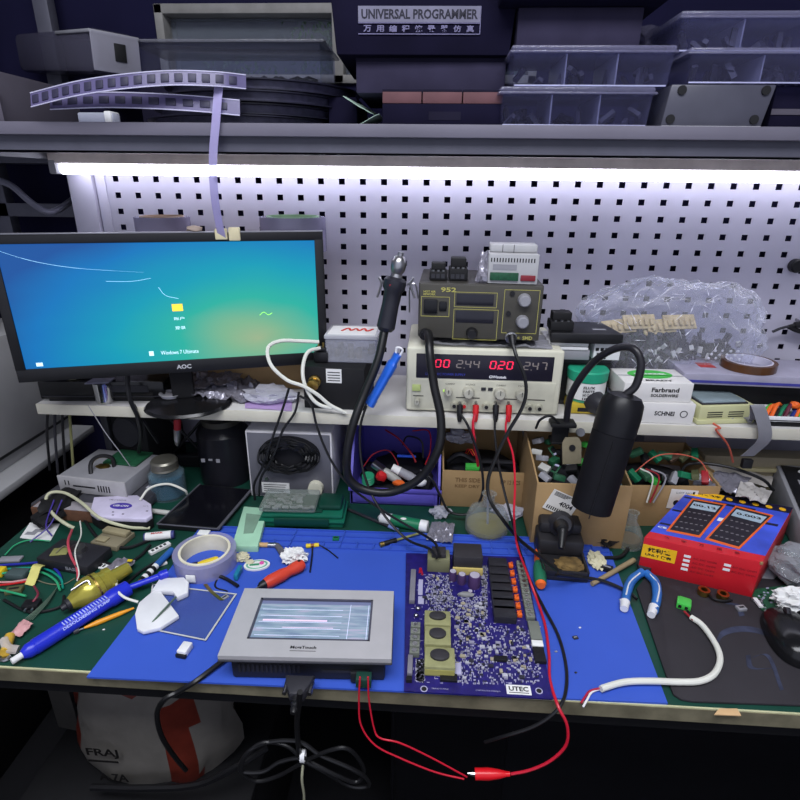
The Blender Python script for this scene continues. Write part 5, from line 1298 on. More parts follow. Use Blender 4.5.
for k in range(30):
    q = c2+Vector((-.062+.024*(k % 6)+random.uniform(-.006, .006), .020+.028*(k//6), zt2-.004+.006*(k//6)+random.uniform(-.006, .006)))
    b = MB((GREYP, DPCB, DARK, LIME, BLACKM, DPCB, mat('pale_relay', (170, 170, 165), .5), mat('olive_pcb', (88, 92, 62), .6, var=.3, scale=90), LIME, BLACK, GREYP, DPCB)[(k*5) % 12])
    M_ = TR(q) @ Euler((random.uniform(-.5, .5), random.uniform(-.7, .7), random.uniform(-1, 1))).to_matrix().to_4x4()
    b.box(-.010, .010, -.007, .007, -.005, .005 if (k*5) % 12 not in (1, 7, 11) else -.004, .001, M_)
    if (k*5) % 12 in (1, 5, 7, 11):
        b.use(BLACK); b.box(-.006, .003, -.004, .004, -.004, -.001, 0, M_); b.use(silk); b.box(.005, .009, -.004, .004, -.004, -.002, 0, M_)
    b.build('salvaged_part', None, names[(k*5) % 12]+', '+('front', 'second', 'middle', 'fourth', 'rear')[k//6]+' row, '+('far left', 'left', 'centre left', 'centre right', 'right', 'far right')[k % 6]+', tall carton', 'electronic part', 'parts filling the tall carton')
t = thing('circuit_card', 'tan rounded board standing in the tall carton beside the lamp post', 'circuit board', c2+Vector((-.008, .07, zt2+.004)), rot=(R(-20), 0, R(8)))
b = MB(mat('tan_pcb', (128, 120, 98), .6, var=.2)); b.prism([(-.018, 0), (.018, 0), (.018, .04), (.012, .05), (-.012, .05), (-.018, .04)], 0, .0025, FRONT); b.build('board', t)
b = MB(BLACK); b.cyl((0, -.0035, .03), (0, -.005, .03), .006, seg=16); b.build('sensor', t)
b = MB(STEEL); b.cyl(c2+Vector((.005, .09, zt2+.06)), c2+Vector((.005, .085, zt2+.062)), .008, seg=16); b.build('steel_disc', None, 'small steel disc at the back of the tall carton', 'disc')
# carton 3

x0_, x1_ = at(640, 545, y=-.30).x, at(735, 500, y=-.26).x
y3 = -.285; zt3 = at(690, 487, y=y3).z-BZ
t, W, D = open_carton('c', 'open brown carton of green terminals left of the multimeter box', .345, at(722, 490, y=y3).x, y3, y3+.15, zt3, R(3), hb=zt3+.02)
c3 = Vector((t.location.x, y3, BZ))
M_ = TR(.045-.02, -.0012, zt3-.028) @ FRONT @ RZ(R(-4))
b = MB(mat('carton_sticker', (215, 212, 205), .7)); b.box(-.026, .026, -.021, .021, 0, .0008, 0, M_); b.build('sticker', t)
b = MB(INK); b.text('LOT NO', .030, .004, M_ @ TR(.0, .014, .001)); b.lathe([(0, 0), (.006, 0), (.006, .0004), (0, .0004)], 16, M_ @ TR(-.010, -.008, .0008)); b.box(.016, .020, -.016, .018, .0008, .001, 0, M_); b.build('sticker_print', t)
b = MB(CARD); b.quad([(W, .01, zt3), (W, D, zt3+.015), (W+.035, D, zt3+.0), (W+.03, .01, zt3-.022)], .002); b.build('flap', t)
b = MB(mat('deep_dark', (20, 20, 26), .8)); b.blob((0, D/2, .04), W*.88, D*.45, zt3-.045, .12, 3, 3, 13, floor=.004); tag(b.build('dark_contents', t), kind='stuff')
random.seed(17)
cn = ['dark green', 'muted green', 'bright green', 'black', 'grey', 'deep green', 'olive', 'dull red', 'dark grey', 'pale green', 'charcoal', 'mid green', 'faded green', 'brown', 'dark olive', 'leaf green']
for k in range(16):
    q = c3+Vector((-.065+.019*(k % 8), .02+.055*(k//8), zt3+.004+.018*(k//8)+random.uniform(-.004, .012)))
    g = (GREEN, mat('muted_green', (60, 110, 80), .5), LIME, BLACK, GREYP, GREEN, mat('olive_pcb', (88, 92, 62), .6), mat('dark_red', (150, 30, 40), .5), DARK, mat('muted_green', (60, 110, 80), .5), BLACKM, GREEN, mat('muted_green', (60, 110, 80), .5), mat('brown_part', (80, 60, 45), .6), mat('olive_pcb', (88, 92, 62), .6), GREEN)[k]
    b = MB(g); M_ = TR(q) @ Euler((random.uniform(-.6, .6), random.uniform(-.7, .7), random.uniform(-1.5, 1.5))).to_matrix().to_4x4()
    b.box(-.013, .013, -.006, .006, -.006, .006, .001, M_)
    for j in range(4): b.box(-.010+.006*j, -.007+.006*j, -.0066, -.006, -.003, .002, 0, M_)
    b.build('terminal_plug', None, cn[k]+' terminal plug '+('in the front of' if k < 8 else 'at the back of')+' the carton left of the multimeter box', 'connector', 'terminal plugs filling the low carton')
wire([c3+Vector((-.07, .02, zt3+.01)), c3+Vector((-.02, .03, zt3+.05)), c3+Vector((.05, .03, zt3+.045)), c3+Vector((.082, .02, zt3+.004))], .0012, mat('dusky_red_wire', (190, 90, 70), .5), 'thin_wire', 'thin orange wire arching over the low carton of terminals')
for k in range(3): wire([c3+Vector((-.06+.01*k, .01, zt3+.03)), c3+Vector((-.04+.012*k, -.004, zt3+.02)), c3+Vector((-.045+.006*k, -.012, zt3-.03))], .0016, (WCABLE, mat('dark_red', (150, 30, 40), .5), GREYP)[k], 'thin_wire', ('white', 'dark red', 'grey')[k]+' wire hanging out of the low carton of terminals', grp='wires hanging from the low carton')
# clear flask with metal parts between the cartons
p = at(628, 542, z=BZ)
t = thing('glass_flask', 'small clear flask with metal bits between the lamp shade and the low carton', 'flask', (.352, -.345, BZ+.0005))
gl = clear('flask_glass', (190, 195, 180), .08, .05, edge=.45)
b = MB(gl); b.lathe([(0, 0), (.026, .0), (.027, .015), (.018, .035), (.009, .05), (.009, .065), (.011, .067), (.008, .067), (.008, .05), (.016, .034), (.0255, .014), (.024, .002), (0, .002)], 26); b.build('glass', t)
b = MB(BRASS); b.lathe([(0, .0022), (.022, .0022), (.021, .012), (0, .012)], 20); b.build('metal_contents', t)
# grey panels and papers at the right
t = thing('folded_card', 'grey folded cardboard sheets leaning on the wall behind the low carton', 'cardboard', (.475, -.13, BZ+.0005))
gpp = mat('grey_card_sheet', (150, 142, 145), .8, var=.1)
b = MB(gpp); b.quad([(-.05, -.05, 0), (.06, -.05, 0), (.07, .045, .10), (-.02, .045, .11)], .002); b.build('sheet', t)
b = MB(gpp); b.quad([(.01, -.09, 0), (.11, -.07, 0), (.08, .03, .07), (.0, .03, .08)], .002); b.build('sheet', t)
b = MB(mat('wrinkled_paper', (165, 160, 155), .8, var=.1)); L = [at(700, 470, y=-.20), at(770, 488, y=-.22), at(775, 470, y=-.13), at(722, 455, y=-.12)]
b.sheet(*L, 16, 10, .012, 25, seed=5); b.build('wrinkled_paper', None, 'wrinkled grey paper lying behind the multimeter box', 'paper')
t = thing('metal_rail', 'long tan metal rail lying at the back of the bench at the right', 'rail', (.67, -.15, BZ+.0005))
b = MB(mat('tan_rail', (138, 128, 104), .5, var=.12)); b.box(-.12, .25, -.02, .02, 0, .100, .002); b.build('body', t)
b = MB(mat('tan_rail_flange', (165, 156, 120), .5)); b.box(-.12, .25, -.028, -.02, .070, .078, .001); b.build('flange', t)
b = MB(INK); b.text('MODULE', .05, .008, TR(.05, -.0205, .060) @ FRONT, True); b.build('lettering', t)
p = at(748, 455, y=-.12)
t = thing('ribbon_plug', 'black plug at the end of the grey ribbon cable', 'connector', at(747, 462, y=-.25)+Vector((0, 0, -.012)))
b = MB(BLACK); b.box(-.009, .009, -.005, .005, 0, .018, .001); b.build('body', t)
b = MB(INK); b.box(-.007, .007, -.0056, -.005, .004, .008); b.build('key', t)
t = thing('keypad_unit', 'grey unit with a black sloping face lying at the right edge of the bench', 'instrument', (.745, -.285, BZ+.0005), R(-14))
b = MB(GREYP); b.prism([(-.11, 0), (.11, 0), (.11, .085), (-.11, .045)], -.075, .075, Matrix(((0, 0, 1, 0), (1, 0, 0, 0), (0, 1, 0, 0), (0, 0, 0, 1))) @ RZ(0), .003); b.build('body', t)
fM = TR(0, 0, .0665) @ RX(math.atan2(.04, .22))
b = MB(BLACK); b.box(-.068, .068, -.10, .10, 0, .002, .001, fM); b.build('face', t)
for k in range(3):
    b = MB(GREYP); b.box(-.05+.03*k, -.032+.03*k, .04, .055, .002, .0035, .001, fM); b.build('key', t)
b = MB(WHITEP); b.blob((-.025, .08, .085), .018, .012, .004, .1, 2, 2, 4); b.build('round_dial', t)
b = MB(foil); b.sheet(at(700, 487, z=BZ+.08), at(738, 495, z=BZ+.08), at(752, 478, z=BZ+.085), at(715, 472, z=BZ+.085), 16, 12, .012, 35, seed=15)
b.build('antistatic_bag', None, 'silver bag lying behind the multimeter box', 'bag')
b = MB(BLACKM); b.blob((.58, -.215, BZ+.035), .05, .035, .032, .25, 3, 3, 12, floor=BZ+.001); b.build('black_pouch', None, 'black pouch slumped right behind the multimeter box', 'pouch')
b = MB(foil2); b.blob((.55, -.225, BZ+.072), .045, .022, .012, .35, 3, 3, 14); b.build('plastic_bag', None, 'clear crumpled bag lying on the black pouch', 'bag')
b = MB(BLACK); b.tube([(.47, -.24, BZ+.08), (.50, -.21, BZ+.10), (.56, -.23, BZ+.108), (.62, -.25, BZ+.095), (.65, -.25, BZ+.07)], .003, 8); b.build('black_strap', None, 'black strap bowed behind the multimeter box', 'strap')

# ---- fan box
t = thing('fan_box', 'white metal enclosure with a grey front and a round fan opening', 'enclosure', (-.300, -.24, BZ+.0005))
zt = .152
b = MB(mat('enclosure_white', (205, 203, 205), .4)); b.box(-.092, .084, .002, .17, .0, zt, .003); b.build('case', t)
b = MB(mat('enclosure_front_grey', (96, 96, 104), .45, var=.08)); b.box(-.088, .080, 0, .003, .004, zt-.004, .001); b.build('front_panel', t)
b = MB(mat('deep_dark', (20, 20, 26), .8)); b.lathe([(0, 0), (.062, 0), (.062, .002), (0, .002)], 40, TR(-.002, .000, .104) @ FRONT @ Matrix.Diagonal((1, .66, 1, 1))); b.build('fan_opening', t)
b = MB(STEEL); b.cyl((-.055, 0, .045), (-.055, -.002, .045), .004, seg=12); b.build('screw', t)
b = MB(PAPER); b.box(-.066, -.008, -.001, 0, .012, .036); b.build('label', t)
b = MB(INK)
for k in range(4): b.box(-.062, -.02+.002*k, -.0014, -.001, .016+.005*k, .0172+.005*k)
b.build('label_print', t)
b = MB(CREAM); b.spin((.048, 0, .03), (.048, -.012, .03), [(.016, 0), (.015, 1), (0, 1)], 20); b.build('knob', t)
b = MB(RUBBER); q0 = Vector((-.302, -.247, BZ+.105))
pts = []
for k in range(150):
    a = k*.28; rr = .030+.033*k/150+.0015*math.sin(k*.9)
    pts.append(q0+Vector((rr*math.cos(a), -.004-.009*((k*7) % 5)/5, .64*rr*math.sin(a))))
b.tube(pts, .0024, 6, 2); b.build('coiled_cable', None, 'black cable wound in a round coil on the white enclosure', 'cable')
# green tool case
p, rz, wd = seat((270, 531), (342, 530), BZ)
t = thing('tool_case', 'dark green plastic case with a clear lidded tray in front of the white enclosure', 'case', (-.262, -.343, BZ+.0005), R(2))
gc = mat('green_case', (18, 92, 72), .35, var=.1)
b = MB(gc); b.box(-.078, .082, 0, .07, 0, .014, .004); b.box(-.080, .084, -.003, .073, .012, .017, .002); b.box(-.076, .080, .004, .070, .017, .026, .004); b.build('body', t)
b = MB(mat('dark_green_case', (12, 60, 48), .4)); b.box(-.05, .055, -.006, -.002, .006, .024, .002); b.build('latch', t)
b = MB(mat('dark_green_case', (12, 60, 48), .4)); b.box(-.076, .04, .012, .074, .026, .030, .002); b.box(.03, .076, .02, .070, .026, .038, .006); b.build('tray', t)
b = MB(clear('case_lid_clear', (150, 160, 150), .22, .15, edge=.5, bump=.4)); b.box(-.080, .028, .004, .074, .030, .042, .004); b.build('clear_lid', t)
b = MB(mat('grey_bits', (140, 140, 135), .5, var=.4, scale=80)); random.seed(9)
for k in range(40):
    q = Vector((random.uniform(-.068, .018), random.uniform(.014, .066), .032)); b.box(q.x-.006, q.x+.006, q.y-.002, q.y+.002, q.z, q.z+.004, 0)
tag(b.build('small_bits', t), kind='stuff')
# pale green slab
p0, p1, p2, p3 = at(232, 548, z=BZ+.012), at(258, 548, z=BZ+.012), at(268, 510, z=BZ+.012), at(244, 508, z=BZ+.012)
t = thing('eraser_block', 'pale mint box leaning beside the green tool case', 'box', (p0.x, p0.y, BZ+.0005))
b = wmb(t, mat('mint_card', (160, 205, 175), .6, var=.08)); b.prism([tuple(q[:2]) for q in (p0, p1, p2, p3)], BZ+.0005, BZ+.016, bev=.001); b.build('body', t)
b = wmb(t, mat('mint_print', (120, 150, 130), .7)); c_ = [p0.lerp(p2, .3), p1.lerp(p3, .3), p2.lerp(p0, .2), p3.lerp(p1, .2)]; b.prism([tuple(q[:2]) for q in c_], BZ+.016, BZ+.0166); b.build('faded_print', t)
# black tablet
Z = BZ+.001
c_ = [at(157, 524, z=BZ+.012), at(218, 529, z=BZ+.012), at(252, 489, z=BZ+.012), at(200, 484, z=BZ+.012)]
t = thing('tablet', 'black slate-like tablet lying face up behind the large tape roll', 'tablet', (c_[0].x, c_[0].y, BZ+.0005))
b = wmb(t, BLACK); b.prism([tuple(q[:2]) for q in c_], BZ+.0005, BZ+.012, bev=.002); b.build('body', t)
cc_ = sum(c_, Vector())/4; b = wmb(t, mat('tablet_glass', (14, 14, 20), .15)); b.prism([tuple((cc_+(q-cc_)*.93)[:2]) for q in c_], BZ+.012, BZ+.0125); b.build('glass', t)
b = wmb(t, mat('tablet_rim_grey', (84, 84, 92), .4)); b.tube([c_[1]+Vector((0, 0, .0)), c_[2]], .003, 6, sm=False); b.tube([c_[0], c_[3]], .0015, 6, sm=False); b.tube([c_[0], c_[1]], .0015, 6, sm=False); b.build('rim', t)
# teal jar
t = thing('solvent_jar', 'glass jar of teal liquid with a metal lid at the left back', 'jar', (-.565, -.245, BZ+.0005))
b = MB(clear('jar_glass', (150, 175, 180), .06, .05, edge=.35)); b.lathe([(0, 0), (.034, 0), (.036, .004), (.036, .052), (.026, .064), (.024, .072), (.022, .072), (.024, .062), (.033, .05), (.033, .004), (0, .003)], 30); b.build('glass', t)
b = MB(mat('teal_liquid', (10, 74, 90), .15)); b.lathe([(0, .0035), (.0328, .0045), (.0328, .046), (0, .046)], 30); b.build('liquid', t)
b = MB(mat('worn_lid', (120, 118, 108), .35, .7, var=.2)); b.lathe([(0, .084), (.024, .084), (.027, .080), (.026, .076), (.027, .072), (.026, .068), (.0275, .064), (.025, .064), (.025, .0725), (0, .0725)], 28); b.build('lid', t)
# black boxes under the shelf
t = thing('black_canister', 'tall black canister under the shelf left of the white enclosure', 'canister', (-.47, -.16, BZ+.0005))
b = MB(mat('canister_black', (22, 22, 28), .35)); b.lathe([(0, 0), (.055, 0), (.055, .115), (.046, .128), (.04, .134), (0, .134)], 30); b.build('body', t)
b = MB(mat('brushed_ring', (70, 68, 62), .4, .6)); b.lathe([(.034, .134), (.041, .134), (.041, .146), (.034, .146), (0, .146)], 26); b.build('neck_ring', t)
b = MB(GREYP); 
for k in range(3): b.box(-.03+.016*k, -.022+.016*k, -.056, -.0545, .064+.004*(k % 2), .072)
b.build('worn_marks', t)
t = thing('speaker', 'black speaker-like box under the left end of the shelf', 'speaker', (-.672, -.10, BZ+.0005), R(-14))
b = MB(BLACKM); b.box(-.052, .052, -.06, .06, 0, .168, .006); b.build('body', t)
b = MB(DARK); b.spin((0, -.060, .10), (0, -.064, .10), [(.036, 0), (.034, 1), (.01, .4), (0, .4)], 26); b.build('cone', t)
t = thing('folding_stand', 'black folding stand with crossed legs under the shelf behind the drive', 'stand', (-.585, -.11, BZ+.0005))
for (a, c) in (((-.05, 0, .003), (.06, .02, .125)), ((.06, 0, .003), (-.05, .02, .125))):
    b = MB(BLACK); b.cyl(a, c, .0035, seg=10); b.build('cross_leg', t)
b = MB(BLACK); b.box(-.08, .09, .028, .036, 0, .012, .002); b.build('foot_bar', t); b = MB(BLACK); b.box(-.08, .09, -.016, -.004, .0, .03, .003); b.build('front_bar', t)
t = thing('marker_pen', 'red and grey pen hanging nib down under the shelf above the teal jar', 'pen', at(176, 430, y=-.235)+Vector((0, 0, -.02)), rot=(0, R(8), 0))
b = MB(mat('dark_red', (150, 30, 40), .5)); b.cyl((0, 0, .022), (0, 0, .062), .007, seg=14); b.build('barrel', t)
b = MB(STEEL); b.spin((0, 0, .022), (0, 0, -.016), [(.0075, 0), (.007, .6), (.0045, .9), (.002, 1), (0, 1)], 14); b.build('cap', t)
# optical drive on a dark laptop
t = thing('closed_laptop', 'dark closed laptop under the grey disc drive', 'laptop', (-.69, -.26, BZ+.0005), R(-6))
b = MB(mat('laptop_grey', (62, 62, 68), .4)); b.box(-.105, .115, -.085, .09, .002, .022, .004); b.build('lid', t)
b = MB(BLACKM); b.box(-.103, .113, -.083, .088, 0, .010, .003); b.build('base', t)
t = thing('disc_drive', 'grey desktop disc drive with a slotted front panel lying on the dark laptop', 'disc drive', (-.695, -.292, BZ+.0235), R(-7))
dg = mat('drive_grey', (150, 150, 155), .5, .2, var=.08)
b = MB(dg); b.box(-.075, .075, 0, .12, 0, .036, .002); b.build('case', t)
b = MB(mat('drive_front', (165, 163, 165), .5)); b.box(-.076, .076, -.004, .0, .001, .037, .0015); b.build('front_panel', t)
b = MB(INK); b.box(-.042, .008, -.0046, -.004, .016, .019)
for x in (-.060, -.052): b.box(x, x+.002, -.0046, -.004, .018, .028)
for k in range(5): b.box(.014+.006*k, .0165+.006*k, -.0046, -.004, .010, .024)
b.build('slots', t)
b = MB(BRASS); b.blob((-.01, .05, .0365), .016, .010, .003, .3, 3, 2, 4, floor=.0362); b.build('label_scrap', t)
b = MB(DPCB); b.box(-.02, .058, .06, .122, .0362, .040, .001); b.build('circuit_cover', t)
wire([at(100, 492, y=-.28), at(92, 478, y=-.275), at(91, 463, y=-.26), at(100, 456, y=-.25), at(112, 458, y=-.24), at(114, 468, y=-.24)], .0042, BLACK, 'black_cable', 'thick black cable looped over the grey disc drive')
# white device with oval emblem
c_ = [at(u, v, z=BZ+.028) for u, v in ((94, 497), (137, 495), (151, 504), (152, 515), (146, 519), (97, 517), (90, 512))]
t = thing('usb_adapter', 'white flat device with a purple oval emblem in front of the disc drive', 'adapter', (-.575, -.33, BZ+.0005))
b = wmb(t, BLACKM); b.prism([tuple(q[:2]) for q in c_], BZ+.0005, BZ+.020, bev=.001); b.build('base', t)
b = wmb(t, mat('lavender_white_plastic', (205, 198, 222), .45)); b.prism([tuple(q[:2]) for q in c_], BZ+.020, BZ+.028, bev=.001); b.build('cover', t)
b = wmb(t, mat('purple_emblem', (70, 50, 160), .5)); q = at(121, 506, z=BZ+.0283); b.lathe([(0, 0), (1, 0), (1, .0006), (0, .0006)], 32, TR(q) @ Matrix.Diagonal((.0215, .0105, 1, 1))); b.build('emblem', t)
b = wmb(t, WINK); b.text('USB-CAN', .030, .006, TR(q+Vector((0, 0, .0008))), True); b.build('emblem_lettering', t)
b = wmb(t, INK)
for (u, v) in ((113, 512), (113, 515), (123, 514), (147, 511)): q = at(u, v, z=BZ+.0283); b.box(q.x-.002, q.x+.002, q.y-.001, q.y+.001, BZ+.0282, BZ+.0286)
q = at(118, 500, z=BZ+.0283); b.text('USB CONVERTER', .034, .0035, TR(q)); q = at(146, 506, z=BZ+.0283); b.text('RX TX', .01, .003, TR(q)); b.build('print', t)
# brown long box under it
p = at(35, 505, z=BZ+.02); q = at(92, 512, z=BZ+.02)
t = thing('wooden_strip', 'brown chipped wooden strip with a grey top left of the white device', 'strip', ((p.x+q.x)/2, (p.y+q.y)/2, BZ+.0005), R(-4))
b = MB(mat('brown_wood', (92, 62, 45), .8, var=.4, scale=40)); b.box(-.06, .07, -.012, .02, 0, .024, .002); b.build('body', t)
b = MB(mat('grey_tape', (150, 145, 150), .4)); b.box(-.055, .07, -.010, .018, .0242, .0255, .0005); b.build('top_tape', t)
# white printed sheet, beige board, black box
t = thing('paper_sheet', 'white sheet with grey printing near the left end of the bench', 'paper', (0, 0, BZ+.001))
L = [at(u, v, z=BZ+.001) for u, v in ((20, 538), (50, 542), (60, 524), (30, 523))]
b = wmb(t, PAPER); b.prism([tuple(q[:2]) for q in L], BZ+.001, BZ+.0018); b.build('sheet', t)
b = wmb(t, GREYP)
for k in range(3):
    q = L[0].lerp(L[2], .3+.2*k); b.box(q.x-.012, q.x+.008, q.y-.005, q.y+.004, BZ+.0018, BZ+.0021)
b.build('print', t)
t = thing('relay_board', 'tan terminal board lying behind the black box at the left', 'circuit board', at(113, 542, z=BZ+.0005), R(-12))
b = MB(mat('tan_pcb', (128, 120, 98), .6, var=.2)); b.box(-.028, .028, -.022, .025, 0, .010, .001); b.build('body', t)
b = MB(mat('tan_light', (150, 140, 110), .6)); b.box(-.026, .026, .005, .02, .010, .018, .002); b.box(-.020, .0, -.018, -.004, .010, .014, .001); b.build('terminal_row', t)
t = thing('project_box', 'black box with a round silver knob and wires near the left end', 'box', at(74, 564, z=BZ+.0005), R(-10))
b = MB(mat('project_box_black', (38, 37, 42), .45)); b.box(-.052, .050, -.022, .035, 0, .020, .002); b.build('body', t)
b = MB(STEEL); b.lathe([(0, .020), (.014, .020), (.013, .028), (0, .028)], 24, TR(.004, .01, 0)); b.build('knob', t)
b = MB(GREYP); b.text('BASIC', .028, .007, TR(.02, -.0226, .010) @ FRONT, True); b.build('lettering', t)
b = MB(mat('khaki_tape', (140, 140, 85), .6)); b.box(-.035, -.008, .0, .02, .0202, .022, .0005, RZ(.4)); b.build('tape_patch', t)
# bits strewn over the left
for i, (u0, v0, u1, v1, w_, h_, m_, nm, lab, cat) in enumerate((
    (145, 541, 175, 538, .014, .014, mat('navy_white_marker', (60, 64, 120), .5), 'marker', 'short blue and white marker behind the tape roll', 'pen'),
    (150, 555, 170, 545, .010, .006, PAPER, 'label_strip', 'white printed strip left of the tape roll', 'label'),
    (93, 566, 108, 568, .012, .003, PAPER, 'paper_scrap', 'white scrap of paper right of the black project box', 'paper'),
    (0, 561, 22, 560, .014, .004, GREYP, 'metal_plate', 'pale metal plate at the left edge of the bench', 'plate'))):
    p, q = at(u0, v0, z=BZ), at(u1, v1, z=BZ); d = q-p
    t = thing(nm, lab, cat, (p.x, p.y, BZ+.0006), math.atan2(d.y, d.x))
    if nm == 'marker':
        b = MB(m_); b.cyl((0, 0, .0075), (d.length, 0, .0075), .0075, seg=16); b.build('barrel', t); b = MB(PAPER); b.cyl((d.length*.05, 0, .0078), (d.length*.9, 0, .0078), .0077, seg=16); b.build('label', t)
        b = MB(mat('red_print', (205, 60, 50), .7)); b.text('MARK', d.length*.4, .005, TR(d.length*.45, -.002, .0157), True); b.build('lettering', t)
    else:
        b = MB(m_); b.box(0, d.length, -w_/2, w_/2, 0, h_, .0005); b.build('body', t)
        b = MB(INK)
        for k in range(4): b.box(d.length*(.1+.2*k), d.length*(.22+.2*k), -w_*.3, w_*.3, h_, h_+.0002)
        if nm != 'metal_plate': b.build('print', t)
# ---------------------------------------------------------------- tools and clutter on the bench
MZ = BZ+.0036     # top of the blue mat
# glass flask with liquid
p = at(487, 536, z=BZ)
t = thing('glass_bottle', 'squat clear glass bottle with a little yellow liquid behind the circuit board', 'bottle', (p.x, -.325, BZ+.0005))
gl2 = clear('bottle_glass', (185, 190, 180), .05, .04, edge=.45)
b = MB(gl2); b.lathe([(0, 0), (.036, 0), (.041, .006), (.041, .03), (.034, .046), (.014, .056), (.011, .064), (.011, .080), (.014, .082), (.009, .082), (.009, .064), (.012, .054), (.032, .044), (.039, .03), (.039, .008), (.034, .003), (0, .003)], 36); b.build('glass', t)
b = MB(mat('yellow_liquid', (142, 132, 70), .1)); b.lathe([(0, .0035), (.034, .0035), (.0385, .009), (.0385, .016), (0, .016)], 34); b.build('liquid', t)
b = MB(clear('dip_tube', (190, 190, 185), .4)); b.cyl((.002, 0, .006), (-.002, 0, .078), .0022, seg=8); b.build('dip_tube', t)
# glue tube
p, q = at(378, 517, z=BZ+.011), at(428, 527, z=BZ+.011)
t = thing('glue_tube', 'green and white glue tube lying in front of the purple bin', 'tube', (0, 0, BZ+.0005)); d = q-p
b = wmb(t, WHITEP); b.spin(p, p+d*.28, [(.002, 0), (.010, .2), (.0115, 1)], 18); b.build('shoulder', t)
b = wmb(t, GREEN); b.cyl(p+d*.28, p+d*.85, .0115, seg=18); b.build('sleeve', t)
b = wmb(t, WHITEP); b.spin(p+d*.85, q, [(.0117, 0), (.0117, .9), (.010, 1), (0, 1)], 18); b.build('end_cap', t)
b = wmb(t, PAPER); m_ = p+d*.52+Vector((0, -.004, .0108)); b.blob(tuple(m_), .006, .004, .001, 0, 1, 2); b.build('printed_spot', t)
# small silver foils
b = MB(foil2); q = at(418, 513, z=BZ); b.blob((.005, -.285, BZ+.012), .018, .014, .012, .4, 3, 3, 3, floor=BZ+.001); b.build('foil_scrap', None, 'clear crumpled scrap left of the glass bottle', 'scrap')
b = MB(foil); b.sheet(at(426, 540, z=BZ+.008), at(452, 544, z=BZ+.008), at(455, 524, z=BZ+.014), at(432, 522, z=BZ+.014), 14, 12, .010, 60, seed=2, lift=.004); b.build('foil_packet', None, 'crumpled silver packet at the mat edge behind the circuit board', 'packet')
# rf connector with cable end
p = at(383, 544, z=MZ+.004); q = at(420, 533, z=MZ+.006)
t = thing('barrel_connector', 'small black and brass barrel plug on the mat tray strip', 'connector', (0, 0, MZ))
b = wmb(t, BLACK); b.cyl(p.lerp(q, .0), p.lerp(q, .35), .0045, seg=14); b.build('barrel', t)
b = wmb(t, BRASS); b.cyl(p.lerp(q, -.08), p.lerp(q, .02), .0048, seg=14); b.build('tip', t)
b = wmb(t, mat('khaki_heatshrink', (140, 140, 85), .6)); b.cyl(p.lerp(q, .35), q, .0022, seg=10); b.build('sleeve', t)
# test probe / thin pen
p, q = at(340, 506, z=BZ+.004), at(398, 530, z=BZ+.004)
t = thing('probe_pen', 'thin grey probe with a pale blue collar between the tool case and the glue tube', 'probe', (0, 0, BZ+.0005))
b = wmb(t, DARK); b.cyl(p, p.lerp(q, .85), .003, seg=10); b.build('shaft', t); b = wmb(t, mat('pale_blue', (130, 150, 210), .4)); b.cyl(p.lerp(q, .85), q, .0034, seg=10); b.build('collar', t)

# large clear tape roll lying flat with things inside
p = at(206, 566, z=BZ)
cx, cy = at(205.5, 556, z=BZ+.02)[:2]
t = thing('tape_roll', 'large roll of clear packing tape lying flat with a yellow tool inside', 'tape', (cx, cy, BZ+.0005))
b = MB(clear('packing_tape_clear', (170, 168, 205), .4, .08, edge=.35)); b.lathe([(.043, 0), (.0515, .0), (.052, .032), (.043, .032)], 56, closed=True); b.build('wound_tape', t)
b = MB(mat('tape_core_card', (222, 216, 192), .7)); b.lathe([(.0385, 0), (.0427, 0), (.0427, .0335), (.0385, .0335)], 56, closed=True); b.build('core', t)
b = MB(PAPER); b.box(-.012, .004, -.0545, -.0522, .008, .022, .002); b.build('label', t)
b = MB(PAPER); b.box(-.03, -.010, .040, .0535, .032, .0345, .0005); b.build('tape_end', t)
t = thing('utility_knife', 'yellow handled tool lying inside the large clear tape roll', 'tool', (cx-.01, cy-.01, BZ+.008), rot=(0, R(-8), R(22)))
b = MB(YEL); b.spin((0, 0, 0), (.034, 0, 0), [(.005, 0), (.0062, .2), (.0062, .9), (.004, 1), (0, 1)], 14); b.build('grip', t)
b = MB(mat('navy_plastic', (35, 34, 80), .4)); b.cyl((-.022, 0, 0), (0, 0, 0), .007, seg=14); b.build('collar', t)
b = MB(mat('deep_dark', (20, 20, 26), .8)); b.lathe([(0, 0), (.038, 0), (.038, .002), (0, .002)], 40, TR(cx, cy, BZ+.0012)); b.build('dark_disc', None, 'dark disc at the bottom inside the large tape roll', 'disc')
# blue solder sucker
p, q = at(22, 655, z=BZ+.011), at(128, 588, z=BZ+.016)
t = thing('solder_sucker', 'blue desoldering pump with a white nozzle lying across the left front of the bench', 'tool', (0, 0, BZ+.0005)); d = q-p
sb = mat('pump_blue', (35, 48, 190), .3, var=.06)
b = wmb(t, sb); b.spin(p, q, [(.006, 0), (.0105, .05), (.0105, .1), (.0115, .105), (.0115, .78), (.0135, .82), (.0135, .9), (.0125, 1.0), (0, 1.0)], 24); b.build('barrel', t)
q2 = at(168, 573, z=BZ+.02)
b = wmb(t, sb); b.spin(q, q2, [(.005, 0), (.005, .75), (.0075, .8), (.0075, 1), (0, 1)], 16); b.build('plunger', t)
b = wmb(t, PAPER); b.cyl(p-d*.085, p+d*.01, .0045, seg=14); b.build('nozzle', t, 'white nozzle')
b = wmb(t, mat('pump_print_white', (170, 180, 240), .5))
ex = d.normalized(); up = Vector((0, 0, 1)); ey = (up-ex*up.dot(ex)).normalized(); sd = ex.cross(ey)
for k in range(16):
    c_ = p+d*(.36+.027*k)+(ey*.9-(-sd)*-.0).normalized()*.0112+sd*.004
    b.box(-.0008, .0008, -.004, .004, -.0008, .0008, 0, TR(c_) @ Matrix((tuple(ex), tuple(sd), tuple(ey))).transposed().to_4x4())
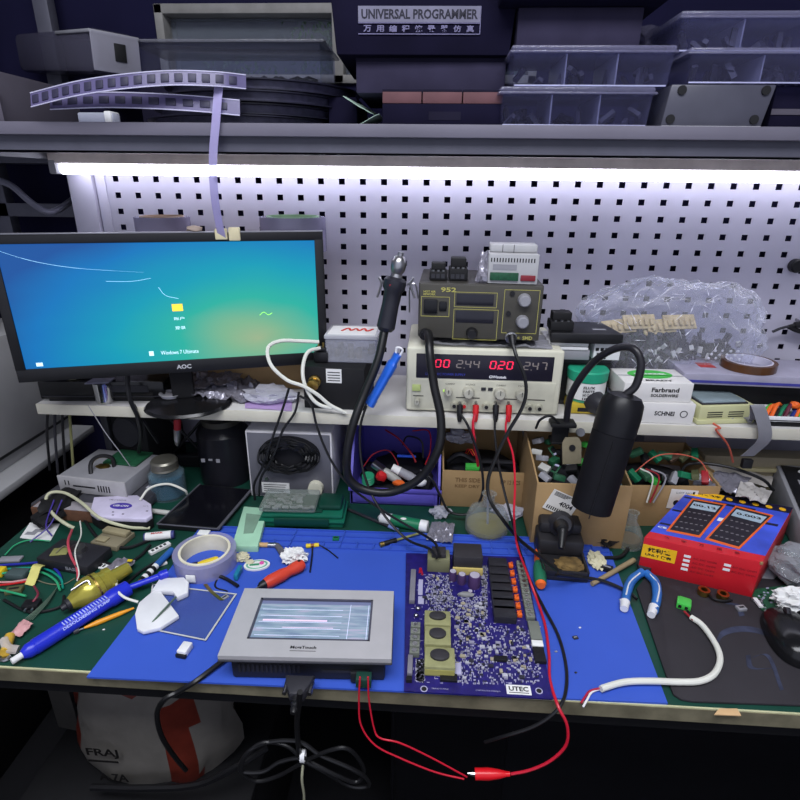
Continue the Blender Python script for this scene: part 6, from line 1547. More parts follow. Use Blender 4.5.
M_ = Matrix((tuple(ex), tuple((ey*.75-sd*-.65).normalized()*1), tuple((ey*.65+sd*.75).normalized()))).transposed().to_4x4()
b.text('DESOLDERING PUMP', .07, .004, TR(p+d*.56+sd*.0095+ey*.007) @ Matrix((tuple(ex), tuple((ey-sd).normalized()), tuple((ey+sd).normalized()))).transposed().to_4x4(), True)
b.build('lettering', t)
# yellow gas nozzle / brass bulb
p, q = at(66, 606, z=BZ+.016), at(112, 578, z=BZ+.022); d = q-p
t = thing('olive_bulb_holder', 'shiny olive yellow round capped fitting behind the blue desoldering pump', 'fitting', (0, 0, BZ+.0005))
ob = mat('olive_gold', (168, 158, 66), .25, .45, var=.1)
b = wmb(t, ob); b.spin(p+d*.08, q, [(.010, 0), (.014, .12), (.023, .3), (.0245, .5), (.023, .72), (.020, .74), (.019, .85), (.021, .88), (.020, 1), (0, 1)], 30); b.build('body', t)
b = wmb(t, DARK); b.spin(p+d*.08, p-d*.10, [(.009, 0), (.009, .4), (.005, .5), (.0045, 1), (0, 1)], 16); b.build('tip', t)
b = wmb(t, BRASS); b.spin(p+d*.60, p+d*.64, [(.0247, 0), (.0247, 1)], 30); b.build('groove_ring', t)
b = wmb(t, ob); b.cyl(q, q+d*.4, .012, .010, seg=18); b.build('stem', t)
b = wmb(t, STEEL); b.tube([p+d*.2+Vector((0, -.004, .022)), p+d*.5+Vector((.004, -.006, .026)), p+d*.62+Vector((.006, -.016, .02))], .0014, 6); b.build('wire_clip', t)
# yellow handled thin driver
p, q = at(84, 628, z=BZ+.004), at(134, 608, z=BZ+.004)
t = thing('precision_screwdriver', 'thin screwdriver with an orange yellow shaft beside the blue pump', 'screwdriver', (0, 0, BZ+.0005))
b = wmb(t, mat('amber_plastic', (225, 150, 35), .35)); b.spin(p, q, [(.0015, 0), (.004, .25), (.0035, .7), (.0015, 1), (0, 1)], 12); b.build('handle', t)
b = wmb(t, STEEL); b.cyl(p.lerp(q, -.12), p.lerp(q, .06), .0012, seg=8); b.build('blade', t)
b = wmb(t, DARK); b.cyl(p.lerp(q, -.2), p.lerp(q, -.1), .004, seg=10); b.build('knurled_end', t)
# striped marker
p, q = at(136, 586, z=BZ+.008), at(172, 550, z=BZ+.010)
t = thing('striped_pen', 'striped black and white pen with a bronze tip left of the tape roll', 'pen', (0, 0, BZ+.0005)); d = q-p
b = wmb(t, BRASS); b.spin(p, p+d*.12, [(.003, 0), (.005, 1)], 12); b.build('tip', t)
for k in range(6):
    b = wmb(t, PAPER if k % 2 else BLACK); b.cyl(p+d*(.12+.07*k), p+d*(.19+.07*k), .0055, seg=14); b.build('stripe_ring', t)
b = wmb(t, mat('steel_blue', (40, 90, 160), .4)); b.cyl(p+d*.54, q, .0058, seg=14); b.build('barrel', t)
# printed packet
t = thing('printed_packet', 'crumpled packet printed black and white behind the olive yellow fitting', 'packet', (0, 0, BZ+.0005))
b = wmb(t, mat('packet_grey', (125, 120, 130), .5, var=.3, scale=80)); b.sheet(at(103, 572, z=BZ+.006), at(125, 576, z=BZ+.006), at(136, 562, z=BZ+.012), at(118, 558, z=BZ+.012), 12, 8, .012, 50, seed=6, lift=.006); b.build('film', t)
b = wmb(t, YEL); q = at(130, 561, z=BZ+.02); b.box(q.x-.004, q.x+.004, q.y-.002, q.y+.002, q.z, q.z+.002); b.build('yellow_corner', t)
b = wmb(t, PAPER); q = at(119, 568, z=BZ+.02); b.box(q.x-.006, q.x+.006, q.y-.003, q.y+.003, q.z, q.z+.0015, 0, ); b.build('white_print', t)
# wire bundle at the left edge with tape flag
for i, (m_, L, r, lab) in enumerate((
    (mat('wire_navy', (40, 46, 150), .4), [(-12, 566), (20, 564), (45, 563), (58, 572), (62, 582)], .0022, 'navy blue wire curving at the left edge of the bench'),
    (mat('wire_teal', (20, 140, 120), .4), [(-10, 571), (20, 568), (45, 569), (60, 578), (63, 588)], .0018, 'teal wire beside the navy wire at the left edge'),
    (mat('wire_green', (50, 160, 110), .4), [(-10, 575), (15, 572), (40, 572), (55, 580), (60, 590)], .0018, 'green wire under the teal wire at the left edge'),
    (RED, [(-12, 586), (10, 584), (30, 581)], .0018, 'red wire running into the yellow tape flag'),
    (mat('wire_pink', (200, 150, 150), .4), [(-12, 582), (10, 582), (30, 579)], .0016, 'pinkish wire beside the red one into the yellow tape flag'),
    (mat('wire_green', (50, 160, 110), .4), [(-10, 588), (10, 592), (26, 596)], .0018, 'short green wire in front of the red wires at the left edge'),
    (mat('wire_dull', (120, 115, 95), .5), [(36, 580), (50, 584), (64, 584), (75, 578)], .0009, 'very thin dull wire right of the yellow tape flag'))):
    wire([at(u, v, z=BZ+r+.001+.0022*(i % 3)) for u, v in L], r, m_, 'wire', lab, 'wire', 'wires at the left edge of the bench')
t = thing('tape_flag', 'yellow masking tape flag wrapped round the wires at the left edge', 'tape', at(36, 578, z=BZ+.001), R(-12))
b = MB(mat('yellow_masking', (212, 205, 120), .7)); b.ribbon([(-.006, .018, .012), (0, .006, .018), (.004, -.006, .010), (.006, -.018, .001)], (1, 0, .0), .018, .001, 5); b.build('flag', t)
b = MB(mat('grey_green_box', (70, 85, 85), .5)); b.M = TR(*at(18, 578, z=0)[:2], 0) if False else Matrix.Identity(4)
p = at(20, 577, z=BZ); b.box(p.x-.018, p.x+.014, p.y-.01, p.y+.01, BZ+.0005, BZ+.012, .002); b.build('small_module', None, 'small grey module lying under the wires at the left edge', 'module')
p = at(2, 575, z=BZ); b = MB(YEL); b.box(p.x-.012, p.x+.006, p.y-.008, p.y+.008, BZ+.0005, BZ+.013, .002); b.build('yellow_connector', None, 'yellow connector at the very left edge of the bench', 'connector')
# red/white twisted wires hanging over project box
wire([at(72, 530, z=BZ+.03), at(68, 542, z=BZ+.045), at(71, 556, z=BZ+.034), at(77, 568, z=BZ+.014), at(78, 580, z=BZ+.004)], .0022, mat('wire_rose', (190, 70, 85), .45), 'wire', 'rose coloured wire standing up over the black project box', 'wire')
wire([at(80, 521, z=BZ+.03), at(81, 535, z=BZ+.03), at(75, 552, z=BZ+.034), at(79, 572, z=BZ+.012), at(77, 581, z=BZ+.004)], .0012, WCABLE, 'wire', 'white wire twisted with the rose wire over the black project box', 'wire')
wire([at(56, 553, z=BZ+.024), at(64, 546, z=BZ+.026), at(72, 550, z=BZ+.026)], .0008, mat('wire_dull', (120, 115, 95), .5), 'wire', 'thin dull wire on top of the black project box', 'wire')
wire([at(5, 555, z=BZ+.003), at(15, 545, z=BZ+.006), at(30, 540, z=BZ+.006), at(50, 541, z=BZ+.003)], .0012, mat('wire_green', (50, 160, 110), .4), 'wire', 'thin green wire arched in front of the white printed sheet', 'wire')
for k in range(2): wire([at(62-8*k, 500, z=BZ+.045), at(50-4*k, 525, z=BZ+.02), at(30+22*k, 542-6*k, z=BZ+.004)], .0014, mat('wire_violet', (60, 45, 130), .4), 'wire', ('left', 'right')[k]+' violet wire hanging over the printed sheet', 'wire')
wire([at(150, 528, z=BZ+.006), at(128, 527, z=BZ+.012), at(100, 518, z=BZ+.03), at(82, 503, z=BZ+.040), at(65, 493, z=BZ+.044), at(50, 493, z=BZ+.044), at(46, 502, z=BZ+.034), at(54, 515, z=BZ+.03), at(66, 524, z=BZ+.028), at(74, 528, z=BZ+.02)], .0030, mat('ivory_cable', (190, 190, 160), .45), 'ivory_cable', 'ivory cable looping around the white device at the left')
wire([at(140, 500, z=BZ+.03), at(150, 488, z=BZ+.045), at(168, 484, z=BZ+.045), at(184, 490, z=BZ+.03), at(187, 494, z=BZ+.016)], .0024, WCABLE, 'white_cable', 'white cable arched in front of the teal jar')
b = MB(foil2); q = at(155, 497, z=BZ); b.blob((q.x+.005, q.y+.01, BZ+.014), .022, .018, .013, .35, 3, 3, 5, floor=BZ+.001); b.build('clear_wad', None, 'clear crumpled wad between the white device and the teal jar', 'scrap')
b = MB(mat('white_sleeve', (190, 190, 185), .5)); b.cyl(at(152, 511, z=BZ+.006), at(170, 513, z=BZ+.006), .005, seg=12); b.build('white_sleeve', None, 'short pale sleeve between the white device and the tablet', 'tube')
# metallic strip + clips, front left
t = thing('clear_connector', 'clear and yellow crimp connector with bundled wires at the left front', 'connector', (0, 0, BZ+.0005))
b = wmb(t, clear('crimp_clear', (210, 200, 190), .5)); b.tube([at(18, 650, z=BZ+.008), at(8, 648, z=BZ+.012), at(4, 640, z=BZ+.014)], .006, 10); b.build('sleeve', t)
b = wmb(t, mat('crimp_amber', (205, 165, 60), .4)); b.cyl(at(5, 653, z=BZ+.010), at(10, 636, z=BZ+.010), .0065, seg=12); b.build('body', t)
b = wmb(t, mat('wire_pink', (200, 150, 150), .4)); b.sheet(at(10, 634, z=BZ+.004), at(20, 638, z=BZ+.004), at(34, 624, z=BZ+.008), at(24, 620, z=BZ+.008), 8, 6, .006, 80, seed=4, lift=.003); b.build('wire_fan', t)
b = wmb(t, STEEL); b.tube([at(-4, 658, z=BZ+.003), at(5, 660, z=BZ+.003), at(11, 656, z=BZ+.004)], .003, 8); b.build('lug', t)
for k in range(5): wire([at(24+k*2, 620, z=BZ+.004), at(40+k*2, 606-k, z=BZ+.008), at(56+k, 590-k*2, z=BZ+.003)], .0007, mat('bare_wire', (90, 110, 95), .4, .3), 'thin_wire', ['lowest', 'second lowest', 'middle', 'second highest', 'highest'][k]+' of five hair-thin wires behind the pink wire fan', 'wire', 'hair-thin wires')
t = thing('dark_connector', 'small dark connector with two steel pins left of the olive fitting', 'connector', at(33, 608, z=BZ+.0005), R(10))
b = MB(BLACK); b.box(-.012, .012, -.008, .008, 0, .012, .002); b.build('body', t)
for x in (-.005, .005):
    b = MB(STEEL); b.cyl((x, -.008, .006), (x, -.013, .006), .002, seg=8); b.build('pin', t)
wire([at(33, 602, z=BZ+.012), at(38, 594, z=BZ+.016), at(34, 586, z=BZ+.014)], .0018, mat('wire_maroon', (120, 40, 60), .4), 'wire', 'maroon wire into the small dark connector', 'wire')

# glass panel with frame and white case
L = [at(u, v, z=MZ+.0015) for u, v in ((147, 629), (206, 641), (237, 594), (152, 584))]
t = thing('touch_glass', 'thin glass touch sheet with a pale printed border left of the touch panel', 'glass sheet', (0, 0, MZ))
cc_ = sum(L, Vector())/4
b = wmb(t, clear('panel_glass', (120, 140, 190), .12, .05, tint=(215, 222, 240), edge=.3)); b.prism([tuple(q[:2]) for q in L], MZ+.0003, MZ+.0018); b.build('glass', t)
b = wmb(t, mat('glass_border', (190, 190, 185), .4))
for i in range(4):
    a, c = L[i], L[(i+1) % 4]; a2, c2_ = cc_+(a-cc_)*.955, cc_+(c-cc_)*.955; b.quad([a+Vector((0, 0, .0004)), c+Vector((0, 0, .0004)), c2_+Vector((0, 0, .0004)), a2+Vector((0, 0, .0004))], .0005)
b.build('border', t)
b = wmb(t, BRASS); b.ribbon([at(205, 584, z=MZ+.003), at(212, 592, z=MZ+.003), at(222, 600, z=MZ+.003)], (1, .3, 0), .006, .0005); b.build('flex_tail', t)
t = thing('moulded_piece', 'white moulded plastic piece lying on the glass sheet', 'plastic piece', (0, 0, MZ+.0025))
L = [(137, 629), (135, 614), (139, 603), (152, 591), (160, 579), (184, 578), (189, 583), (188, 593), (176, 598), (174, 592), (160, 591), (179, 616), (160, 628), (143, 632)]
b = wmb(t, WHITEP); b.prism([tuple(at(u, v, z=MZ+.008)[:2]) for u, v in ((137, 629), (135, 614), (139, 603), (152, 592), (161, 592), (179, 616), (160, 628), (143, 632))], MZ+.0027, MZ+.009, bev=.001); b.build('lower_wing', t)
b = wmb(t, WHITEP); b.prism([tuple(at(u, v, z=MZ+.010)[:2]) for u, v in ((152, 591), (160, 579), (184, 578), (189, 583), (188, 593), (177, 598), (173, 592), (160, 591))], MZ+.0027, MZ+.012, bev=.0012); b.build('upper_wing', t)
wire([at(117, 563+4, z=BZ+.012), at(117, 588, z=BZ+.024), at(124, 597, z=BZ+.022), at(138, 602, z=MZ+.01)], .0020, WCABLE, 'white_strap', 'white strap from the blue pump to the moulded white piece', 'strap')
wire([at(145, 631, z=MZ+.004), at(160, 614, z=MZ+.011), at(176, 597, z=MZ+.014)], .0016, mat('bare_wire', (150, 150, 140), .4, .5), 'steel_wire', 'steel wire lying across the white moulded piece', 'wire')
t = thing('usb_dongle', 'tiny white plug with a black end in front of the glass sheet', 'dongle', at(186, 651, z=MZ+.0005), R(-8))
b = MB(WHITEP); b.box(-.007, .007, -.011, .008, 0, .010, .0015); b.build('body', t)
b = MB(BLACK); b.box(-.0075, .0075, -.014, -.009, 0, .006, .001); b.build('end_cap', t)
# black cloth-like cable near glass top
wire([at(180, 571, z=BZ+.012), at(200, 572, z=BZ+.012), at(222, 577, z=MZ+.004), at(238, 586, z=MZ+.004)], .0028, BLACK, 'black_cable', 'black cable passing below the tape roll toward the touch panel')
# oval badge
t = thing('oval_badge', 'white oval badge with a green and pink drawing behind the touch panel', 'badge', at(257, 566, z=MZ+.0005), R(12))
b = MB(PAPER); b.lathe([(0, 0), (.022, 0), (.022, .003), (0, .003)], 36, Matrix.Diagonal((1, .62, 1, 1))); b.build('body', t)
b = MB(mat('mint_ring', (110, 180, 150), .5)); b.lathe([(.015, .003), (.018, .003), (.018, .0036), (.015, .0036)], 36, Matrix.Diagonal((1, .62, 1, 1)), closed=True); b.build('ring', t)
b = MB(mat('pink_dot', (225, 90, 170), .5)); b.lathe([(0, .003), (.004, .003), (.004, .0042), (0, .0042)], 16, TR(.008, .003, 0)); b.build('pink_mark', t)
b = MB(mat('green_stroke', (60, 140, 100), .5)); b.box(-.012, .004, -.002, .002, .003, .004); b.build('green_mark', t)
# teal bit, beige connector bits
t = thing('teal_clip', 'small teal clip standing right of the tape roll', 'clip', at(238, 576, z=MZ+.0005))
b = MB(mat('teal_plastic', (30, 120, 150), .4)); b.box(-.003, .004, -.012, .014, 0, .012, .0015); b.build('body', t)
b = MB(mat('beige_putty', (200, 195, 165), .8)); b.blob(tuple(at(243, 557, z=MZ+.006)), .012, .009, .008, .35, 3, 3, 6, floor=MZ+.001); b.blob(tuple(at(250, 562, z=MZ+.005)), .008, .005, .005, .3, 3, 2, 2, floor=MZ+.001); b.build('beige_connector', None, 'beige crumbly connector piece between the tape roll and the oval badge', 'connector')
# red handle screwdriver
p, q = at(265, 584, z=MZ+.010), at(303, 564, z=MZ+.011); d = q-p
t = thing('red_screwdriver', 'red handled screwdriver with a dark collar behind the touch panel', 'screwdriver', (0, 0, MZ+.0003))
b = wmb(t, mat('coral_red_handle', (205, 66, 46), .4, var=.06)); b.spin(p, q, [(.0085, 0), (.0105, .12), (.0105, .45), (.0085, .6), (.0105, .78), (.0108, .9), (.008, 1), (0, 1)], 22); b.build('handle', t)
b = wmb(t, BLACK); b.spin(p, p-d*.16, [(.008, 0), (.007, .6), (.004, 1), (0, 1)], 16); b.build('collar', t)
b = wmb(t, STEEL); b.cyl(p-d*.14, p-d*.42, .0018, seg=8); b.build('blade', t)
b = wmb(t, INK); b.cyl(q-d*.10+Vector((0, -.0, .0095)), q-d*.10+Vector((0, 0, .0112)), .0028, seg=12); b.build('hanging_hole', t)
# brush and tissue
p, q = at(238, 544, z=MZ+.004), at(268, 545, z=MZ+.004)
t = thing('brush', 'small brush with a wooden handle in front of the mint box', 'brush', (0, 0, MZ+.0003)); d = q-p
b = wmb(t, mat('light_wood', (205, 165, 115), .6)); b.cyl(p, q, .0035, .0045, seg=12); b.build('handle', t)
b = wmb(t, STEEL); b.spin(q, q+d*.3, [(.0045, 0), (.005, 1)], 14); b.build('ferrule', t)
b = wmb(t, mat('grey_bristle', (90, 88, 96), .9, var=.3, scale=200)); b.spin(q+d*.3, at(288, 560, z=MZ+.003), [(.005, 0), (.007, .7), (.002, 1), (0, 1)], 14); b.build('bristles', t)
b = MB(PAPER); c_ = at(294, 556, z=MZ+.012); b.blob((c_.x, c_.y, MZ+.012), .020, .014, .012, .38, 3.2, 4, 21, floor=MZ+.0005); b.build('tissue', None, 'crumpled white tissue behind the red handled screwdriver', 'tissue')
# yellow mini part
p, q = at(306, 546, z=MZ+.004), at(319, 545, z=MZ+.004)
t = thing('barrel_fuse', 'tiny yellow and brown barrel with black leads on the mat tray strip', 'component', (0, 0, MZ+.0003)); d = q-p
b = wmb(t, YEL); b.cyl(p, p+d*.36, .004, seg=14); b.build('cap', t); b = wmb(t, mat('amber_dark', (150, 90, 30), .4)); b.cyl(p+d*.36, p+d*.62, .0036, seg=14); b.build('middle', t); b = wmb(t, YEL); b.cyl(p+d*.62, q, .004, seg=14); b.build('cap', t)
b = wmb(t, BLACK); b.tube([p+d*.5, at(312, 556, z=MZ+.002), at(310, 572, z=MZ+.002)], .0016, 6); b.build('lead', t)
b = wmb(t, BLACK); b.tube([q, at(328, 550, z=MZ+.002), at(338, 558, z=MZ+.002)], .0012, 6); b.build('lead', t)
# blade shadow smudges: a scuffed patch is part of the mat, little debris instead
random.seed(14)
for i, (u, v, m_, lab) in enumerate(((580, 628, PAPER, 'white crumb on the blue mat right of the circuit board'), (576, 673, BLACK, 'black speck of wire on the blue mat right of the circuit board'), (556, 652, GREYP, 'grey fleck on the blue mat beside the circuit board'), (104, 630, PAPER, 'white crumb on the green bench mat near the blue pump'), (620, 600, STEEL, 'silver fleck on the blue mat left of the pliers'))):
    q = at(u, v, z=MZ if i != 3 else BZ+.0005); b = MB(m_); b.blob((q.x, q.y, q.z+.001), .0022, .0015, .001, .3, 3, 1, i); b.build('debris', None, lab, 'debris')

# soldering iron stand
p, q = at(541, 584, z=BZ), at(588, 587, z=BZ)
t = thing('soldering_iron_stand', 'grubby black soldering iron stand with a sponge tray behind the green screwdriver', 'stand', ((p.x+q.x)/2, p.y+.004, BZ+.004), R(-3))
b = MB(mat('stand_black', (38, 37, 40), .5, var=.25, scale=30)); W = .039
b.box(-W, W, 0, .115, 0, .012, .003)
for x in (-W, W-.004): b.box(x, x+.004, 0, .115, .008, .022, .001)
b.box(-W, W, 0, .004, .008, .020, .001)
b.build('base', t)
b = MB(mat('stand_black', (38, 37, 40), .5)); b.M = TR(0, .052, .012); b.box(-W, W, .0, .062, 0, .030, .005)
b.box(-W+.003, W-.003, .02, .062, .03, .052, .006); b.build('rear_block', t)
b = MB(DARK); b.spin((0, .082, .058), (0, .060, .072), [(.022, 0), (.023, .2), (.018, .6), (.014, 1), (.010, 1)], 24); b.build('holder_ring', t)
b = MB(mat('burnt_sponge', (112, 90, 52), .9, var=.5, scale=70)); b.blob((.012, .028, .014), .024, .018, .006, .2, 3, 3, 2, floor=.012); b.build('sponge', t)
it = thing('soldering_iron', 'black soldering iron resting in the stand with its cable leading off', 'soldering iron', t.location+Vector((0, .066, .066)), rot=(0, 0, R(-3)))
b = MB(BLACK); b.spin((0, 0, .0), (-.003, -.034, .012), [(.012, 0), (.013, .2), (.011, .5), (.0095, .9), (.006, 1)], 20); b.build('grip', it)
b = MB(RUBBER); b.spin((-.003, -.034, .012), (-.008, -.062, -.004), [(.0085, 0), (.007, .5), (.0045, 1)], 14); b.build('strain_relief', it)
b = MB(STEEL); b.spin((0, 0, 0), (0, .03, -.014), [(.005, 0), (.004, .6), (.001, 1), (0, 1)], 12); b.build('tip', it)
# green/orange screwdriver standing on the mat, leaning on stand
p, q = at(541, 586, z=MZ+.012), at(537, 550, z=MZ+.014)
t = thing('screwdriver', 'green handled screwdriver with orange ends lying left of the iron stand', 'screwdriver', (0, 0, MZ+.0003)); d = q-p
gh = mat('handle_green', (38, 112, 82), .35)
b = wmb(t, ORANGE); b.spin(p, p+d*.06, [(.0065, 0), (.0088, 1)], 18); b.build('end_cap', t)
b = wmb(t, gh); b.spin(p+d*.06, p+d*.62, [(.0095, 0), (.0108, .3), (.0095, .8), (.007, 1)], 18); b.build('handle', t)
b = wmb(t, ORANGE); b.spin(p+d*.62, q, [(.007, 0), (.006, .6), (.003, 1), (0, 1)], 16); b.build('collar', t)
b = wmb(t, STEEL); b.cyl(q, q+d*.75, .0014, seg=8); b.build('blade', t)
# beige crumbs by the stand and wooden stick
b = MB(mat('beige_putty', (200, 195, 165), .8)); c_ = at(596, 563, z=MZ); b.blob((c_.x, c_.y, MZ+.006), .014, .022, .007, .4, 4, 3, 31, floor=MZ+.0005); b.build('cotton_wad', None, 'yellowish crumbled wad right of the iron stand', 'wad')
p, q = at(592, 584, z=BZ+.009), at(634, 560, z=BZ+.009)
b = MB(mat('grey_wood', (150, 132, 100), .7)); b.cyl(p, q, .0038, .0045, seg=12); b.build('wooden_stick', None, 'greyish wooden stick between the iron stand and the red box', 'stick')
# pliers
pz = BZ+.012
t = thing('pliers', 'blue and white handled pliers lying on the desk pad edge', 'pliers', (0, 0, BZ+.0055))
pbm = mat('pliers_blue', (44, 104, 178), .35); 
b = wmb(t, pbm); b.tube([at(642, 572, z=pz), at(632, 580, z=pz), at(627, 592, z=pz), at(625, 605, z=pz)], [.007, .0075, .0075, .007, .0065], 12); h1 = b.build('handle', t)
b = wmb(t, pbm); b.tube([at(646, 573, z=pz), at(655, 582, z=pz), at(657, 596, z=pz), at(654, 611, z=pz)], [.007, .0075, .0075, .007, .0065], 12); h2 = b.build('handle', t)
b = wmb(t, WHITEP); b.cyl(at(625, 602, z=pz), at(624, 609, z=pz), .0076, .006, seg=14); b.build('end_cap', h1)
b = wmb(t, WHITEP); b.cyl(at(654, 607, z=pz), at(651, 615, z=pz), .0076, .006, seg=14); b.build('end_cap', h2)
b = wmb(t, PAPER); b.tube([at(640, 573, z=pz+.006), at(630, 582, z=pz+.0068), at(626, 595, z=pz+.0065)], .0012, 5); b.build('white_line', h1)
b = wmb(t, PAPER); b.tube([at(650, 574, z=pz+.006), at(659, 586, z=pz+.0065), at(657, 602, z=pz+.0065)], .0012, 5); b.build('white_line', h2)
b = wmb(t, DARK); q = at(644, 568, z=pz); b.prism([(q.x-.010, q.y-.006), (q.x+.010, q.y-.006), (q.x+.008, q.y+.012), (q.x+.002, q.y+.026), (q.x-.002, q.y+.026), (q.x-.008, q.y+.012)], pz-.005, pz+.004, None, .001); b.build('jaws', t)
# green terminal + white cable on the pad
pz = BZ+.0055
t = thing('terminal_plug', 'bright green terminal plug on the end of the white cable on the black pad', 'connector', at(683, 607, z=pz), R(-25))
b = MB(LIME); b.box(-.010, .010, -.008, .010, 0, .011, .001); b.box(-.007, .009, .010, .014, .002, .009, .0008); b.build('body', t)
b = MB(BLACK)
for x in (-.005, .004): b.box(x-.0022, x+.0022, -.0086, -.008, .003, .008)
b.build('wire_holes', t)
wl_ = [(691, 617), (703, 626), (716, 645), (720, 660), (714, 674), (700, 681), (680, 682), (650, 681), (625, 682), (606, 687), (601, 689)]
b = MB(WCABLE); b.tube([at(u, v, z=pz+.0048) for u, v in wl_], .0042, 10); b.build('white_cable', None, 'white sheathed cable curving from the black pad onto the blue mat', 'cable')
wire([at(684, 611, z=pz+.006), at(688, 615, z=pz+.005), at(693, 620, z=pz+.005)], .0016, mat('dark_red', (150, 30, 40), .5), 'wire', 'dark red wire between the green plug and the white cable', 'wire')
wire([at(686, 609, z=pz+.006), at(691, 614, z=pz+.005), at(694, 619, z=pz+.005)], .0012, BLACK, 'wire', 'black wire between the green plug and the white cable', 'wire')
wire([at(603, 688, z=MZ+.004), at(592, 692, z=MZ+.003), at(587, 700, z=MZ+.002), at(583, 707, z=BZ+.003)], .0014, WHITEP, 'wire', 'bare white wire end of the white cable at the bench edge', 'wire')
wire([at(601, 688, z=MZ+.005), at(590, 691, z=MZ+.004), at(585, 697, z=MZ+.003), at(581, 703, z=MZ+.002)], .0014, mat('wire_crimson', (170, 30, 60), .4), 'wire', 'crimson wire end of the white cable at the bench edge', 'wire')
# cardboard scrap at the front edge
b = MB(mat('card_scrap', (205, 170, 125), .85)); L = [at(u, v, z=BZ+.0012) for u, v in ((714, 715), (741, 716), (737, 709), (719, 709))]; b.prism([tuple(q[:2]) for q in L], BZ+.0008, BZ+.0022); b.build('card_scrap', None, 'tan cardboard scrap at the front edge of the bench', 'scrap')
# screws & green board under the red box
for i, (u, v, lab) in enumerate(((703, 594, 'brass ring nut in front of the red box, left of the pair'), (722, 598, 'brass ring nut in front of the red box, nearer its corner'))):
    b = MB(BRASS); q = at(u, v, z=BZ+.005); b.lathe([(.005, 0), (.009, 0), (.009, .009), (.005, .009)], 18, TR(q.x, q.y, BZ+.0055), closed=True); b.build('ring_nut', None, lab, 'nut')
b = MB(BLACK); b.tube([at(708, 590, z=pz+.004), at(712, 598, z=pz+.003), at(722, 601, z=pz+.003), at(732, 600, z=pz+.003)], .0022, 7); b.build('black_lead', None, 'short black lead between the ring nuts and the red box', 'cable')
t = thing('circuit_board', 'small green circuit board lying right of the red box corner', 'circuit board', (0, 0, BZ+.0055))
L = [at(u, v, z=BZ+.007) for u, v in ((762, 610), (800, 606), (790, 585), (748, 590))]
b = wmb(t, DPCB); b.prism([tuple(q[:2]) for q in L], BZ+.0055, BZ+.0075); b.build('board', t)
random.seed(19)
b = wmb(t, silk)
for k in range(50):
    s, q = random.random(), random.random(); p = (L[0]*(1-s)+L[1]*s)*(1-q)+(L[3]*(1-s)+L[2]*s)*q; b.use(random.choice((silk, BLACK, GREYP))); b.box(p.x-.0015, p.x+.0015, p.y-.001, p.y+.001, BZ+.0075, BZ+.0088)
tag(b.build('small_components', t), kind='stuff')
b = wmb(t, WHITEP); p = L[0].lerp(L[3], .35); b.box(p.x-.003, p.x+.003, p.y-.012, p.y+.008, BZ+.0075, BZ+.0105); b.build('connector', t)
b = MB(PAPER); q = at(792, 602, z=BZ+.02); b.blob((q.x+.008, q.y, BZ+.025), .034, .018, .016, .3, 2.6, 4, 44); b.build('tissue', None, 'crumpled white tissue behind the computer mouse at the right edge', 'tissue')
t = thing('computer_mouse', 'glossy black computer mouse at the right edge of the desk pad', 'mouse', at(790, 640, z=BZ+.005), R(-12))
b = MB(mat('glossy_black', (22, 22, 24), .2))
bm2 = bmesh.new(); bmesh.ops.create_icosphere(bm2, subdivisions=4, radius=1)
for v in bm2.verts:
    q = v.co.copy(); x = math.copysign(abs(q.x)**.8, q.x)*.034; y = math.copysign(abs(q.y)**.8, q.y)*.056; z = max(0, q.z)**.75*(.030-.006*q.y)
    v.co = Vector((x, y, z+.001))
b._bm(bm2); b.build('shell', t)
b = MB(DARK); b.spin((-.003, .03, .024), (.003, .03, .024), [(.008, 0), (.008, 1)], 16); b.build('scroll_wheel', t)
b = MB(BLACKM); b.tube([(0, .01, .0318), (0, .03, .030), (0, .048, .020)], .0006, 5); b.build('button_gap', t)
t = thing('blister_pack', 'clear plastic blister shell at the right edge beside the red box', 'packaging', (0, 0, BZ+.0005))
b = wmb(t, clear('blister', (170, 172, 178), .3, .1, edge=.7, bump=.5)); q = at(800, 575, z=BZ+.03); b.blob((q.x+.012, q.y+.02, BZ+.032), .05, .05, .03, .12, 2.5, 4, 8, floor=BZ+.001); b.build('shell', t)
b = wmb(t, DARK); b.blob((q.x+.012, q.y+.02, BZ+.022), .035, .035, .018, .2, 2, 3, 3, floor=BZ+.002); b.build('contents', t)
t = thing('steel_plate', 'grey steel plate sticking out behind the red box corner', 'plate', (0, 0, BZ+.0005))
L = [at(u, v, z=BZ+.003) for u, v in ((755, 583), (772, 581), (786, 565), (778, 558), (758, 572))]
b = wmb(t, GREYP); b.prism([tuple(q[:2]) for q in L], BZ+.0005, BZ+.003); b.build('plate', t)
# clutter of black cable on the bench right of the stand
wire([at(556, 575, z=BZ+.04), at(575, 577, z=BZ+.02), at(600, 580, z=BZ+.012), at(625, 590, z=BZ+.010), at(637, 599, z=BZ+.010)], .0028, RUBBER, 'black_cable', 'black iron cable crossing the blue mat toward the pliers')
wire([at(600, 520, z=BZ+.004), at(618, 530, z=BZ+.005), at(630, 540, z=BZ+.005), at(622, 556, z=BZ+.005), at(604, 558, z=BZ+.005)], .0035, RUBBER, 'black_cable', 'black cable bunched between the lamp shade and the red box')
b = MB(foil2); q = at(590, 530, z=BZ); b.blob((q.x, q.y, BZ+.012), .02, .018, .012, .35, 3, 3, 15, floor=BZ+.001); b.build('clear_wad', None, 'clear crumpled wad right behind the iron stand', 'scrap')
b = MB(BLACKM); q = at(603, 540, z=BZ); b.blob((q.x, q.y, BZ+.012), .022, .03, .012, .35, 3, 3, 25, floor=BZ+.001); b.build('black_clip', None, 'black lump of clips below the lamp shade', 'clip')

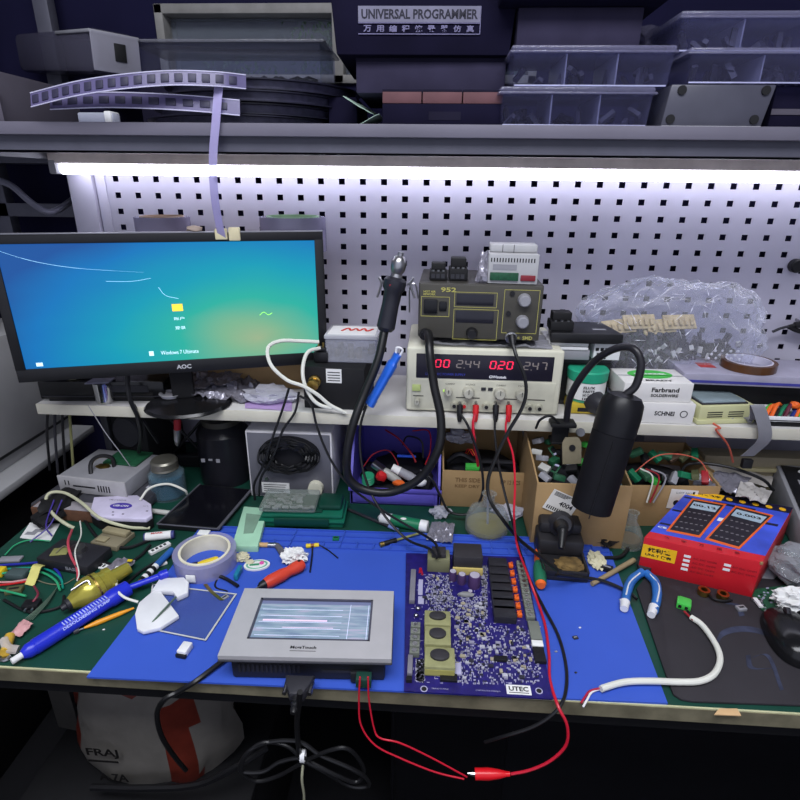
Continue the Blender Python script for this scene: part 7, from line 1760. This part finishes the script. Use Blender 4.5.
# ---------------------------------------------------------------- blue clamp tool, hot air gun, lamp
p, q = at(398, 354, y=-.275), at(370, 404, y=-.285)
t = thing('blue_clamp', 'bright blue plastic handle hanging beside the hot air hose at the power supply', 'handle', p)
b = wmb(t, mat('vivid_blue', (38, 98, 205), .35)); d = q-p; b.tube([p, p+d*.3, p+d*.7, q], [.013, .017, .0155, .015, .0165], 12, flat=.55); b.build('grip', t)
b = wmb(t, WHITEP); b.tube([p+Vector((.003, 0, -.004)), p+Vector((.008, 0, .008)), p+Vector((-.002, 0, .012)), p+Vector((-.004, 0, .0))], .0022, 8); b.build('hook', t)
# gun
y0 = -.235
gtop, gmid, gbot = at(401, 252, y=y0), at(396, 282, y=y0), at(385, 331, y=y0-.015)
t = thing('hot_air_gun', 'black hot air gun nozzle up in its holder left of the rework station', 'hot air gun', gbot); d = gbot-gmid
b = wmb(t, mat('gun_black', (36, 36, 44), .35)); b.spin(gmid+Vector((0, 0, .008)), gbot, [(.016, 0), (.0205, .06), (.0205, .2), (.0165, .26), (.0155, .5), (.017, .93), (.012, 1), (0, 1)], 24); b.build('handle', t)
b = wmb(t, STEEL); b.spin(gmid+Vector((0, 0, .006)), gtop, [(.012, 0), (.0095, .2), (.013, .35), (.014, .6), (.010, .8), (.0058, .86), (.0055, 1), (.004, 1)], 20); b.build('nozzle', t)
b = wmb(t, mat('dark_red', (150, 30, 40), .5)); q = gmid+Vector((-.004, -.0195, -.004)); b.box(q.x-.006, q.x+.006, q.y-.002, q.y+.002, q.z-.003, q.z+.003); b.build('red_label', t)
for sx in (-1, 1):
    b = wmb(t, STEEL); q = gmid+Vector((0, 0, 0)); b.tube([q+Vector((sx*.020, 0, -.006)), q+Vector((sx*.031, 0, .008)), q+Vector((sx*.026, 0, -.004)), q+Vector((sx*.034, 0, -.028))], .0020, 8); b.build('holder_spring', t)
# holder rod to pegboard
b = MB(STEEL); b.tube([gmid+Vector((0, .022, -.004)), gmid+Vector((0, .12, -.0)), Vector((gmid.x, -.001, gmid.z))], .003, 8); b.build('holder_bracket', None, 'steel bracket reaching from the pegboard to the hot air gun', 'bracket')
hose = [gbot+Vector((0, 0, .004)), at(378, 360, y=-.275), at(364, 395, y=-.30), at(353, 425, y=-.325), at(347, 455, y=-.335), at(349, 478, y=-.335), at(365, 490, y=-.335), at(392, 492, y=-.335), at(420, 478, y=-.335), at(438, 450, y=-.335), at(441, 420, y=-.32), at(434, 385, y=-.30), at(430, 355, y=-.285), at(429, 338, y=-.262), at(428, 333, y=-.238)]
b = MB(RUBBER); b.tube(hose, .0078, 12, 8); b.build('air_hose', None, 'thick black air hose hanging in a loop from the gun to the rework station', 'hose')
# lamp
y1 = -.395
ctop = at(624, 398, y=y1); cbot = at(591, 508, y=y1-.025); d = cbot-ctop
t = thing('desk_lamp', 'black gooseneck lamp clamped to the shelf edge with a long cylindrical shade', 'lamp', at(560, 424, y=-.26))
nk = [at(566, 424, y=-.272), at(571, 395, y=-.285), at(590, 366, y=-.31), at(612, 350, y=-.345), at(632, 348, y=-.375), at(641, 362, y=-.39), at(636, 385, y=-.395), ctop-d*.02]
b = wmb(t, mat('lamp_neck_black', (34, 33, 38), .35)); b.tube(nk, .0062, 12, 8); b.build('gooseneck', t)
b = wmb(t, mat('lamp_cap_black', (18, 18, 22), .4, spec=.3)); b.spin(ctop-d*.04, ctop+d*.30, [(.014, 0), (.026, .06), (.032, .2), (.034, .5), (.0335, .98), (.032, 1)], 36); b.build('shade_cap', t, 'satin black shade cap')
b = wmb(t, mat('lamp_shade_black', (15, 15, 20), .7, spec=.2, var=.25, scale=80)); b.spin(ctop+d*.28, cbot, [(.032, 0), (.0332, .05), (.0325, 1), (.029, 1), (.029, .92), (0, .92)], 36); b.build('shade', t)
b = wmb(t, BLACK); b.tube([ctop+d*.3+Vector((-.01, -.034, -.0)), cbot+Vector((-.012, -.033, .0))], .0009, 5, sm=False); b.build('seam', t)
b = wmb(t, BLACKM); q = at(560, 424, y=-.262); b.box(q.x-.022, q.x+.024, -.290, -.260, SZ+.0005, SZ+.008, .002); b.box(q.x-.014, q.x+.016, -.272, -.262, SZ-.038, SZ+.004, .002)
b.box(q.x-.014, q.x+.016, -.272, -.240, SZ-.042, SZ-.036, .002); b.build('clamp', t)
b = wmb(t, STEEL); b.cyl((q.x+.012, -.250, SZ-.036), (q.x+.012, -.250, SZ-.024), .004, seg=10); b.build('clamp_screw', t)
b = wmb(t, BLACK); b.tube([(q.x+.008, -.268, SZ-.04), (q.x+.009, -.27, SZ-.09), (q.x+.007, -.272, SZ-.14)], .0028, 8); b.build('clamp_rod', t)
wire([at(560, 424, y=-.285), at(550, 416, y=-.292), at(540, 420, y=-.288), at(536, 428, y=-.27)], .0025, BLACK, 'black_cable', 'short black cord end at the lamp clamp')

# ---------------------------------------------------------------- cables
def post(u, v): return at(u, v, y=-.252)
for (u, m_, nm, lab) in ((459, BLACK, 'banana_plug', 'black banana plug in the leftmost used post of the power supply'), (475, RED, 'banana_plug', 'red banana plug left of the middle of the power supply'), (495, BLACK, 'banana_plug', 'black banana plug right of the middle of the power supply'), (508, RED, 'banana_plug', 'red banana plug rightmost on the power supply')):
    a = at(u+1, 405, y=-.249); c = a+Vector((.0, -.012, -.030))
    t = thing(nm, lab, 'plug', a, group='banana plugs in the power supply')
    b = wmb(t, m_); b.spin(a, c, [(.0058, 0), (.006, .4), (.0045, .85), (.0028, 1), (0, 1)], 16); b.build('sleeve', t)
    b = wmb(t, STEEL); b.cyl(a, a+Vector((0, .010, .001)), .003, seg=10); b.build('pin', t)
H = lambda L, y: [at(u, v, y=y+.0*i) for i, (u, v) in enumerate(L)]
wire([at(460, 414, y=-.262), at(467, 424, y=-.275), at(476, 447, y=-.285), at(482, 470, y=-.29), at(482, 495, y=-.30), at(470, 513, y=-.30), at(450, 512, y=-.30), at(440, 495, y=-.295), at(432, 480, y=-.29), at(420, 470, y=-.28)], .0026, BLACK, 'test_lead', 'black lead drooping from the left posts in front of the open carton')
wire([at(475, 414, y=-.262), at(473, 425, y=-.272), at(475, 445, y=-.275), at(478, 466, y=-.25)], .0028, REDW, 'test_lead', 'short red lead running from the left posts into the open carton')
lead_b = [at(495, 415, y=-.262), at(495, 435, y=-.28), at(498, 460, y=-.32), at(504, 490, y=-.37), at(512, 520, y=-.40), at(519, 548, z=MZ+.014), at(530, 580, z=MZ+.010), at(543, 606, z=MZ+.005), at(558, 635, z=MZ+.003), at(566, 665, z=MZ+.003), at(566, 690, z=MZ+.003), at(560, 706, z=BZ+.004), at(548, 718, y=-.712), at(530, 728, y=-.714), at(505, 736, y=-.712), at(485, 742, y=-.70)]
wire(lead_b, .0023, BLACK, 'test_lead', 'long black lead passing right of the circuit board and over the bench edge')
lead_r = [at(507, 415, y=-.262), at(506, 432, y=-.28), at(513, 455, y=-.32), at(515, 485, y=-.37), at(514, 515, y=-.41), at(517, 545, z=MZ+.02), at(527, 573, z=BZc+.022), at(537, 600, z=MZ+.010), at(545, 625, z=MZ+.004), at(549, 655, z=MZ+.004), at(550, 680, z=MZ+.004), at(558, 706, z=BZ+.005), at(567, 725, y=-.716), at(566, 745, y=-.72), at(550, 761, y=-.722), at(530, 770, y=-.722), at(511, 774, y=-.722)]
wire(lead_r, .0020, REDW, 'test_lead', 'long red lead passing right of the circuit board down to the red crocodile clip')
p, q = at(510, 774, y=-.722), at(475, 774, y=-.722)
t = thing('crocodile_clip', 'red crocodile clip hanging below the bench edge', 'clip', p); d = q-p
b = wmb(t, mat('clip_red', (215, 25, 35), .3)); b.spin(p, q, [(.003, 0), (.0035, .12), (.004, .16), (.0055, .3), (.0075, .6), (.0072, 1), (0, 1)], 18); b.build('boot', t)
b = wmb(t, STEEL); b.cyl(q, q+d*.22+Vector((0, 0, .001)), .0032, .0014, seg=8); b.build('jaw', t, 'bare steel jaw')
for k, L in enumerate(([(360, 677), (359, 700), (361, 725), (375, 745), (400, 758), (435, 772), (464, 779)], [(368, 677), (369, 700), (374, 728), (380, 738), (400, 743), (430, 757), (467, 777)])):
    pts = [at(u, v, y=-.705-.004*min(i, 3)) for i, (u, v) in enumerate(L)]
    wire(pts, .0012, REDW, 'power_wire', ('lower', 'upper')[k]+' red wire hanging from the touch panel to the crocodile clip', 'wire', 'red wires from the touch panel')
t = thing('terminal_plug', 'dark green two-pole plug in the front of the touch panel', 'connector', at(364, 676, y=-.692)+Vector((0, 0, -.010)), R(2))
b = MB(mat('dark_green_plug', (25, 62, 52), .5)); b.box(-.010, .010, -.010, .004, 0, .014, .001); b.build('body', t)
# serial cable and its bundle
yb = -.725
wire([at(300, 692, y=-.745), at(299, 705, y=-.738), at(297, 722, y=-.732), at(298, 742, y=-.728), at(300, 756, y=yb)], .0036, RUBBER, 'serial_cable', 'black serial cable dropping from the touch panel over the bench edge')
b = MB(RUBBER)
lp = [(302, 758), (285, 745), (262, 743), (245, 757), (243, 772), (256, 781), (278, 776), (302, 763), (325, 752), (345, 748), (358, 758), (364, 772), (356, 782), (338, 776), (318, 766), (302, 758), (280, 762), (262, 772), (240, 770), (248, 752), (270, 742), (300, 742), (320, 755), (350, 768), (366, 778), (368, 786), (350, 786), (325, 772), (306, 762)]
b.tube([at(u, v, y=yb+.004*math.sin(i*1.3)) for i, (u, v) in enumerate(lp)], .0028, 8, 6); b.build('cable_bundle', None, 'black cable gathered in a bow under the bench edge', 'cable')
b = MB(WHITEP); q = at(303, 756, y=yb); b.lathe([(.006, -.003), (.0075, -.003), (.0075, .003), (.006, .003)], 16, TR(q) @ RY(PI/2) @ Matrix.Diagonal((1.2, 1, 1, 1)), closed=True); b.build('cable_tie', None, 'white tie around the bow of black cable', 'cable tie')
wire([at(303, 764, y=yb), at(302, 780, y=yb), at(304, 795, y=yb+.01), at(304, 815, y=yb+.02)], .0018, mat('ivory_cable', (190, 190, 160), .45), 'ivory_cable', 'thin ivory wire hanging below the bow of black cable')
wire([at(238, 650, z=MZ+.006), at(220, 663, z=MZ+.005), at(195, 682, z=BZ+.006), at(178, 692, y=-.705), at(164, 700, y=-.712), at(157, 715, y=-.70), at(162, 737, y=-.69), at(175, 757, y=-.66), at(186, 770, y=-.63)], .0036, RUBBER, 'black_cable', 'black cable leaving the touch panel to the left over the bench edge')
# cable from gun area down to board, and white loops
wire([at(366, 406, y=-.285), at(360, 430, y=-.30), at(362, 465, y=-.32), at(372, 495, y=-.34), at(388, 520, y=-.38), at(408, 540, z=BZ+.03), at(430, 549, z=BZ+.045), at(437, 558, z=BZc+.034)], .0024, BLACK, 'test_lead', 'thin black lead hanging from the blue handle to the board transformer')
wire([at(300, 396, y=-.262), at(311, 404, y=-.268), at(318, 430, y=-.28), at(332, 462, y=-.30), at(352, 488, y=-.32), at(385, 512, y=-.36), at(415, 530, y=-.38), at(434, 542, z=BZ+.045), at(440, 556, z=BZc+.036)], .0024, BLACK, 'test_lead', 'black lead running from the shelf edge down to the board transformer')
for k, L in enumerate(([(289, 388), (284, 405), (277, 425), (270, 445), (262, 468), (254, 485), (255, 500)], [(299, 392), (295, 412), (283, 430), (276, 450), (268, 466), (261, 478), (259, 496)])):
    wire([at(u, v, y=-.262-.004*min(i, 2)-(.006 if i > 2 else 0)) for i, (u, v) in enumerate(L)], .0024, BLACK, 'black_cable', ('left', 'right')[k]+' of two black cables hanging over the shelf before the white enclosure', 'cable', 'black cables over the shelf edge')
tb = Vector((-.2, -.24, 0))
wire([at(319, 342, y=-.215), at(300, 341, y=-.225), at(280, 341, y=-.24), at(268, 348, y=-.25), at(271, 365, y=-.265), at(287, 380, y=-.27), at(303, 386, y=-.27), at(318, 395, y=-.268), at(330, 405, y=-.266), at(346, 413, y=-.264)], .0036, WCABLE, 'white_cable', 'outer white cable loop in front of the monitor corner')
wire([at(320, 348, y=-.215), at(308, 352, y=-.235), at(303, 366, y=-.25), at(304, 382, y=-.262), at(311, 397, y=-.266), at(320, 405, y=-.267), at(332, 408, y=-.265)], .0036, WCABLE, 'white_cable', 'inner white cable loop left of the black metal box')
# iron cable from the station
b = MB(BLACK); b.spin(at(512, 336, y=-.236), at(513, 346, y=-.25), [(.007, 0), (.0065, .5), (.004, 1), (0, 1)], 14); b.build('cable_plug', None, 'black round plug in the lower right socket of the rework station', 'plug')
wire([at(513, 345, y=-.25), at(517, 358, y=-.262), at(524, 375, y=-.27), at(526, 393, y=-.275), at(521, 410, y=-.285), at(508, 432, y=-.30), at(497, 455, y=-.32), at(488, 480, y=-.34), at(490, 500, y=-.36), at(503, 520, y=-.39), at(520, 540, z=BZ+.02), at(545, 560, z=BZ+.045), at(560, 572, z=BZ+.062)], .0034, RUBBER, 'iron_cable', 'black iron cable running from the rework station down to the iron stand')
wire([at(500, 468, y=-.36), at(494, 482, y=-.365), at(493, 498, y=-.37), at(505, 517, y=-.40), at(520, 535, z=BZ+.012), at(545, 552, z=BZ+.004), at(538, 548, z=BZ+.004)], .0022, BLACK, 'black_cable', 'thin black cable curling beside the iron cable behind the circuit board') if False else None
# cables under the left part of the shelf
wire([at(127, 372, y=-.262), at(128, 388, y=-.268), at(131, 402, y=-.270), at(138, 418, y=-.262), at(141, 436, y=-.23), at(139, 452, y=-.2)], .0045, BLACK, 'black_cable', 'thick black cable dropping from the monitor over the shelf edge')
wire([at(134, 405, y=-.262), at(146, 425, y=-.24), at(158, 443, y=-.2)], .0028, BLACK, 'black_cable', 'black cable angled behind the thick one below the monitor')
wire([at(88, 405, y=-.258), at(105, 432, y=-.26), at(120, 452, y=-.255), at(130, 466, y=-.25)], .0010, GREYP, 'thin_wire', 'thin grey wire slanting down from the left of the shelf onto the disc drive')
for k in range(4): wire([at(48+7*k, 405+k, y=-.22), at(47+8*k, 435, y=-.22), at(50+8*k, 470+3*k, y=-.22)], .0028, (BLACK, DARK, BLACK, mat('olive_wire', (120, 120, 80), .5))[k], 'hanging_cable', ['leftmost', 'second', 'third', 'rightmost olive'][k]+' of the four cables hanging under the left end of the shelf', 'cable', 'cables hanging under the left shelf end')
b = MB(BLACKM); b.blob((-.745, -.33, BZ+.02), .03, .06, .02, .3, 3, 3, 51, floor=BZ+.001); b.build('black_pouch', None, 'black slumped cloth at the left end of the bench', 'cloth')
# ---------------------------------------------------------------- under the bench
t = thing('storage_crate', 'dark storage crate on the floor under the left of the bench', 'crate', (-.45, -.46, 0))
b = MB(BLACKM); b.box(-.29, .12, -.16, .17, 0, .30, .008); b.build('body', t)
b = MB(BLACKM); b.box(-.295, .125, -.165, .175, .30, .32, .004); b.build('lid', t)
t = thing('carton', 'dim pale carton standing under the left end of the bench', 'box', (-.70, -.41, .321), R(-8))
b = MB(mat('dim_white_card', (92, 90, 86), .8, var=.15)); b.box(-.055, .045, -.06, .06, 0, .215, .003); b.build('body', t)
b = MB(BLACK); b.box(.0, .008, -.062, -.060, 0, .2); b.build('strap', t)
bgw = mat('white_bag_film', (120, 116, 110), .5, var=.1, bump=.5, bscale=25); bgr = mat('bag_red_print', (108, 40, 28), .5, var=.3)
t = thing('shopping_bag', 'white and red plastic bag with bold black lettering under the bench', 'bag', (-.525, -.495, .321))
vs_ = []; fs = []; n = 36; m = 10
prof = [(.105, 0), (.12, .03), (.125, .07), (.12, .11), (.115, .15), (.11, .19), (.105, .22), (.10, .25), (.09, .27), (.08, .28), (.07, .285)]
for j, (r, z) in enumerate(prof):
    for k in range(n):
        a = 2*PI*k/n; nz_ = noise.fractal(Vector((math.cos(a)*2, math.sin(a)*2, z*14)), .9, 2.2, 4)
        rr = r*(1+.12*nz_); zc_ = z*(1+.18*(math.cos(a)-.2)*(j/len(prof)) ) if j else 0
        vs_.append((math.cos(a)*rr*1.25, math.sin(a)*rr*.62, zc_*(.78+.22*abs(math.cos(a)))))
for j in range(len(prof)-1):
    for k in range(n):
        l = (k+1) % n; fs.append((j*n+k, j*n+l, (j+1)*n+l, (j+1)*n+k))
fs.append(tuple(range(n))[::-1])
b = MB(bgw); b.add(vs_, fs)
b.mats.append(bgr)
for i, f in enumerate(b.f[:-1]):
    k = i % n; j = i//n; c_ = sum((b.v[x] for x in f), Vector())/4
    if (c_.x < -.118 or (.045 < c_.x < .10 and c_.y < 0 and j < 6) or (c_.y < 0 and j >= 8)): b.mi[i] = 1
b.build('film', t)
b = MB(BLACKM); b.blob((0, 0, .13), .10, .05, .045, .2, 3, 3, 3); b.build('dark_contents', t)
b = MB(foil); b.sheet((.06, .0, .17), (.11, -.02, .15), (.10, .02, .235), (.04, .03, .24), 10, 14, .03, 20, seed=4); b.build('foil_inside', t)
b = MB(mat('bag_letter_black', (20, 18, 18), .6)); b.text('FRAJ', .058, .024, TR(-.055, -.0835, .105) @ FRONT @ Matrix.Shear('XZ', 4, (.25, 0)) if False else TR(-.055, -.0855, .105) @ FRONT, True); b.text('A.7A', .055, .02, TR(-.045, -.0865, .045) @ FRONT, True); b.box(-.085, -.03, -.0855, -.0845, .082, .086); b.build('lettering', t)
b = MB(bgw); b.tube([(-.13, -.04, .2), (-.09, -.06, .27), (.02, -.07, .30), (.09, -.06, .285), (.13, -.03, .2)], .004, 6, flat=.4); b.build('bag_rim', t)
wire([(-.60, -.60, .365), (-.50, -.605, .38), (-.40, -.605, .40), (-.33, -.59, .435), (-.29, -.56, .44)], .006, BLACK, 'black_cable', 'black cable running across the front of the plastic bag')
t = thing('computer_case', 'black computer case standing in the dark under the middle of the bench', 'computer', (.05, -.30, 0))
b = MB(mat('case_dark', (18, 18, 24), .5)); b.box(-.13, .9, -.15, .15, 0, .62, .006); b.build('body', t)
b = MB(mat('case_front', (14, 14, 20), .35)); b.box(-.12, .1, -.156, -.15, .02, .6, .003); b.build('front_panel', t)
# ---------------------------------------------------------------- further clutter
# black cables and cords in the dark left back of the bench
for k, (L, r, lab) in enumerate((
    ([(60, 505), (80, 515), (100, 540), (125, 548), (150, 540)], .003, 'black cord winding between the project box and the white device'),
    ([(150, 545), (140, 556), (120, 566), (98, 560)], .0028, 'black cord curling left of the blue and white marker'),
    ([(232, 560), (215, 585), (228, 592)], .002, 'black cord end right of the large tape roll'),
    ([(180, 420), (205, 428), (225, 440)], .003, 'x'),
    ([(4, 600), (30, 612), (60, 607), (64, 596)], .0024, 'black cord in front of the small dark connector at the left edge'),
    ([(120, 590), (140, 572), (160, 560), (172, 556)], .0026, 'black cord between the olive fitting and the large tape roll'))):
    if lab == 'x': continue
    wire([at(u, v, z=BZ+r+.0005) for u, v in L], r, BLACK, 'black_cable', lab)
# brown sticks, labels and small parts left of the tape roll
for k, (u, v, a, sx, sy, sz, m_, nm, lab, cat) in enumerate((
    (100, 583, .4, .010, .006, .006, DARK, 'relay', 'small dark relay behind the olive fitting', 'relay'),
    (88, 552, -.5, .016, .007, .008, mat('tan_pcb', (128, 120, 98), .6), 'terminal_strip', 'tan terminal strip right behind the black project box', 'terminal'),
    (160, 566, .7, .012, .004, .004, PAPER, 'label_strip', 'white label strip left below the blue marker', 'label'),
    (225, 600, .9, .006, .004, .003, GREYP, 'clip', 'grey clip at the right corner of the glass sheet', 'clip'),
    (336, 541, .1, .006, .005, .004, GREEN, 'terminal', 'tiny green terminal on the mat strip right of the yellow barrel', 'terminal'),
    (575, 640, .3, .004, .003, .002, DARK, 'chip', 'tiny dark chip lying on the blue mat right of the red lead', 'chip'),
    (606, 572, -.4, .010, .006, .008, BLACK, 'plug', 'black plug beside the yellowish wad', 'plug'),
    (740, 612, .2, .007, .005, .005, GREYP, 'nut', 'grey nut on the black pad left of the green board', 'nut'),
    (756, 604, -.6, .008, .004, .005, STEEL, 'screw', 'steel screw on the black pad beside the green board', 'screw'),
    (15, 592, .3, .012, .007, .007, mat('olive_part', (90, 92, 60), .6), 'terminal_block', 'olive terminal block under the red wires at the left', 'terminal'))):
    q = at(u, v, z=BZ)
    onmat = -.46 < q.x < .30 and -.70 < q.y < -.345
    onpad = u > 690
    t = thing(nm, lab, cat, (q.x, q.y, BZ+(.0037 if onmat else .0049 if onpad else .0006)), a)
    b = MB(m_); b.box(-sx, sx, -sy, sy, 0, sz, .0008); b.build('body', t)
    b = MB(INK if m_ not in (DARK, BLACK) else GREYP); b.box(-sx*.6, sx*.6, -sy*.3, sy*.3, sz, sz+.0003); b.build('marking', t)
# white paper under the flask area and foil near the screwdrivers
b = MB(foil2); q = at(520, 505, z=BZ); b.blob((.14, -.27, BZ+.01), .03, .02, .01, .35, 3, 3, 77, floor=BZ+.001); b.build('clear_wad', None, 'clear crumpled wad between the two open cartons', 'scrap')
# things under the shelf at the right end of the bench
b = MB(mat('white_rag', (172, 168, 165), .8)); b.sheet(at(735, 497, z=BZ+.085), at(765, 505, z=BZ+.08), at(772, 492, z=BZ+.075), at(740, 482, z=BZ+.09), 12, 10, .012, 45, seed=25, lift=.004); b.build('film_wrap', None, 'pale wrinkled film right behind the dark end of the red box', 'film')
# small marks of use on shelf: bottle stopper next to the power supply
t = thing('rubber_foot', 'flat dark oval pad on the shelf between the power supply and the lamp clamp', 'pad', at(583, 411, z=SZ+.0005))
b = MB(mat('purple_rubber', (62, 54, 72), .6)); b.lathe([(0, 0), (.014, 0), (.014, .003), (0, .003)], 24, Matrix.Diagonal((1.2, .6, 1, 1))); b.build('body', t)
